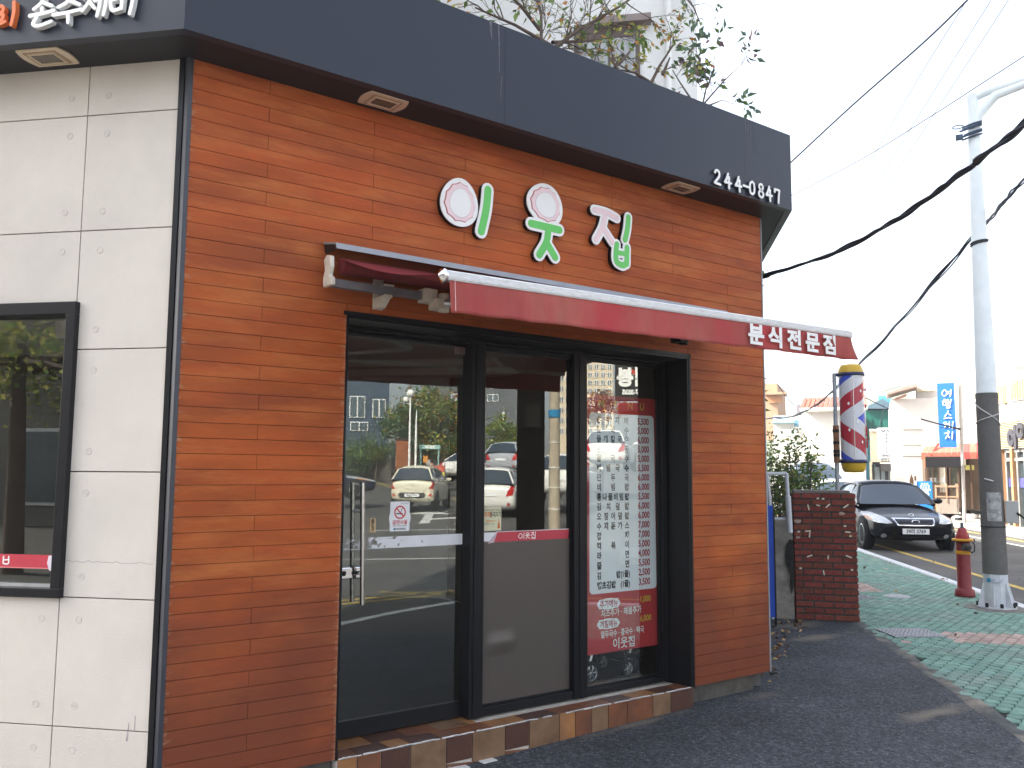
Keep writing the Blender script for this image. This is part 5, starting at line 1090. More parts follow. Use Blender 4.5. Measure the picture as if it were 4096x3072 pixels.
    for s in (1,-1):
        def rp_(i,k): q=full[i][k]; return Vector((q[0],q[1]*s,q[2]))
        i1=next(i for i in range(N) if C[i][2]>zmax-.10); i2=max(i for i in range(N) if C[i][2]>zmax-.10)
        pm.tube([rp_(j,1 if j==0 else 2)+Vector((0,.006*s,0)) for j in range(0,i1+1)],.030,6)
        pm.tube([rp_(j,2)+Vector((0,.004*s,.01)) for j in range(i1,i2+1)],.026,6)
        pm.tube([rp_(j,2)+Vector((0,.006*s,0)) for j in range(i2,N-1)]+[rp_(N-1,1)],.036,6)
        im=(i1+i2)//2; a_=rp_(im,0); b_=rp_(im,2); pm.tube([a_,b_],.028,5)
    pm.build("pillar",paint,t)
    # wheels
    for wx in P['wx']:
        for s in (1,-1):
            Mw=Matrix.Translation((-wx*L,s*(Wd-.10),P['wr']))@Matrix.Rotation(R(-90*s),4,'X'); r=P['wr']
            m=MB(); m.lathe([(0,.105),(r+.065,.105),(r+.065,.02),(0,.02)],28,0,Mw); m.build("wheel_arch",DARK,t)
            m=MB(); m.lathe([(r*.66,-.10),(r*.9,-.105),(r,-.07),(r,.09),(r*.93,.113),(r*.70,.112),(r*.66,.10)],28,0,Mw); w_=m.build("wheel",RUBBER,t)
            m=MB(); m.lathe([(r*.68,.108),(r*.62,.095),(r*.60,.06),(0,.06)],28,1,Mw); m.lathe([(0,.10),(r*.14,.098),(r*.16,.06)],12,0,Mw)
            for k in range(8):
                a=k*math.pi/4; m.add([Mw@Vector(v) for v in ((r*.1*math.cos(a+.4),r*.1*math.sin(a+.4),.095),(r*.1*math.cos(a-.4),r*.1*math.sin(a-.4),.095),(r*.66*math.cos(a-.16),r*.66*math.sin(a-.16),.102),(r*.66*math.cos(a+.16),r*.66*math.sin(a+.16),.102))],[(0,1,2,3)],0)
            m.lathe([(r*.60,.107),(r*.69,.110),(r*.69,.10)],28,0,Mw)
            m.build("rim",[mat("rim_alloy",(.5,.5,.52),.25,.7,var=0),DARK],w_)
    def patch(poly,m_,nm,d=(-1,0,0),x0=1.0,off=.006,parent=None,th=.004,rings_=5):
        c_=Vector((sum(p[0] for p in poly)/len(poly),sum(p[1] for p in poly)/len(poly))); dv=Vector(d)
        pts=[]
        fine=[]
        for i in range(len(poly)):
            a_,b_=Vector(poly[i]),Vector(poly[(i+1)%len(poly)])
            for k in range(4): fine.append(a_.lerp(b_,k/4))
        m=len(fine); out=[]
        for rgi in range(rings_+1):
            for p_ in fine:
                q_=c_+(p_-c_)*(rgi/rings_)
                o_=Vector((x0,q_.x,q_.y)); h=bvh.ray_cast(o_,dv)
                if h[0] is None:
                    h2=bvh.find_nearest(Vector((x0-1.2 if d[0]<0 else x0+1.2,q_.x,q_.y))); out.append(h2[0]+h2[1]*off)
                else: out.append(h[0]-dv*off+h[1]*off)
        mb_=MB(); mb_.add(out,[(rg*m+k,rg*m+(k+1)%m,(rg+1)*m+(k+1)%m,(rg+1)*m+k) for rg in range(rings_) for k in range(m)],0,True)
        return mb_.build(nm,m_,parent or t)
    M_HL=mat("headlight",(.50,.52,.55),.15,.3,var=.35,vs=16,spec=.9); M_TL=mat("tail_lamp",(.45,.02,.02),.15,var=.2,vs=12)
    if kind=='sedan':
        for s in (1,-1):
            patch([(s*.46,.60),(s*.56,.585),(s*.74,.60),(s*.86,.66),(s*.855,.76),(s*.80,.80),(s*.68,.79),(s*.55,.70)],M_HL,"headlight"); 
            patch([(s*.79,.63),(s*.85,.67),(s*.845,.73),(s*.80,.72)],mat("indicator",(.45,.22,.10),.3),"indicator",off=.010)
            patch([(s*.62+.055*math.cos(a),.335+.045*math.sin(a)) for a in [k*math.pi/5 for k in range(10)]],M_HL,"fog_lamp",off=.008)
        G=[(-.43,.70),(.43,.70),(.36,.555),(.30,.545),(-.30,.545),(-.36,.555)]; patch(G,CHROME,"grille_frame",off=.006)
        gr=patch([(-.385,.672),(.385,.672),(.325,.568),(-.325,.568)],DARK,"grille",off=.013)
        for zz_ in (.59,.612,.634,.656): patch([(-.37,zz_),(.37,zz_),(.37,zz_+.008),(-.37,zz_+.008)],mat("grille_bar",(.07,.075,.10),.3,.4),"grille_bar",off=.019,parent=gr,rings_=2)
        e1=MB(); 
        hq=bvh.ray_cast(Vector((1,0,.622)),Vector((-1,0,0)))[0]; ex=hq.x+.03
        for c0,zc,rx,rz,x_ in ((0,.622,.075,.040,ex),):
            e1.tube([(x_,rx*math.cos(k*.3),zc+rz*math.sin(k*.3)) for k in range(22)],.0105,6)
        e1.build("emblem",CHROME,t)
        hh=bvh.ray_cast(Vector((-.30,0,3)),Vector((0,0,-1)))[0]; e1=MB(); e1.tube([(hh.x+.02*0,.05*math.cos(k*.3),hh.z+.035+.028*math.sin(k*.3)) for k in range(22)],.007,6); e1.build("bonnet_emblem",CHROME,t)
        patch([(-.62,.27),(.62,.27),(.62,.36),(-.50,.40),(.50,.40),(-.62,.36)][:2]+[(.60,.345),(-.60,.345)],DARK,"lower_intake",off=.006)
        for s in (1,-1): patch([(s*.45,.285),(s*.75,.275),(s*.75,.29),(s*.45,.30)],CHROME,"lip_trim",off=.010,rings_=2)
    if rear or kind!='sedan':
        D=(1,0,0); X0=-L-1
        hz={'hatch':(.72,1.02),'suv':(.72,1.15),'sedan':(.68,.93)}[kind]
        for s in (1,-1):
            if kind=='sedan': pl_=[(s*.52,.74),(s*.78,.70),(s*.82,.88),(s*.62,.92),(s*.54,.90)]
            elif kind=='hatch': pl_=[(s*.60,.70),(s*.73,.69),(s*.77,.86),(s*.755,1.0),(s*.68,.98),(s*.70,.84)]
            else: pl_=[(s*.56,.74),(s*.78,.78),(s*.84,1.05),(s*.72,1.08),(s*.62,.92)]
            patch(pl_,M_TL,"tail_lamp",D,X0)
            if kind!='sedan': patch([(s*.60,.44),(s*.70,.44),(s*.70,.52),(s*.60,.53)],M_TL,"reflector",D,X0,rings_=2)
        if kind=='hatch': patch([(-.50,.48),(-.42,.38),(.42,.38),(.50,.48),(.42,.57),(-.42,.57)],mat("trim_grey",(.07,.07,.07),.6),"plate_recess",D,X0); 
        zc=.475 if kind=='hatch' else (.80 if kind!='sedan' else .62)
        h=bvh.ray_cast(Vector((X0,0,zc)),Vector(D)); xr=h[0].x-.02
        m=MB(); m.box(xr-.008,xr,-.26,.26,zc-.055,zc+.055); npl=m.build("number_plate",PAPER,t)
        if plate: m=MB(); Mt_=Matrix.Translation((xr-.010,0,0))@Matrix.Rotation(R(-90),4,'Z'); m.text(plate,0,zc-.032,.10,0,0,.86,'CENTER',bold=.002,M=Mt_); m.build("plate_lettering",INKB,npl)
        h=bvh.ray_cast(Vector((X0,0,zc+.27)),Vector(D))
        if kind=='hatch' and h[0]: m=MB(); m.tube([(h[0].x-.012,.055*math.cos(k*.3),.83+.03*math.sin(k*.3)) for k in range(22)],.008,5); m.build("emblem",CHROME,t); patch([(-.16,1.455),(.16,1.455),(.16,1.47),(-.16,1.47)],M_TL,"brake_lamp",D,X0-0,off=.3,rings_=1) if False else None
    elif plate:
        zc=.43; h=bvh.ray_cast(Vector((1,0,zc)),Vector((-1,0,0))); xr=h[0].x+.012
        m=MB(); m.box(xr,xr+.01,-.265,.265,zc-.058,zc+.058); npl=m.build("number_plate",PAPER,t,bevel=.004)
        m=MB(); Mt_=Matrix.Translation((xr+.0115,0,0))@Matrix.Rotation(R(90),4,'Z'); m.text(plate,0,zc-.034,.108,0,0,.86,'CENTER',bold=.0022,M=Mt_); m.build("plate_lettering",INKB,npl)
    for s in (1,-1):
        mx_=-P['cab'][0][0]*L-.30; m=MB(); c_=Vector((mx_,s*(Wd+.08),P['cab'][0][1]+.07)); m.lathe([(0,.10),(.06,.085),(.085,.02),(.085,-.03),(.06,-.05),(0,-.05)],12,0,Matrix.Translation(c_)@Matrix.Rotation(R(90),4,'Y')@Matrix.Diagonal((.75,1.25,1,1))); m.tube([c_+Vector((0,-.06*s,-.03)),c_+Vector((-.02,-.16*s,-.08))],.02,6); m.build("mirror",paint,t)
    return t
def paintm(n_,c,r=.22,coat=.6): return mat(n_,c,r,0,var=.02,vs=2,coat=coat)
P_BLK=mat("paint_black",(.003,.0035,.007),.16,0,var=0,spec=.32); P_WHT=paintm("paint_white",(.72,.71,.68)); P_NAVY=paintm("paint_navy",(.015,.02,.045)); P_SILV=paintm("paint_silver",(.36,.38,.42)); P_CREAM=paintm("paint_cream",(.66,.62,.49),.35,.3)
def carM(x,y,yaw,z=None): return Matrix.Translation((x,y,gz(x,y) if z is None else z))@Matrix.Rotation(yaw,4,'Z')
# black sedan facing the shop, nose towards -s
q=onz(3622,2196,-.18); yaw=R(225)
nose=q-SDIR*(-0.80)*-1 if False else q+(-SDIR)*(.165*4.85)
car("parked_car","glossy black sedan facing the viewer at the kerb with chrome grille","x" and carM(nose.x,nose.y,yaw),'sedan',P_BLK,"cars on the street",plate="39러 3769")
c2=tn(0,0); n0=(nose.x-nose.y)*SQ; t0=(nose.x+nose.y)*SQ
p_=tn(t0+5.4,n0+.05); car("parked_car","white sedan parked behind the black sedan, only roof and screen showing",carM(p_.x,p_.y,yaw),'sedan',P_WHT,"cars on the street")
p_=tn(t0+11.6,n0+.55); van=car("parked_car","tall silver van with dark blue screen, furthest back beyond the brick gatepost",carM(p_.x,p_.y,yaw),'suv',P_SILV,"cars on the street"); van.scale=(1.15,1.08,1.24)
# ================================================================== across the street
FS=fr(tn(30,13.0),(-SQ,-SQ))
def FE(t,n=6): return fr(tn(t,n),(math.sin(R(31)),-math.cos(R(31))))
def FV(px,py,d): q=at(px,py,d); r=ray(px-50,py); return fr((q.x,q.y,0),(r.y,-r.x))
def pbox(mb,M,px0,py0,px1,py1,ya,yb,mi=0,yref=0.0,local=True):
    a=loc(M,px0,(py0+py1)/2,yref); b=loc(M,px1,(py0+py1)/2,yref); c=loc(M,(px0+px1)/2,py0,yref); d=loc(M,(px0+px1)/2,py1,yref)
    mb.box(min(a.x,b.x),max(a.x,b.x),ya,yb,min(c.z,d.z),max(c.z,d.z),mi)
M_OFFW=mat("house_white",(.56,.55,.52),.85,var=.06,vs=.7,col2=(.48,.46,.42),c2s=.35,c2t=.6)
M_BEIGE=mat("house_beige",(.50,.44,.33),.85,var=.06,vs=.7); M_SALM=mat("house_salmon",(.45,.27,.17),.85,var=.06,vs=.7)
M_TEALW=mat("teal_tint_glass",(.02,.13,.10),.2,var=.3,vs=.8,spec=.2); M_CYAN=mat("house_cyan",(.09,.32,.36),.8,var=.06)
M_TIMB=mat("timber_brown",(.085,.052,.034),.7,var=.25,vs=5,stretch=(1,1,.2),island=.1); M_DKGL=mat("shopfront_glass",(.03,.04,.045),.15,var=.4,vs=.7,spec=.12)
# salmon far building
M=FE(62); b=thing("far_building","distant salmon coloured building with curved balcony, left of the red tiled house","building",M)
mb=MB(); pbox(mb,M,3062,1535,3112,1760,0,6); mb.build("wall",M_SALM,b)
mb=MB(); pbox(mb,M,3062,1574,3148,1583,-1.2,.2); mb.build("balcony_slab",M_SALM,b); mb=MB(); pbox(mb,M,3075,1586,3130,1612,-.2,.1); mb.build("balcony_wall",mat("salmon_deep",(.5,.24,.12),.8,var=.05),b)
# red tiled house
M=FE(46); h=thing("tiled_house","white house with pale red tiled roof and small blue gabled porch behind the shrub","house",M)
mb=MB(); pbox(mb,M,3215,1645,3460,2000,0,7,0); pbox(mb,M,3085,1655,3216,2000,1.5,7,0); mb.build("wall",M_OFFW,h)
a=loc(M,3203,1642);c=loc(M,3470,1640);d=loc(M,3210,1604,2.5); mb=MB()
N=14
for k in range(N):
    x0=a.x+(c.x-a.x)*k/N;x1=a.x+(c.x-a.x)*(k+1)/N-.05
    mb.prism([(-.5,a.z),(-.5,a.z+.12),(2.6,d.z+.2),(2.6,d.z+.05)],'x',x0,x1)
rf=mb.build("roof",mat("roof_tile_red",(.30,.10,.07),.8,var=.15,vs=4,island=.08),h)
mb=MB(); mb.tube([Vector((a.x,-.55,a.z)),Vector((c.x,-.55,a.z))],.09,8); mb.build("gutter",WHITE,h)
mb=MB(); pbox(mb,M,3176,1610,3190,1652,1.6,2.2); mb.build("chimney",mat("chimney_brick",(.22,.20,.22),.9,var=.2),h)
mb=MB(); pbox(mb,M,3163,1670,3192,1705,1.42,1.52); w_=mb.build("window",WHITE,h); mb=MB(); pbox(mb,M,3167,1674,3187,1702,1.38,1.425); mb.each("pane",mat("blue_glass",(.10,.22,.30),.1,var=.2),w_)
mb=MB(); q=loc(M,3128,1685); mb.prism([(q.x-.62,q.z-.05),(q.x,q.z+.35),(q.x+.62,q.z-.05)],'y',.4,1.5); mb.build("porch_gable",mat("porch_blue",(.30,.46,.52),.8,var=.1),h)
mb=MB()
for py in (1718,1726,1736,1746): p_=loc(M,3105,py);p2=loc(M,3196,py); mb.box(p_.x,p2.x,.3,.36,p_.z-.025,p_.z+.025)
mb.build("balcony_rail",mat("rail_grey",(.38,.42,.45),.6),h)
# teal glazed building
M=FE(52); h=thing("glazed_building","cyan building with dark green tinted upper windows right of the barber pole","building",M)
mb=MB(); pbox(mb,M,3448,1640,3566,2000,0,7,0); pbox(mb,M,3515,1578,3568,1640,1,6,0); mb.build("wall",M_CYAN,h)
mb=MB(); pbox(mb,M,3452,1644,3560,1758,-.12,.02); w_=mb.build("window",mat("teal_frame",(.01,.12,.085),.5,var=.05),h); mb=MB()
for x0,x1 in ((3455,3489),(3498,3524),(3530,3556)): pbox(mb,M,x0,1676,x1,1752,-.16,-.115)
mb.each("pane",M_TEALW,w_)
mb=MB(); q=loc(M,3450,1636);q2=loc(M,3570,1636); mb.prism([(q.x,q.z),((q.x+q2.x)/2+.3,q.z+.55),(q2.x,q.z+.15),(q2.x,q.z-.05)],'y',-.4,3); mb.build("roof",mat("roof_slate_blue",(.10,.16,.20),.7,var=.1),h)
# brick beauty shop
M=FE(40); h=thing("brick_shop","small cream brick shop with dark framed glass door under the white vertical sign","shop",M)
MBRK=mat("cream_brick",(.60,.53,.40),.85,var=.12,vs=3)
nn=MBRK.node_tree; bt=nn.nodes.new("ShaderNodeTexBrick"); bt.inputs["Scale"].default_value=3.2; bt.inputs["Mortar Size"].default_value=.012; bt.inputs["Color1"].default_value=(.40,.35,.26,1); bt.inputs["Color2"].default_value=(.33,.28,.20,1); bt.inputs["Mortar"].default_value=(.22,.2,.16,1)
tc=nn.nodes.new("ShaderNodeTexCoord"); mp=nn.nodes.new("ShaderNodeMapping"); mp.inputs["Rotation"].default_value=(R(90),0,0); nn.links.new(tc.outputs["Object"],mp.inputs[0]); nn.links.new(mp.outputs[0],bt.inputs["Vector"]); nn.links.new(bt.outputs["Color"],nn.nodes["Principled BSDF"].inputs["Base Color"])
mb=MB(); pbox(mb,M,3480,1722,3596,1848,0,5); pbox(mb,M,3480,1848,3492,2010,0,5); mb.build("wall",MBRK,h)
mb=MB(); pbox(mb,M,3478,1716,3598,1724,-.08,.3); mb.build("coping",WHITE,h)
mb=MB(); pbox(mb,M,3492,1850,3612,1858,-.3,.4); pbox(mb,M,3490,1858,3500,2010,-.06,.2); pbox(mb,M,3520,1858,3526,2010,-.06,.2); pbox(mb,M,3541,1858,3555,2010,-.06,.2); pbox(mb,M,3588,1858,3600,2010,-.06,.2); pbox(mb,M,3500,1858,3590,1868,-.05,.2); mb.build("door_frame",BLK,h)
mb=MB(); pbox(mb,M,3500,1868,3590,2010,.05,.12); mb.each("pane",mat("pale_glass",(.16,.19,.20),.2,var=.5,vs=.9,spec=.2),h)
mb=MB(); pbox(mb,M,3612,1880,3630,2000,-.5,2); pbox(mb,M,3600,1860,3612,2000,-.2,1); mb.build("side_wall",M_OFFW,h)
# beauty sign
M=FE(38.6); s=thing("hanging_sign","white vertical lightbox reading BEAUTY SHOP with lash marks beside a thin black post","sign",M)
def textpx(mb,M,body,px,py,h_px,y,mi=0,xs=1,al='CENTER',bold=.0):
    q=loc(M,px,py,0); sc=(loc(M,px,py-h_px,0)-q).z; mb.text(body,q.x,q.z,sc/.72,y,mi,xs,al,bold=bold*sc)
mb=MB(); pbox(mb,M,3509,1711,3575,1836,-.12,.12); mb.build("panel",mat("sign_white",(.40,.40,.43),.4,var=.03),s)
mb=MB()
for ch,py in zip("BEAUTY",(1743,1757,1771,1785,1799,1813)): textpx(mb,M,ch,3545.5,py,9,-.13,0,1,"CENTER",.05)
textpx(mb,M,"SHOP",3548,1827,10,-.13,0,1.05,"CENTER",.04)
for x0,x1 in ((3526,3540),(3549,3562)):
    a,b=loc(M,x0,1723),loc(M,x1,1723); mb.ribbon([(a.x,a.z+.02),((a.x+b.x)/2,a.z-.04),(b.x,a.z+.02)],.04,-.13,-.125)
mb.build("lettering",mat("ink_grey",(.03,.03,.05),.6,var=0),s)
mb=MB(); pbox(mb,M,3523,1834,3577,1846,-.14,.13); ft_=mb.build("footer",INKB,s); mb=MB(); textpx(mb,M,"속눈썹·눈썹·헤어라인",3550,1843,5,-.15,0,.9); mb.build("footer_lettering",LETTER,ft_)
mb=MB(); pbox(mb,M,3584,1716,3588,1846,-.05,.05); pbox(mb,M,3591,1704,3594,1860,-.05,.05); 
for py in (1742,1770,1812): pbox(mb,M,3574,py,3590,py+2,-.02,.02)
mb.each("post",BLK,s)
M=FE(38.2); s=thing("led_sign","blank dark grey LED panel below the white vertical sign","sign",M); mb=MB(); pbox(mb,M,3523,1854,3616,1885,-.12,.12); mb.build("screen",mat("led_grey",(.03,.028,.03),.7,var=.08),s); mb=MB(); pbox(mb,M,3520,1850,3618,1855,-.13,.13); pbox(mb,M,3614,1846,3617,1900,-.04,.04); mb.build("bracket",mat("bracket_tan",(.45,.42,.36),.6),s)
# big white house
M=FE(33); h=thing("white_house","large plain white rendered house with brown sloping eaves behind the blue sign","house",M)
mb=MB(); pbox(mb,M,3572,1590,3990,2040,0,7,0); pbox(mb,M,3665,1470,3990,1590,.5,7,0); pbox(mb,M,3688,1440,3990,1480,3,7,0); mb.build("wall",M_OFFW,h)
q=loc(M,3548,1586);q2=loc(M,3665,1553); mb=MB(); mb.prism([(q.x,q.z),(q2.x,q2.z),(q2.x,q2.z+.13),(q.x,q.z+.07)],'y',-.8,1.2); mb.build("eave",mat("eave_brown",(.34,.26,.22),.8,var=.2,vs=3),h)
q=loc(M,3580,1602);q2=loc(M,3625,1585); mb=MB(); mb.prism([(q.x,q.z),(q2.x,q2.z),(q2.x,q2.z+.07),(q.x,q.z+.07)],'y',-.3,.1); mb.build("lower_eave",mat("eave_pink",(.45,.26,.22),.8,var=.1),h)
mb=MB(); pbox(mb,M,3665,1549,3680,1563,.2,.49); mb.build("vent_box",M_BEIGE,h); mb=MB(); pbox(mb,M,3680,1549,3738,1562,.3,.49); mb.build("beige_panel",M_BEIGE,h)
mb=MB(); pbox(mb,M,3606,1776,3688,1779,-.03,.02); pbox(mb,M,3606,1714,3688,1717,-.06,.02); pbox(mb,M,3606,1820,3700,1823,-.03,.02); mb.build("string_course",mat("course_beige",(.50,.44,.36),.8,var=.1),h)
# house with the red awning
M=FE(30.5); h=thing("snack_bar","snack bar with timber and glass front and pale red awning behind the blue menu board","shop",M)
mb=MB(); pbox(mb,M,3705,1818,3925,2040,.4,3,0); mb.build("wall",mat("snack_wall",(.10,.072,.05),.8,var=.15,vs=2),h)
mb=MB()
for x0,x1 in ((3710,3718),(3732,3737),(3755,3760),(3785,3792),(3800,3806),(3836,3842),(3886,3893)): pbox(mb,M,x0,1822,x1,2035,.28,.42)
mb.each("timber_post",M_TIMB,h)
mb=MB()
for x0,x1 in ((3718,3732),(3737,3755),(3806,3836)): pbox(mb,M,x0,1842,x1,1985,.34,.41)
mb.each("pane",mat("snack_glass",(.14,.15,.11),.2,var=.6,vs=1.4,spec=.2),h)
mb=MB(); pbox(mb,M,3760,1830,3785,1970,.33,.40); pbox(mb,M,3845,1815,3866,1860,.30,.4); pbox(mb,M,3866,1860,3900,1880,.3,.4,1); mb.each("paper_notice",[mat("notice_pale",(.62,.60,.50),.6,var=.2,vs=3),mat("notice_yellow",(.55,.52,.16),.6,var=.1)],h)
mb=MB(); textpx(mb,M,"포미 포대",3751,1928,15,.32,0,.7,bold=.05); mb.build("window_lettering",LETTER,h)
a=loc(M,3684,1812,-1.3);b_=loc(M,3930,1808,-1.3);t1=loc(M,3700,1786,.3);t2=loc(M,3925,1770,.3)
mb=MB(); K=10
for k in range(K):
    u0,u1=k/K,(k+1)/K-.004; A1=a.lerp(b_,u0);A2=a.lerp(b_,u1);B1=t1.lerp(t2,u0);B2=t1.lerp(t2,u1)
    mb.add([A1,A2,B2,B1,A1-Vector((0,0,.22)),A2-Vector((0,0,.22))],[(0,1,2,3),(4,5,1,0)],k%2 if k>6 else 0)
mb.build("awning",[mat("awning_pale_red",(.36,.13,.09),.7,var=.12,vs=2),mat("awning_deep_red",(.50,.07,.06),.7,var=.1)],h)
mb=MB(); mb.tube([loc(M,3724,1822,-1.3),loc(M,3753,1776,-.2)],.04,6); mb.build("awning_strut",mat("strut_red",(.45,.05,.04),.5),h)
mb=MB(); pbox(mb,M,3700,1752,3715,1790,.4,2); pbox(mb,M,3840,1756,3925,1772,.6,2.5); mb.build("roof",M_OFFW,h)
mb=MB(); pbox(mb,M,3880,1725,3925,1758,1.5,1.55); mb.build("roof_trellis",mat("trellis_white",(.60,.66,.66),.7),h)
# timber and slat restaurant on the right
M=FS; h=thing("slat_restaurant","restaurant with cream horizontal slats, dark raised lettering and timber posts at the right edge","shop",M)
mb=MB(); q0=loc(M,3985,1990); xr=q0.x+16; z1=loc(M,4000,1689).z; z2=loc(M,4000,1602).z; z0=loc(M,4000,1797).z
mb.box(q0.x,xr,.15,7,-.1,z0,0); mb.box(q0.x-.1,xr,.0,7,z0,z1,0); mb.box(q0.x-.1,xr,.10,7,z1,z2,0); mb.build("wall",M_OFFW,h)
mb=MB(); ns_=17
for k in range(ns_):
    z=z0+(z1-z0)*k/ns_; mb.box(q0.x-.12,xr,-.06,.0,z+.02,z+(z1-z0)/ns_-.05)
mb.build("slat_cladding",mat("slat_cream",(.42,.37,.27),.7,var=.1,vs=2,island=.06),h)
mb=MB(); mb.box(q0.x-.13,xr,-.012,-.002,z0,z1); mb.build("slat_backing",mat("slat_back",(.30,.16,.08),.8,var=.1),h)
mb=MB(); xx=q0.x+.05
a=loc(M,3990,1900); b_=loc(M,4018,1900)
mb.box(a.x,b_.x-.25,-.05,.15,-.06,z0,0); c=loc(M,4050,1900); mb.box(c.x,c.x+.15,-.05,.15,-.06,z0,0); mb.each("timber_post",mat("post_oak",(.36,.20,.10),.7,var=.2,vs=4,stretch=(1,1,.2)),h)
mb=MB(); l0=loc(M,4020,1900).x; mb.box(l0,xr,.02,.12,z0-.12,z0,0)
for xk in (l0,loc(M,4064,1900).x,loc(M,4094,1900).x): mb.box(xk,xk+.10,.02,.12,-.06,z0)
zt=loc(M,4040,1845).z; mb.box(l0,xr,.02,.12,zt,zt+.1); mb.build("window_frame",mat("frame_pale",(.22,.22,.21),.5,.2),h)
mb=MB(); mb.box(l0,xr,.10,.145,-.06,z0-.1); mb.each("pane",M_DKGL,h)
mb=MB(); zb1=loc(M,4060,1950).z; zb2=loc(M,4060,1912).z; mb.box(l0+.1,xr,.06,.09,zb1,zb2); mb.build("blue_film",mat("film_blue",(.06,.06,.20),.4,var=.15),h)
mb=MB(); q=loc(M,4057,1745); s_=(loc(M,4057,1700)-loc(M,4057,1770)).z
mb.ribbon([(q.x+.30*s_*math.cos(k*.45),q.z-.05+.34*s_*math.sin(k*.45)) for k in range(15)],.15,-.07,-.12); mb.ribbon([(q.x+.62*s_,q.z+.42*s_),(q.x+.62*s_,q.z-.62*s_)],.16,-.07,-.122,0,None,False); mb.ribbon([(q.x+.36*s_,q.z),(q.x+.6*s_,q.z)],.13,-.07,-.124,0,None,False); mb.ribbon([(q.x+(1.3+.35*math.cos(k*.45))*s_,q.z+(.25+.3*math.sin(k*.45))*s_) for k in range(15)],.15,-.07,-.12)
mb.build("lettering",mat("letter_dark",(.05,.05,.06),.5),h)
mb=MB(); n_b=90; x0=loc(M,3976,1570).x; zf0=loc(M,4030,1601).z; zf1=loc(M,4030,1540).z
M_BAM=mat("bamboo",(.34,.28,.14),.7,var=.15,vs=3,island=.14); rnd=random.Random(8)
for k in range(n_b): x=x0+(xr-x0)*k/n_b; mb.box(x,x+(xr-x0)/n_b*.82,.0,.03,zf0-rnd.uniform(0,.1),zf1+rnd.uniform(-.04,.04))
mb.build("bamboo_screen",M_BAM,h)
mb=MB(); mb.box(x0,xr,.031,.09,zf0-.05,zf0+.03)
for k in range(5): x=x0+1.15*k; mb.box(x,x+.09,-.03,.09,zf0-.5,zf1+.15)
mb.build("screen_post",WHITE,h)
# block with salmon cornice behind
M=fr(tn(30,15.0),(-SQ,-SQ)); h=thing("terraced_block","tall white block with salmon cornice and bamboo screened roof terrace behind the lamp column","building",M)
a=loc(M,3835,1560); c=loc(M,4030,1300); zc=loc(M,4096,1482).z; mb=MB(); mb.box(a.x,a.x+30,.0,9,-.1,zc,0); zt=loc(M,4040,1285).z; mb.box(c.x,c.x+20,1.2,9,zc,zt,0); mb.build("wall",M_OFFW,h)
mb=MB(); za2=loc(M,3900,1555).z;mb.box(a.x-.1,a.x+30,-.22,.0,zc-.62,zc); mb.build("cornice",mat("cornice_salmon",(.30,.19,.145),.8,var=.08),h)
mb=MB(); nb=70; z1_=loc(M,4060,1290).z;z2_=loc(M,4060,1235).z
for k in range(nb): x=c.x+.08*k; mb.box(x,x+.065,1.15,1.19,z1_+rnd.uniform(-.1,0),z2_+rnd.uniform(-.05,.05))
mb.build("bamboo_screen",M_BAM,h)
mb=MB(); z3=loc(M,4060,1395).z; mb.box(c.x-.25,c.x+20,.9,1.2,z3-.12,z3+.12); mb.build("ledge",mat("ledge_brown",(.36,.16,.15),.8,var=.1),h)
# travel sign and LED board on a post
M=FV(3851,1700,27.5); s=thing("vertical_sign","bright blue vertical lightbox with white brush script standing on a steel post","sign",M)
mb=MB(); pbox(mb,M,3753,1533,3822,1789,-.1,.12); mb.build("panel",mat("sign_blue",(.02,.15,.50),.35,var=.04),s)
mb=MB(); pbox(mb,M,3822,1532,3829,1788,-.1,.12); mb.build("panel_edge",mat("edge_pale",(.66,.66,.62),.5),s)
mb=MB(); q=loc(M,3834,1532);q2=loc(M,3850,1900); mb.tube([(q2.x,.05,-.2),(q.x+.04,.05,q.z+.02)],.05,10); mb.each("post",mat("post_beige",(.46,.43,.40),.6,var=.1),s)
def glyph(mb,M,pts,w_px,y,k,sm=True):
    P=[loc(M,x,y_) for x,y_ in pts]; w_=w_px*27.5/F; mb.ribbon([(p.x,p.z) for p in P],w_,y,y-.02-.0006*k,0,None,sm)
Zs=lambda x,y:(3646+x/3.687,1480+y/3.687); mb=MB()
SK=[[(478,300),(450,345),(470,385),(505,378),(520,335),(495,300),(478,302)],[(520,330),(560,322)],[(522,358),(560,350)],[(580,295),(582,340),(570,392)],
[(480,438),(510,445)],[(455,468),(520,458)],[(485,470),(462,500),(475,525),(508,518),(512,485),(488,470)],[(540,440),(538,510)],[(582,440),(570,510)],[(540,475),(578,468)],[(545,530),(520,545),(530,565),(560,560),(566,538),(545,530)],
[(545,605),(520,650),(490,690)],[(530,635),(578,672)],[(482,720),(540,708),(592,712)],
[(475,785),(512,775),(500,830),(480,855)],[(485,812),(510,806)],[(520,805),(550,800)],[(558,770),(560,850)],[(610,765),(600,870)],
[(540,902),(555,915)],[(488,940),(550,930),(520,985),(505,1015)],[(530,965),(560,1000)],[(605,915),(600,1020)]]
for k,st_ in enumerate(SK): glyph(mb,M,[Zs(*p) for p in st_],3.6,-.1,k)
mb.build("lettering",LETTER,s)
M=FV(3851,1850,27.2); s=thing("led_sign","long blank black LED panel with orange edge below the blue vertical sign","sign",M)
mb=MB(); pbox(mb,M,3702,1827,3844,1870,-.12,.12); mb.build("screen",mat("led_black",(.014,.013,.016),.7,var=.06),s); mb=MB(); pbox(mb,M,3698,1826,3702,1871,-.121,.12); mb.build("edge",mat("led_edge",(.35,.15,.06),.6),s)
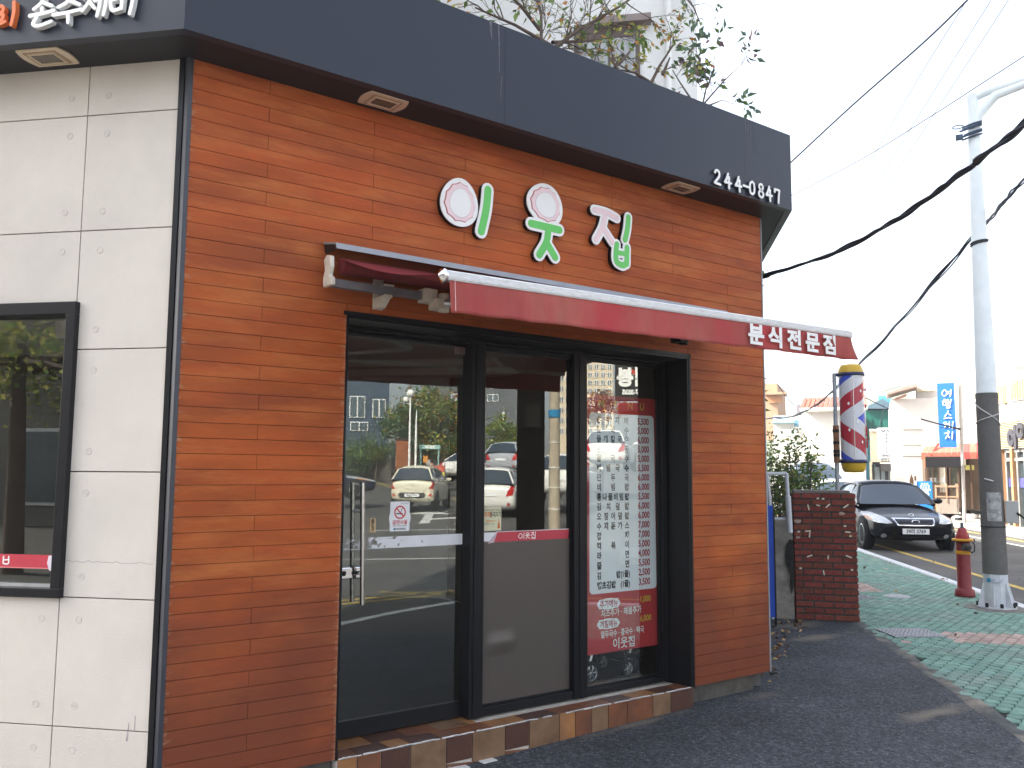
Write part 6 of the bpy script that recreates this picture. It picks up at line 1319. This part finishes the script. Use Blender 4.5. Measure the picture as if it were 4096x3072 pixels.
# blue menu board, railing, bush, cones
M=FV(3690,2000,24.5); s=thing("menu_board","blue standing menu board with white Korean lines behind the black sedan","sign",M)
mb=MB(); pbox(mb,M,3668,1925,3730,2045,-.03,.05); mb.build("panel",mat("board_sky",(.02,.22,.62),.4,var=.03),s); mb=MB(); pbox(mb,M,3659,1924,3668,2045,-.05,.06); mb.each("post",WHITE,s)
mb=MB()
for ln,py in zip(("부 추 전","김 치 우 동","두 부 김 치","돼지김치찌개","해물된장","비 빔 우 동","순 두 부"),(1939,1947,1955,1963,1972,1980,1990)): textpx(mb,M,ln,3699,py,6,-.04,0,.95,bold=.05)
mb.build("lettering",LETTER,s)
M=FE(28.5); s=thing("deck_railing","brown timber deck railing on a weathered plank base in front of the snack bar","railing",M)
mb=MB()
for px in range(3746,3830,6): pbox(mb,M,px,1950,px+3,1986,0,.05)
mb.each("baluster",M_TIMB,s); mb=MB(); pbox(mb,M,3740,1942,3834,1949,-.03,.09); pbox(mb,M,3740,1984,3834,1990,-.03,.09); pbox(mb,M,3742,1940,3748,2050,-.02,.1); pbox(mb,M,3784,1935,3789,2010,-.04,.1); pbox(mb,M,3826,1935,3834,2050,-.02,.1); mb.build("rail",mat("rail_tan",(.40,.27,.18),.7,var=.15,vs=6),s)
mb=MB(); pbox(mb,M,3752,1996,3836,2055,-.02,.3); mb.build("plank_base",mat("plank_grey",(.34,.29,.25),.8,var=.2,vs=6,stretch=(6,1,.4)),s)
s=thing("garden_gatepost","pointed brown timber post between the shops behind the sedan roof","post",FE(31)); M=FE(31); mb=MB(); q=loc(M,3638,1920);q2=loc(M,3655,1920);q3=loc(M,3646,1895); mb.prism([(q.x,-.1),(q2.x,-.1),(q2.x,q.z),(q3.x,q3.z),(q.x,q.z)],'y',0,.12); mb.build("board",M_TIMB,s); mb=MB(); pbox(mb,M,3659,1904,3667,1990,0,.1); mb.build("side_post",M_TIMB,s)
q=onz(3878,2062,-.06); bush("round_bush","dense dark green bush in front of the railing, left of the lamp column",(q.x+.3,q.y+.3,.62),(.48,.48,.66),2600,.12,[0,0,3],61,30)
for k,(px,py,lb,cc) in enumerate(((3835,2094,"black rubber cone with two white bands at the far kerb left of the lamp column",0),(4082,2092,"sunlit pale traffic cone at the far kerb right of the lamp column",1))):
    q=onz(px,py,-.17); M=T(q.x,q.y,-.17); c=thing("traffic_cone",lb,"traffic cone",M,"cones along the far kerb")
    mb=MB(); mb.box(-.16,.16,-.16,.16,0,.035); mb.lathe([(.135,.035),(.055,.50),(.04,.52),(.04,.58),(0,.585)],20); mb.build("cone",RUBBER if cc==0 else mat("cone_pale",(.45,.40,.30),.6,var=.2,vs=8),c)
    mb=MB(); mb.lathe([(.107,.20),(.098,.26)],20); mb.lathe([(.089,.32),(.080,.38)],20); mb.each("white_band",WHITE,c)
mb=MB(); rnd=random.Random(17)
for k in range(26):
    q=onz(rnd.uniform(3815,3960),rnd.uniform(2066,2078),-.06); r=rnd.uniform(.10,.24); mb.lathe([(0,r*.8),(r*.6,r*.62),(r,r*.2),(r*.9,-.05)],7,0,T(q.x,q.y,-.06)@Matrix.Rotation(rnd.random()*6,4,'Z')@Matrix.Diagonal((1,rnd.uniform(.6,1),1,1)))
o=mb.build("rubble",mat("rubble_stone",(.26,.25,.24),.9,var=.3,vs=5,bump=.5,bs=20)); tag(o,kind="stuff")
# ================================================================== overhead cables
M_CAB=mat("cable_black",(.022,.028,.042),.5,var=.1)
def catn(P,n=14):
    Q=[];m=len(P)
    for i in range(m-1):
        p0,p1,p2,p3=P[max(i-1,0)],P[i],P[i+1],P[min(i+2,m-1)]
        for k in range(n):
            t=k/n; Q.append(.5*((2*p1)+(p2-p0)*t+(2*p0-5*p1+4*p2-p3)*t*t+(3*p1-p0-3*p2+p3)*t**3))
    Q.append(P[-1]); return Q
def bundle(label,P,rad,strand,k,seed,twist=1.3,loose=1.0):
    rnd=random.Random(seed); Q=catn([Vector(p) for p in P]); d_=(Q[-1]-Q[-2]).normalized(); Q+=[Q[-1]+d_*(.4*k) for k in range(1,40)]; t=thing("cable_bundle",label,"cable"); 
    for s in range(k):
        mb=MB(); ph=rnd.random()*6.28; tw=twist*rnd.uniform(.6,1.4); rr=rad*rnd.uniform(.3,1.0); pts=[]
        for i,q in enumerate(Q):
            d=(Q[min(i+1,len(Q)-1)]-Q[max(i-1,0)]).normalized(); u=d.orthogonal().normalized(); v=d.cross(u)
            f=rr*(.55+.45*math.sin(i*.45+ph*2)*loose); pts.append(q+u*math.cos(ph+i*tw*.25)*f+v*math.sin(ph+i*tw*.25)*f)
        mb.tube(pts,strand*rnd.uniform(.7,1.2),6); mb.build("strand",M_CAB,t)
    return t
bundle("thick bundle of black cables rising from the timber wall's right edge to the upper right",[Vector((4.32,.28,2.88)),at(3047,1107,7.0),at(3330,1015,6.1),at(3600,870,5.1),at(3850,690,4.2),at(4096,495,3.5),at(4400,230,2.9)],.017,.0075,7,1)
bundle("slack bundle of cables strapped to the lamp column and running down past the barber pole",[at(2950,1700,30),at(3080,1672,27),at(3160,1668,24),at(3250,1630,21),at(3340,1555,18),at(3440,1455,15.5),at(3640,1240,13.2),at(3895,945,11.65),at(4000,830,10.4),at(4096,715,9.5),at(4260,500,8)],.030,.012,5,2,1.0,1.6)
def wire(label,P,r): 
    Q=catn([Vector(p) for p in P],8)
    if label.startswith(('single','thin wire from')): Q.append(Q[-1]+(Q[-1]-Q[-2]).normalized()*14)
    elif label.startswith('thin straight'): Q.insert(0,Q[0]+(Q[0]-Q[1]).normalized()*14)
    mb=MB(); mb.tube(Q,r,5); o=mb.build("overhead_wire",M_CAB); tag(o,label,"wire"); return o
wire("single dark blue cable from behind the canopy end up to the top edge",[at(3120,690,9),at(3400,430,8.2),at(3700,165,7.4),at(3880,-10,7),at(4000,-130,6.8)],.0075)
wire("thin wire from behind the phone number end of the canopy to the lamp column",[at(3150,790,16),at(3440,640,14),at(3740,455,12.4),at(3910,345,11.6),at(4150,190,10.8)],.0065)
wire("thin straight wire, leftmost of three parallel ones in the white sky",[at(3855,20,16),at(3640,370,18),at(3395,800,20)],.0065)
wire("thin straight wire, middle one of three parallel ones in the white sky",[at(3965,0,16),at(3720,390,18),at(3455,815,20)],.0065)
wire("thin straight wire, rightmost of three parallel ones in the white sky",[at(4037,-5,16),at(3790,375,18),at(3500,815,20)],.0065)
wire("thin wire in front of the pale hill between the barber pole and the lamp column",[at(3430,1530,40),at(3700,1430,38),at(4020,1328,36)],.012)
for k,(a,b_) in enumerate((((3445,1552),(3640,1500)),((3445,1585),(3600,1545)))): wire("short faint wire right of the barber pole, "+("upper" if k==0 else "lower")+" of two",[at(*a,42),at((a[0]+b_[0])/2,(a[1]+b_[1])/2+3,42),at(*b_,42)],.012)
wire("sagging pale wire hooking down to the beauty shop roof",[at(3536,1615,38),at(3530,1660,38),at(3515,1705,38),at(3490,1722,38)],.012)
wire("pair of taut wires left of the beauty shop",[at(3440,1580,30),at(3510,1615,30),at(3570,1642,30)],.016)
wire("twisted wires crossing the lower part of the blue vertical sign",[at(3683,1676,26.8),at(3760,1697,26.8),at(3842,1716,26.8)],.022)
wire("pale wire crossing the blue vertical sign just under the dark wires",[at(3760,1710,26.7),at(3800,1712,26.7),at(3842,1720,26.7)],.012)
wire("wire sloping down left of the red tiled house's chimney",[at(3108,1535,34),at(3140,1580,34),at(3180,1626,34)],.014)
for k,(a,b_) in enumerate((((3260,1517),(3320,1545)),((3297,1510),(3340,1532)))): wire("short wire in the sky left of the barber pole, "+("lower" if k==0 else "upper")+" of two",[at(*a,30),at(*b_,30)],.012)
# ================================================================== the street behind the viewer (seen mirrored in the glass)
def RV(px,py,d):                                   # frame facing back along the mirrored ray; x to the right in the reflection
    q=refl(px,py,d); r=ray(px,py); v=Vector((r.x,-r.y,0)).normalized(); return fr((q.x,q.y,0),(v.y,-v.x)) , v
def rz(px,py,d): return refl(px,py,d).z
def ryaw(px,d,off):                                 # heading: away along the mirrored view ray turned by off degrees (towards the reflection's right)
    r=ray(px,1900); return math.atan2(-r.y,r.x)+R(off)
def rcar(label,px,py,d,off,kind,paint,plate=None,rear=True):
    q=refl(px,py,d); y=ryaw(px,d,off); Lc={'sedan':4.85,'hatch':3.6,'suv':4.3}[kind]; f=Vector((math.cos(y),math.sin(y),0)); n=q+f*Lc
    return car("parked_car",label,carM(n.x,n.y,y,q.z),kind,paint,"cars on the street mirrored in the glass",plate,rear,True)
rcar("cream hatchback seen from behind, mirrored in the glass door above the no smoking sticker",1648,2036,31,12,'hatch',P_CREAM,"06러 5534")
rcar("white sedan seen from behind, mirrored at the right side of the glass door",1800,1922,44,38,'sedan',P_WHT)
rcar("large white sport utility car mirrored at the left of the middle pane",1950,2078,28.5,10,'suv',P_WHT)
rcar("silver sport utility car mirrored behind the large white one in the middle pane",2000,1905,42,24,'suv',P_SILV)
rcar("white sport utility car mirrored beside the concrete pole in the middle pane",2232,2010,30,12,'suv',P_WHT)
rcar("white sport utility car mirrored over the menu sheet",2415,1880,36,8,'suv',P_WHT)
q=refl(1500,1990,34); y=R(22); car("parked_car","dark navy sedan mirrored at the left edge of the glass door",carM(q.x,q.y,y,q.z),'sedan',P_NAVY,"cars on the street mirrored in the glass")
# buildings
def facade(label,px0,px1,py0,py1,d,m,wins,name="mirrored_building",wm=M_PANE,dep=8,fm=WHITE):
    M,v=RV((px0+px1)/2,(py0+py1)/2,d); t=thing(name,label,"building",M)
    a=M.inverted()@refl(px0,(py0+py1)/2,d); b=M.inverted()@refl(px1,(py0+py1)/2,d); z1=rz((px0+px1)/2,py0,d); z0=rz((px0+px1)/2,py1,d)
    mb=MB(); mb.box(min(a.x,b.x),max(a.x,b.x),0,dep,z0,z1); mb.build("wall",m,t)
    for (x0,y0,x1,y1) in wins:
        A=M.inverted()@refl(x0,(y0+y1)/2,d);B=M.inverted()@refl(x1,(y0+y1)/2,d); za=rz((x0+x1)/2,y0,d);zb_=rz((x0+x1)/2,y1,d); xa,xb=min(A.x,B.x),max(A.x,B.x)
        mb=MB(); mb.box(xa-.05,xb+.05,-.08,.02,zb_-.05,za+.05); w_=mb.build("window",fm,t); xm=(xa+xb)/2; mb=MB(); mb.box(xa,xm-.04,-.11,-.07,zb_,za); mb.box(xm+.04,xb,-.11,-.07,zb_,za); mb.build("pane",wm,w_)
    return t
M_BLUEW=mat("house_greyblue",(.06,.085,.12),.85,var=.08,vs=.6); M_CONCW=mat("house_grey",(.12,.13,.14),.85,var=.06,vs=.6); M_APT=mat("apartment_cream",(.62,.52,.38),.85,var=.05,vs=.5)
facade("grey blue house with white window frames mirrored at the upper left of the glass door",1330,1556,1440,1905,58,M_BLUEW,[(1402,1588,1458,1668),(1494,1600,1540,1668),(1405,1690,1470,1720)],"mirrored_house")
facade("pale grey block mirrored behind the autumn tree",1690,1905,1440,1905,85,M_CONCW,[(1808,1578,1842,1602),(1886,1578,1910,1600)])
facade("grey block with windows mirrored at the top left of the middle pane",1905,2080,1440,1905,75,M_CONCW,[(1950,1580,1990,1604)])
rnd=random.Random(5)
facade("cream apartment tower with many windows mirrored at the right of the middle pane",2225,2300,1340,1905,110,M_APT,[(2236+x*26,1420+y*42,2252+x*26,1440+y*42) for x in range(2) for y in range(8)],"mirrored_tower")
facade("sunlit cream apartment tower with many windows mirrored above the menu sheet",2340,2452,1330,1905,95,M_APT,[(2352+x*26,1395+y*32,2366+x*26,1412+y*32) for x in range(4) for y in range(11)],"mirrored_tower")
facade("dark brown shop front mirrored at the top right of the right hand pane",2455,2680,1380,1600,24,mat("dark_shopwall",(.035,.03,.03),.7,var=.1),[],"mirrored_shopfront",dep=.4)
M,v=RV(2530,1520,23.5); sgn=thing("mirrored_sign","dark signboard with white brush script mirrored above the menu sheet","sign",M)
mb=MB(); A=M.inverted()@refl(2455,1500,23.5);B=M.inverted()@refl(2600,1500,23.5); mb.box(min(A.x,B.x),max(A.x,B.x),-.02,.12,rz(2530,1600,23.5),rz(2530,1440,23.5)); mb.build("panel",mat("sign_black",(.025,.024,.026),.5,var=.1),sgn)
z0=rz(2530,1545,23.5); mb=MB(); cx=(A.x+B.x)/2
mb.text("삼봉",cx,z0+.05,.52,-.03,0,.9,'CENTER',bold=.03); mb.text("247-3535",cx,z0-.22,.17,-.03,0,.9,'CENTER',bold=.01); mb.build("lettering",LETTER,sgn)
mb=MB(); mb.prism([(cx-.05,z0+.30),(cx+.05,z0+.36),(cx+.03,z0+.46),(cx-.06,z0+.40)],'y',-.045,-.035); mb.build("red_mark",mat("mark_red",(.6,.06,.03),.5),sgn)
# trees
def tree(label,px,py,d,rad,hz,n,ls,mats_,seed,trunk=True,name="tree",q=None):
    rnd=random.Random(seed); c=Vector(q) if q is not None else refl(px,py,d); g=gz(c.x,c.y); t=thing(name,label,"tree",T(c.x,c.y,0)); tw,lf=MB(),MB(); cz=c.z; cl=[]
    tw.tube([(0,0,g-.3),(.1,.05,(g+cz)/2),(.05,.1,cz)],[rad*.07,rad*.055,rad*.035],10)
    for k in range(34):
        u=Vector((rnd.gauss(0,1),rnd.gauss(0,1),rnd.gauss(0,1))).normalized(); r=rnd.uniform(.45,1); e=Vector((u.x*rad*r,u.y*rad*r,cz+u.z*hz*r)); cl.append((e,rad*rnd.uniform(.18,.34)))
        if k<16: tw.tube([(.05,.08,cz-hz*rnd.uniform(.3,.8)),(e.x*.5,e.y*.5,(e.z+cz)/2-.1),e],[rad*.03,rad*.018,rad*.006],5,0,None,False)
    for k in range(n):
        e,r=rnd.choice(cl); u=Vector((rnd.gauss(0,1),rnd.gauss(0,1),rnd.gauss(0,.8)))*r*.6; leaf(lf,e+u,Vector((rnd.gauss(0,1),rnd.gauss(0,1),rnd.gauss(-.3,.6))),ls*rnd.uniform(.6,1.3),ls*rnd.uniform(.45,.7),rnd.choice(mats_),rnd)
    tw.build("trunk",M_BARK,t); lf.build("crown",LM,t); return t
tree("broad tree with orange and green autumn leaves mirrored in the middle of the glass door",1745,1690,52,2.9,1.9,5200,.26,[0,2,1,3,0,0],71)
tree("dark green tree mirrored left of the white globe lamp",1605,1690,50,1.1,1.8,1500,.22,[0,3,3],72)
tree("yellow green tree mirrored in the middle pane behind the parked cars",2005,1735,46,1.15,.9,1400,.20,[1,0,0],73)
tree("red leafed maple mirrored across the top of the menu sheet",2400,1625,38,1.0,.7,900,.18,[4,2,4],74)
tree("low clipped pine mirrored at the left of the glass door",1500,1805,52,.8,.45,800,.16,[0,1],75)
tree("dark bushy evergreen mirrored under the grey blue house",1450,1815,53,2.3,1.0,2600,.2,[0,3],76)
for k,x in enumerate((1690,1790,1850)): tree("dark leafy shrub mirrored behind the phone booth, "+("nearest it","to its right","furthest right")[k],x,1800,56,1.1,1.0,900,.22,[0,3],80+k)
# tree whose sunlit crown shows in the side window
na=Vector((-.7298,-.6837,0))
def reflA(px,py,d):
    r=ray(px,py); t=(-.05-CAM.dot(na))/r.dot(na); P=CAM+r*t; q=r-na*2*r.dot(na); return P+q*(d/math.hypot(q.x,q.y))
tree("leafy street tree mirrored in the top of the side window",0,0,0,2.4,.62,3000,.13,[1,0,1,0],90,q=reflA(110,1380,11))
c=reflA(160,1800,24); M=fr((c.x,c.y,0),(na.y,-na.x)); t=thing("mirrored_building","dim grey building with white posts mirrored in the side window","building",M); mb=MB(); mb.box(-10,10,0,6,-.3,9.5); mb.build("wall",mat("dim_wall",(.20,.19,.17),.85,var=.1,vs=.4),t); mb=MB(); mb.box(-.9,.9,-.1,.02,.4,2.6); w_=mb.build("window",WHITE,t); mb=MB(); mb.box(-.8,.8,-.13,-.09,.5,2.5); mb.build("pane",M_PANE,w_)
# lamps, booth, pillar, posts
def globe(label,px,pyb,pyt,d,rr=.17):
    q=refl(px,pyt,d); t=thing("globe_lamp",label,"street light",T(q.x,q.y,0)); g=gz(q.x,q.y); mb=MB(); mb.tube([(0,0,g-.2),(0,0,q.z-rr)],[.07,.05],10); mb.build("post",WHITE,t); mb=MB(); mb.lathe([(rr*math.sin(k*math.pi/10)+.0001,q.z-rr*math.cos(k*math.pi/10)) for k in range(11)],16); mb.build("globe",mat("globe_white",(.8,.79,.74),.3,var=.02),t)
    mb=MB(); mb.lathe([(rr*.8*math.sin(k*math.pi/10)+.0001,q.z-.35-rr*.8*math.cos(k*math.pi/10)) for k in range(11)],14,0,T(-.22,-.1,0)); mb.tube([(0,0,q.z-.62),(-.2,-.1,q.z-.5)],.03,6); mb.build("side_globe",mat("globe_white",(.8,.8,.75)),t)
globe("white twin globe lamp post mirrored in the glass door",1643,1860,1573,47,.21)
globe("small white globe lamp mirrored in the middle pane",2012,1860,1657,50,.12)
q=refl(1667,1640,46); t=thing("thin_post","slim pointed white post mirrored beside the phone booth","post",T(q.x,q.y,0)); mb=MB(); mb.tube([(0,0,gz(q.x,q.y)-.2),(0,0,q.z-1),(0,0,q.z)],[.07,.06,.02],8); mb.build("shaft",WHITE,t)
q=refl(2213,1700,23); t=thing("utility_pole","tan concrete utility pole with blue band mirrored in the middle pane","pole",T(q.x,q.y,0)); mb=MB(); mb.tube([(0,0,-.4),(0,0,9)],[.155,.11],18); mb.build("shaft",mat("pole_tan",(.40,.34,.26),.85,var=.1,vs=6),t)
mb=MB(); z=rz(2213,1655,23); mb.tube([(0,0,z-.1),(0,0,z+.1)],.162,18); mb.build("blue_band",mat("band_blue",(.03,.20,.38),.5),t); mb=MB()
for py in (1770,1870,1950,2035): z=rz(2213,py,23); mb.tube([(0,0,z-.012),(0,0,z+.012)],.160,18)
mb.each("white_strap",WHITE,t)
q=refl(2112,1800,9.5); M,v=RV(2112,1800,9.5); t=thing("dark_pylon","dark brown square post with a pale meter box mirrored in the middle pane","post",M); mb=MB(); mb.box(-.15,.15,0,.25,-.25,5.6); mb.build("post",mat("pylon_brown",(.028,.022,.02),.7,var=.15),t); mb=MB(); mb.box(-.10,.06,-.10,.0,rz(2112,1710,9.5),rz(2112,1625,9.5)); mb.build("meter_box",mat("meter_dim",(.10,.09,.08),.7,var=.1),t)
M,v=RV(1720,1840,47); q=refl(1720,1840,47); t=thing("phone_booth","pale teal glazed phone booth mirrored in the glass door above the cream hatchback","phone booth",M); g=gz(q.x,q.y); top=rz(1720,1780,47); mb=MB()
for x in (-.5,.44):
    for y in (0,.9): mb.box(x,x+.07,y,y+.07,g-.2,top-.22)
mb.box(-.5,.51,0,.97,g-.2,g+.15); mb.build("frame",mat("booth_teal",(.28,.48,.44),.5,var=.05),t); mb=MB(); mb.box(-.54,.55,-.05,1.0,top-.22,top); mb.build("roof",mat("booth_teal",(.3,.5,.46)),t); mb=MB(); mb.text("공중전화",0,top-.17,.16,-.06,0,1,'CENTER',bold=.01); mb.build("roof_lettering",LETTER,t); mb=MB(); mb.box(-.12,.2,.6,.85,g+.8,g+1.5); mb.build("telephone",mat("phone_grey",(.5,.5,.48),.5,var=.1),t); mb=MB(); mb.box(.1,.35,.02,.05,g+1.35,g+1.7); mb.build("orange_notice",mat("notice_orange",(.6,.25,.05),.6),t)
M,v=RV(1610,1800,49); q=refl(1610,1800,49); t=thing("brick_pillar","red brick gate pillar mirrored left of the phone booth","pillar",M); mb=MB(); random.seed(12); top=rz(1610,1760,49); g=gz(q.x,q.y)-.3
brick_face(mb,.7,T(-.35,0,g),int((top-g)/.075),.075); mb.build("brickwork",mat("brick_orange",(.36,.13,.06),.85,var=.15,vs=3,island=.15),t); mb=MB(); mb.box(-.345,.345,.02,.6,g,top); mb.box(-.4,.4,-.06,.65,top,top+.1); mb.build("core",M_MORT,t)
M,v=RV(1760,1885,40); q=refl(1760,1885,40); t=thing("notice_board","red and yellow notice on a steel frame mirrored behind the hatchback","sign",M); g=gz(q.x,q.y); a_,b_=rz(1760,1915,40),rz(1760,1862,40); mb=MB(); mb.box(-.22,.18,0,.03,(a_+b_)/2,b_,0); mb.box(-.22,.18,0,.03,a_,(a_+b_)/2,1); mb.build("panel",[mat("notice_red",(.55,.12,.08),.5,var=.2,vs=9),mat("notice_lemon",(.62,.58,.10),.5,var=.2,vs=9)],t); mb=MB(); mb.tube([(.2,.02,g-.2),(.2,.02,b_+.1)],.02,6); mb.tube([(-.24,.02,g-.2),(-.24,.02,b_+.1)],.02,6); mb.build("frame",STEEL,t)
# person walking by the booth: one continuous body
def person(label,M,shirt,trouser,hair):
    t=thing("person",label,"person",M)
    def skin(name,V,Ed,Rd,m,lv=2,par=t,root=0):
        me=bpy.data.meshes.new(name); me.from_pydata(V,Ed,[]); me.materials.append(m); o=bpy.data.objects.new(name,me); COL.objects.link(o); o.parent=par
        s=o.modifiers.new("k",'SKIN'); 
        for i,r in enumerate(Rd): me.skin_vertices[0].data[i].radius=(r[0],r[1]) if isinstance(r,tuple) else (r,r)
        me.skin_vertices[0].data[root].use_root=True; u=o.modifiers.new("s",'SUBSURF'); u.levels=lv; u.render_levels=lv; return o
    V=[(0,0,.95),(0,0,1.15),(0,-.01,1.36),(0,.0,1.47),(0,-.02,1.56),(0,-.02,1.68),(.17,0,1.38),(.22,.02,1.12),(.20,-.10,.90),(.19,-.15,.82),(-.17,0,1.38),(-.22,.02,1.12),(-.20,-.10,.90),(-.19,-.15,.82),(.09,0,.88),(.10,-.12,.50),(.10,-.02,.09),(.10,-.14,.04),(-.09,0,.88),(-.10,.10,.50),(-.10,.22,.12),(-.10,.12,.05)]
    Ed=[(0,1),(1,2),(2,3),(3,4),(4,5),(2,6),(6,7),(7,8),(8,9),(2,10),(10,11),(11,12),(12,13),(0,14),(14,15),(15,16),(16,17),(0,18),(18,19),(19,20),(20,21)]
    Rd=[(.15,.11),(.13,.10),(.16,.10),.055,(.07,.085),(.075,.09),.055,.045,.036,.028,.055,.045,.036,.028,.085,.062,.042,.035,.085,.062,.042,.035]
    skin("body",V,Ed,Rd,mat("skin_tone",(.45,.27,.19),.55,var=.05))
    skin("shirt",V[:4]+[V[6],V[7],V[10],V[11]],[(0,1),(1,2),(2,3),(2,4),(4,5),(2,6),(6,7)],[(.165,.125),(.15,.118),(.175,.118),.062,.068,.056,.068,.056],shirt)
    skin("trousers",[V[0]]+V[14:17]+V[18:21],[(0,1),(1,2),(2,3),(0,4),(4,5),(5,6)],[(.165,.125),.10,.078,.062,.10,.078,.062],trouser)
    skin("hair",[(0,.02,1.60),(0,.0,1.73),(0,.03,1.66)],[(0,2),(2,1)],[(.085,.08),(.085,.10),(.095,.105)],hair)
    mb=MB()
    for s in (1,-1): mb.lathe([(0,.006),(.008,.004),(.009,0)],8,0,T(.03*s,-.108,1.64)@Matrix.Rotation(R(90),4,'X'))
    mb.each("eye",INKB,t); return t
q=refl(1728,1880,40); M,v=RV(1728,1880,40); g=refl(1728,1838,40).z-1.74
person("person in a patterned top with short dark hair mirrored beside the phone booth",fr((q.x,q.y,g),(v.y,-v.x))@Matrix.Rotation(math.pi,4,'Z'),mat("shirt_pattern",(.30,.14,.10),.8,var=.5,vs=25,col2=(.4,.3,.2),c2s=30),mat("trouser_dark",(.03,.03,.035),.8,var=.1),mat("hair_dark",(.02,.014,.01),.5,var=.2,vs=30))
# retaining wall and hedge under the mirrored houses
A1,A2=refl(1340,1888,56),refl(1580,1888,52); M=fr((A1.x,A1.y,0),(A2.x-A1.x,A2.y-A1.y)); mb=MB(); g=gz(A1.x,A1.y); mb.box(0,(A2-A1).length,0,.3,g-1,g+1.2); o=mb.build("retaining_wall",mat("wall_dark",(.10,.09,.085),.9,var=.2,vs=2)); o.matrix_world=M; tag(o,"dark retaining wall mirrored at the left edge of the glass door","wall")
A1,A2=refl(1640,1888,58),refl(1900,1888,62); M=fr((A1.x,A1.y,0),(A2.x-A1.x,A2.y-A1.y)); mb=MB(); g=gz(A1.x,A1.y); mb.box(0,(A2-A1).length,0,.3,g-1,g+2.2); o=mb.build("garden_wall",mat("wall_rust",(.12,.05,.035),.9,var=.25,vs=1)); o.matrix_world=M; tag(o,"dark red garden wall mirrored behind the white sedan","wall")
# mirrored red awning and white panel near the menu
M,v=RV(2540,1640,26); t=thing("mirrored_awning","bright red shop awning mirrored across the head of the menu sheet","awning",M); A=M.inverted()@refl(2470,1640,26);B=M.inverted()@refl(2640,1640,26); x0,x1=min(A.x,B.x),max(A.x,B.x); z1=rz(2540,1612,26);z0=rz(2540,1668,26); mb=MB(); mb.prism([(0,z1),(-.9,z0+.12),(-.9,z0),(-.88,z0),(-.88,z0+.1),(0,z1-.03)],'x',x0,x1); mb.build("fabric",mat("awning_bright",(.55,.06,.04),.6,var=.08),t)
# chair inside the side window
c=FA@Vector((-.95,.95,0)); t=thing("dining_chair","brown padded chair inside the side window behind the red strip","chair",fr((c.x,c.y,0),-AD)); mb=MB(); mb.box(-.22,.22,-.2,.2,.42,.47); mb.build("seat",mat("chair_brown",(.20,.10,.045),.5,var=.15,vs=9),t,bevel=.02); mb=MB(); mb.prism([(-.21,.5),(.21,.5),(.22,.84),(.16,.92),(-.16,.92),(-.22,.84)],'y',.18,.23); mb.build("backrest",mat("chair_brown",(.2,.1,.045)),t,bevel=.02)
for x in (-.19,.19):
    for y in (-.17,.2): mb=MB(); mb.tube([(x,y,.43),(x*1.05,y*1.08,0)],[.02,.014],8); mb.build("leg",M_TIMB,t)
# ================================================================== hazy autumn air
mb=MB(); mb.box(-520,520,-520,520,-30,72); hz_=mb.build("haze",[]); tag(hz_,kind="stuff")
hm=bpy.data.materials.new("haze_air"); hm.use_nodes=True; n=hm.node_tree.nodes; n.remove(n["Principled BSDF"])
pv=n.new("ShaderNodeVolumePrincipled"); pv.inputs["Color"].default_value=(.93,.95,1,1); pv.inputs["Density"].default_value=.0011; pv.inputs["Anisotropy"].default_value=.3
hm.node_tree.links.new(pv.outputs[0],n["Material Output"].inputs["Volume"]); hz_.data.materials.append(hm)
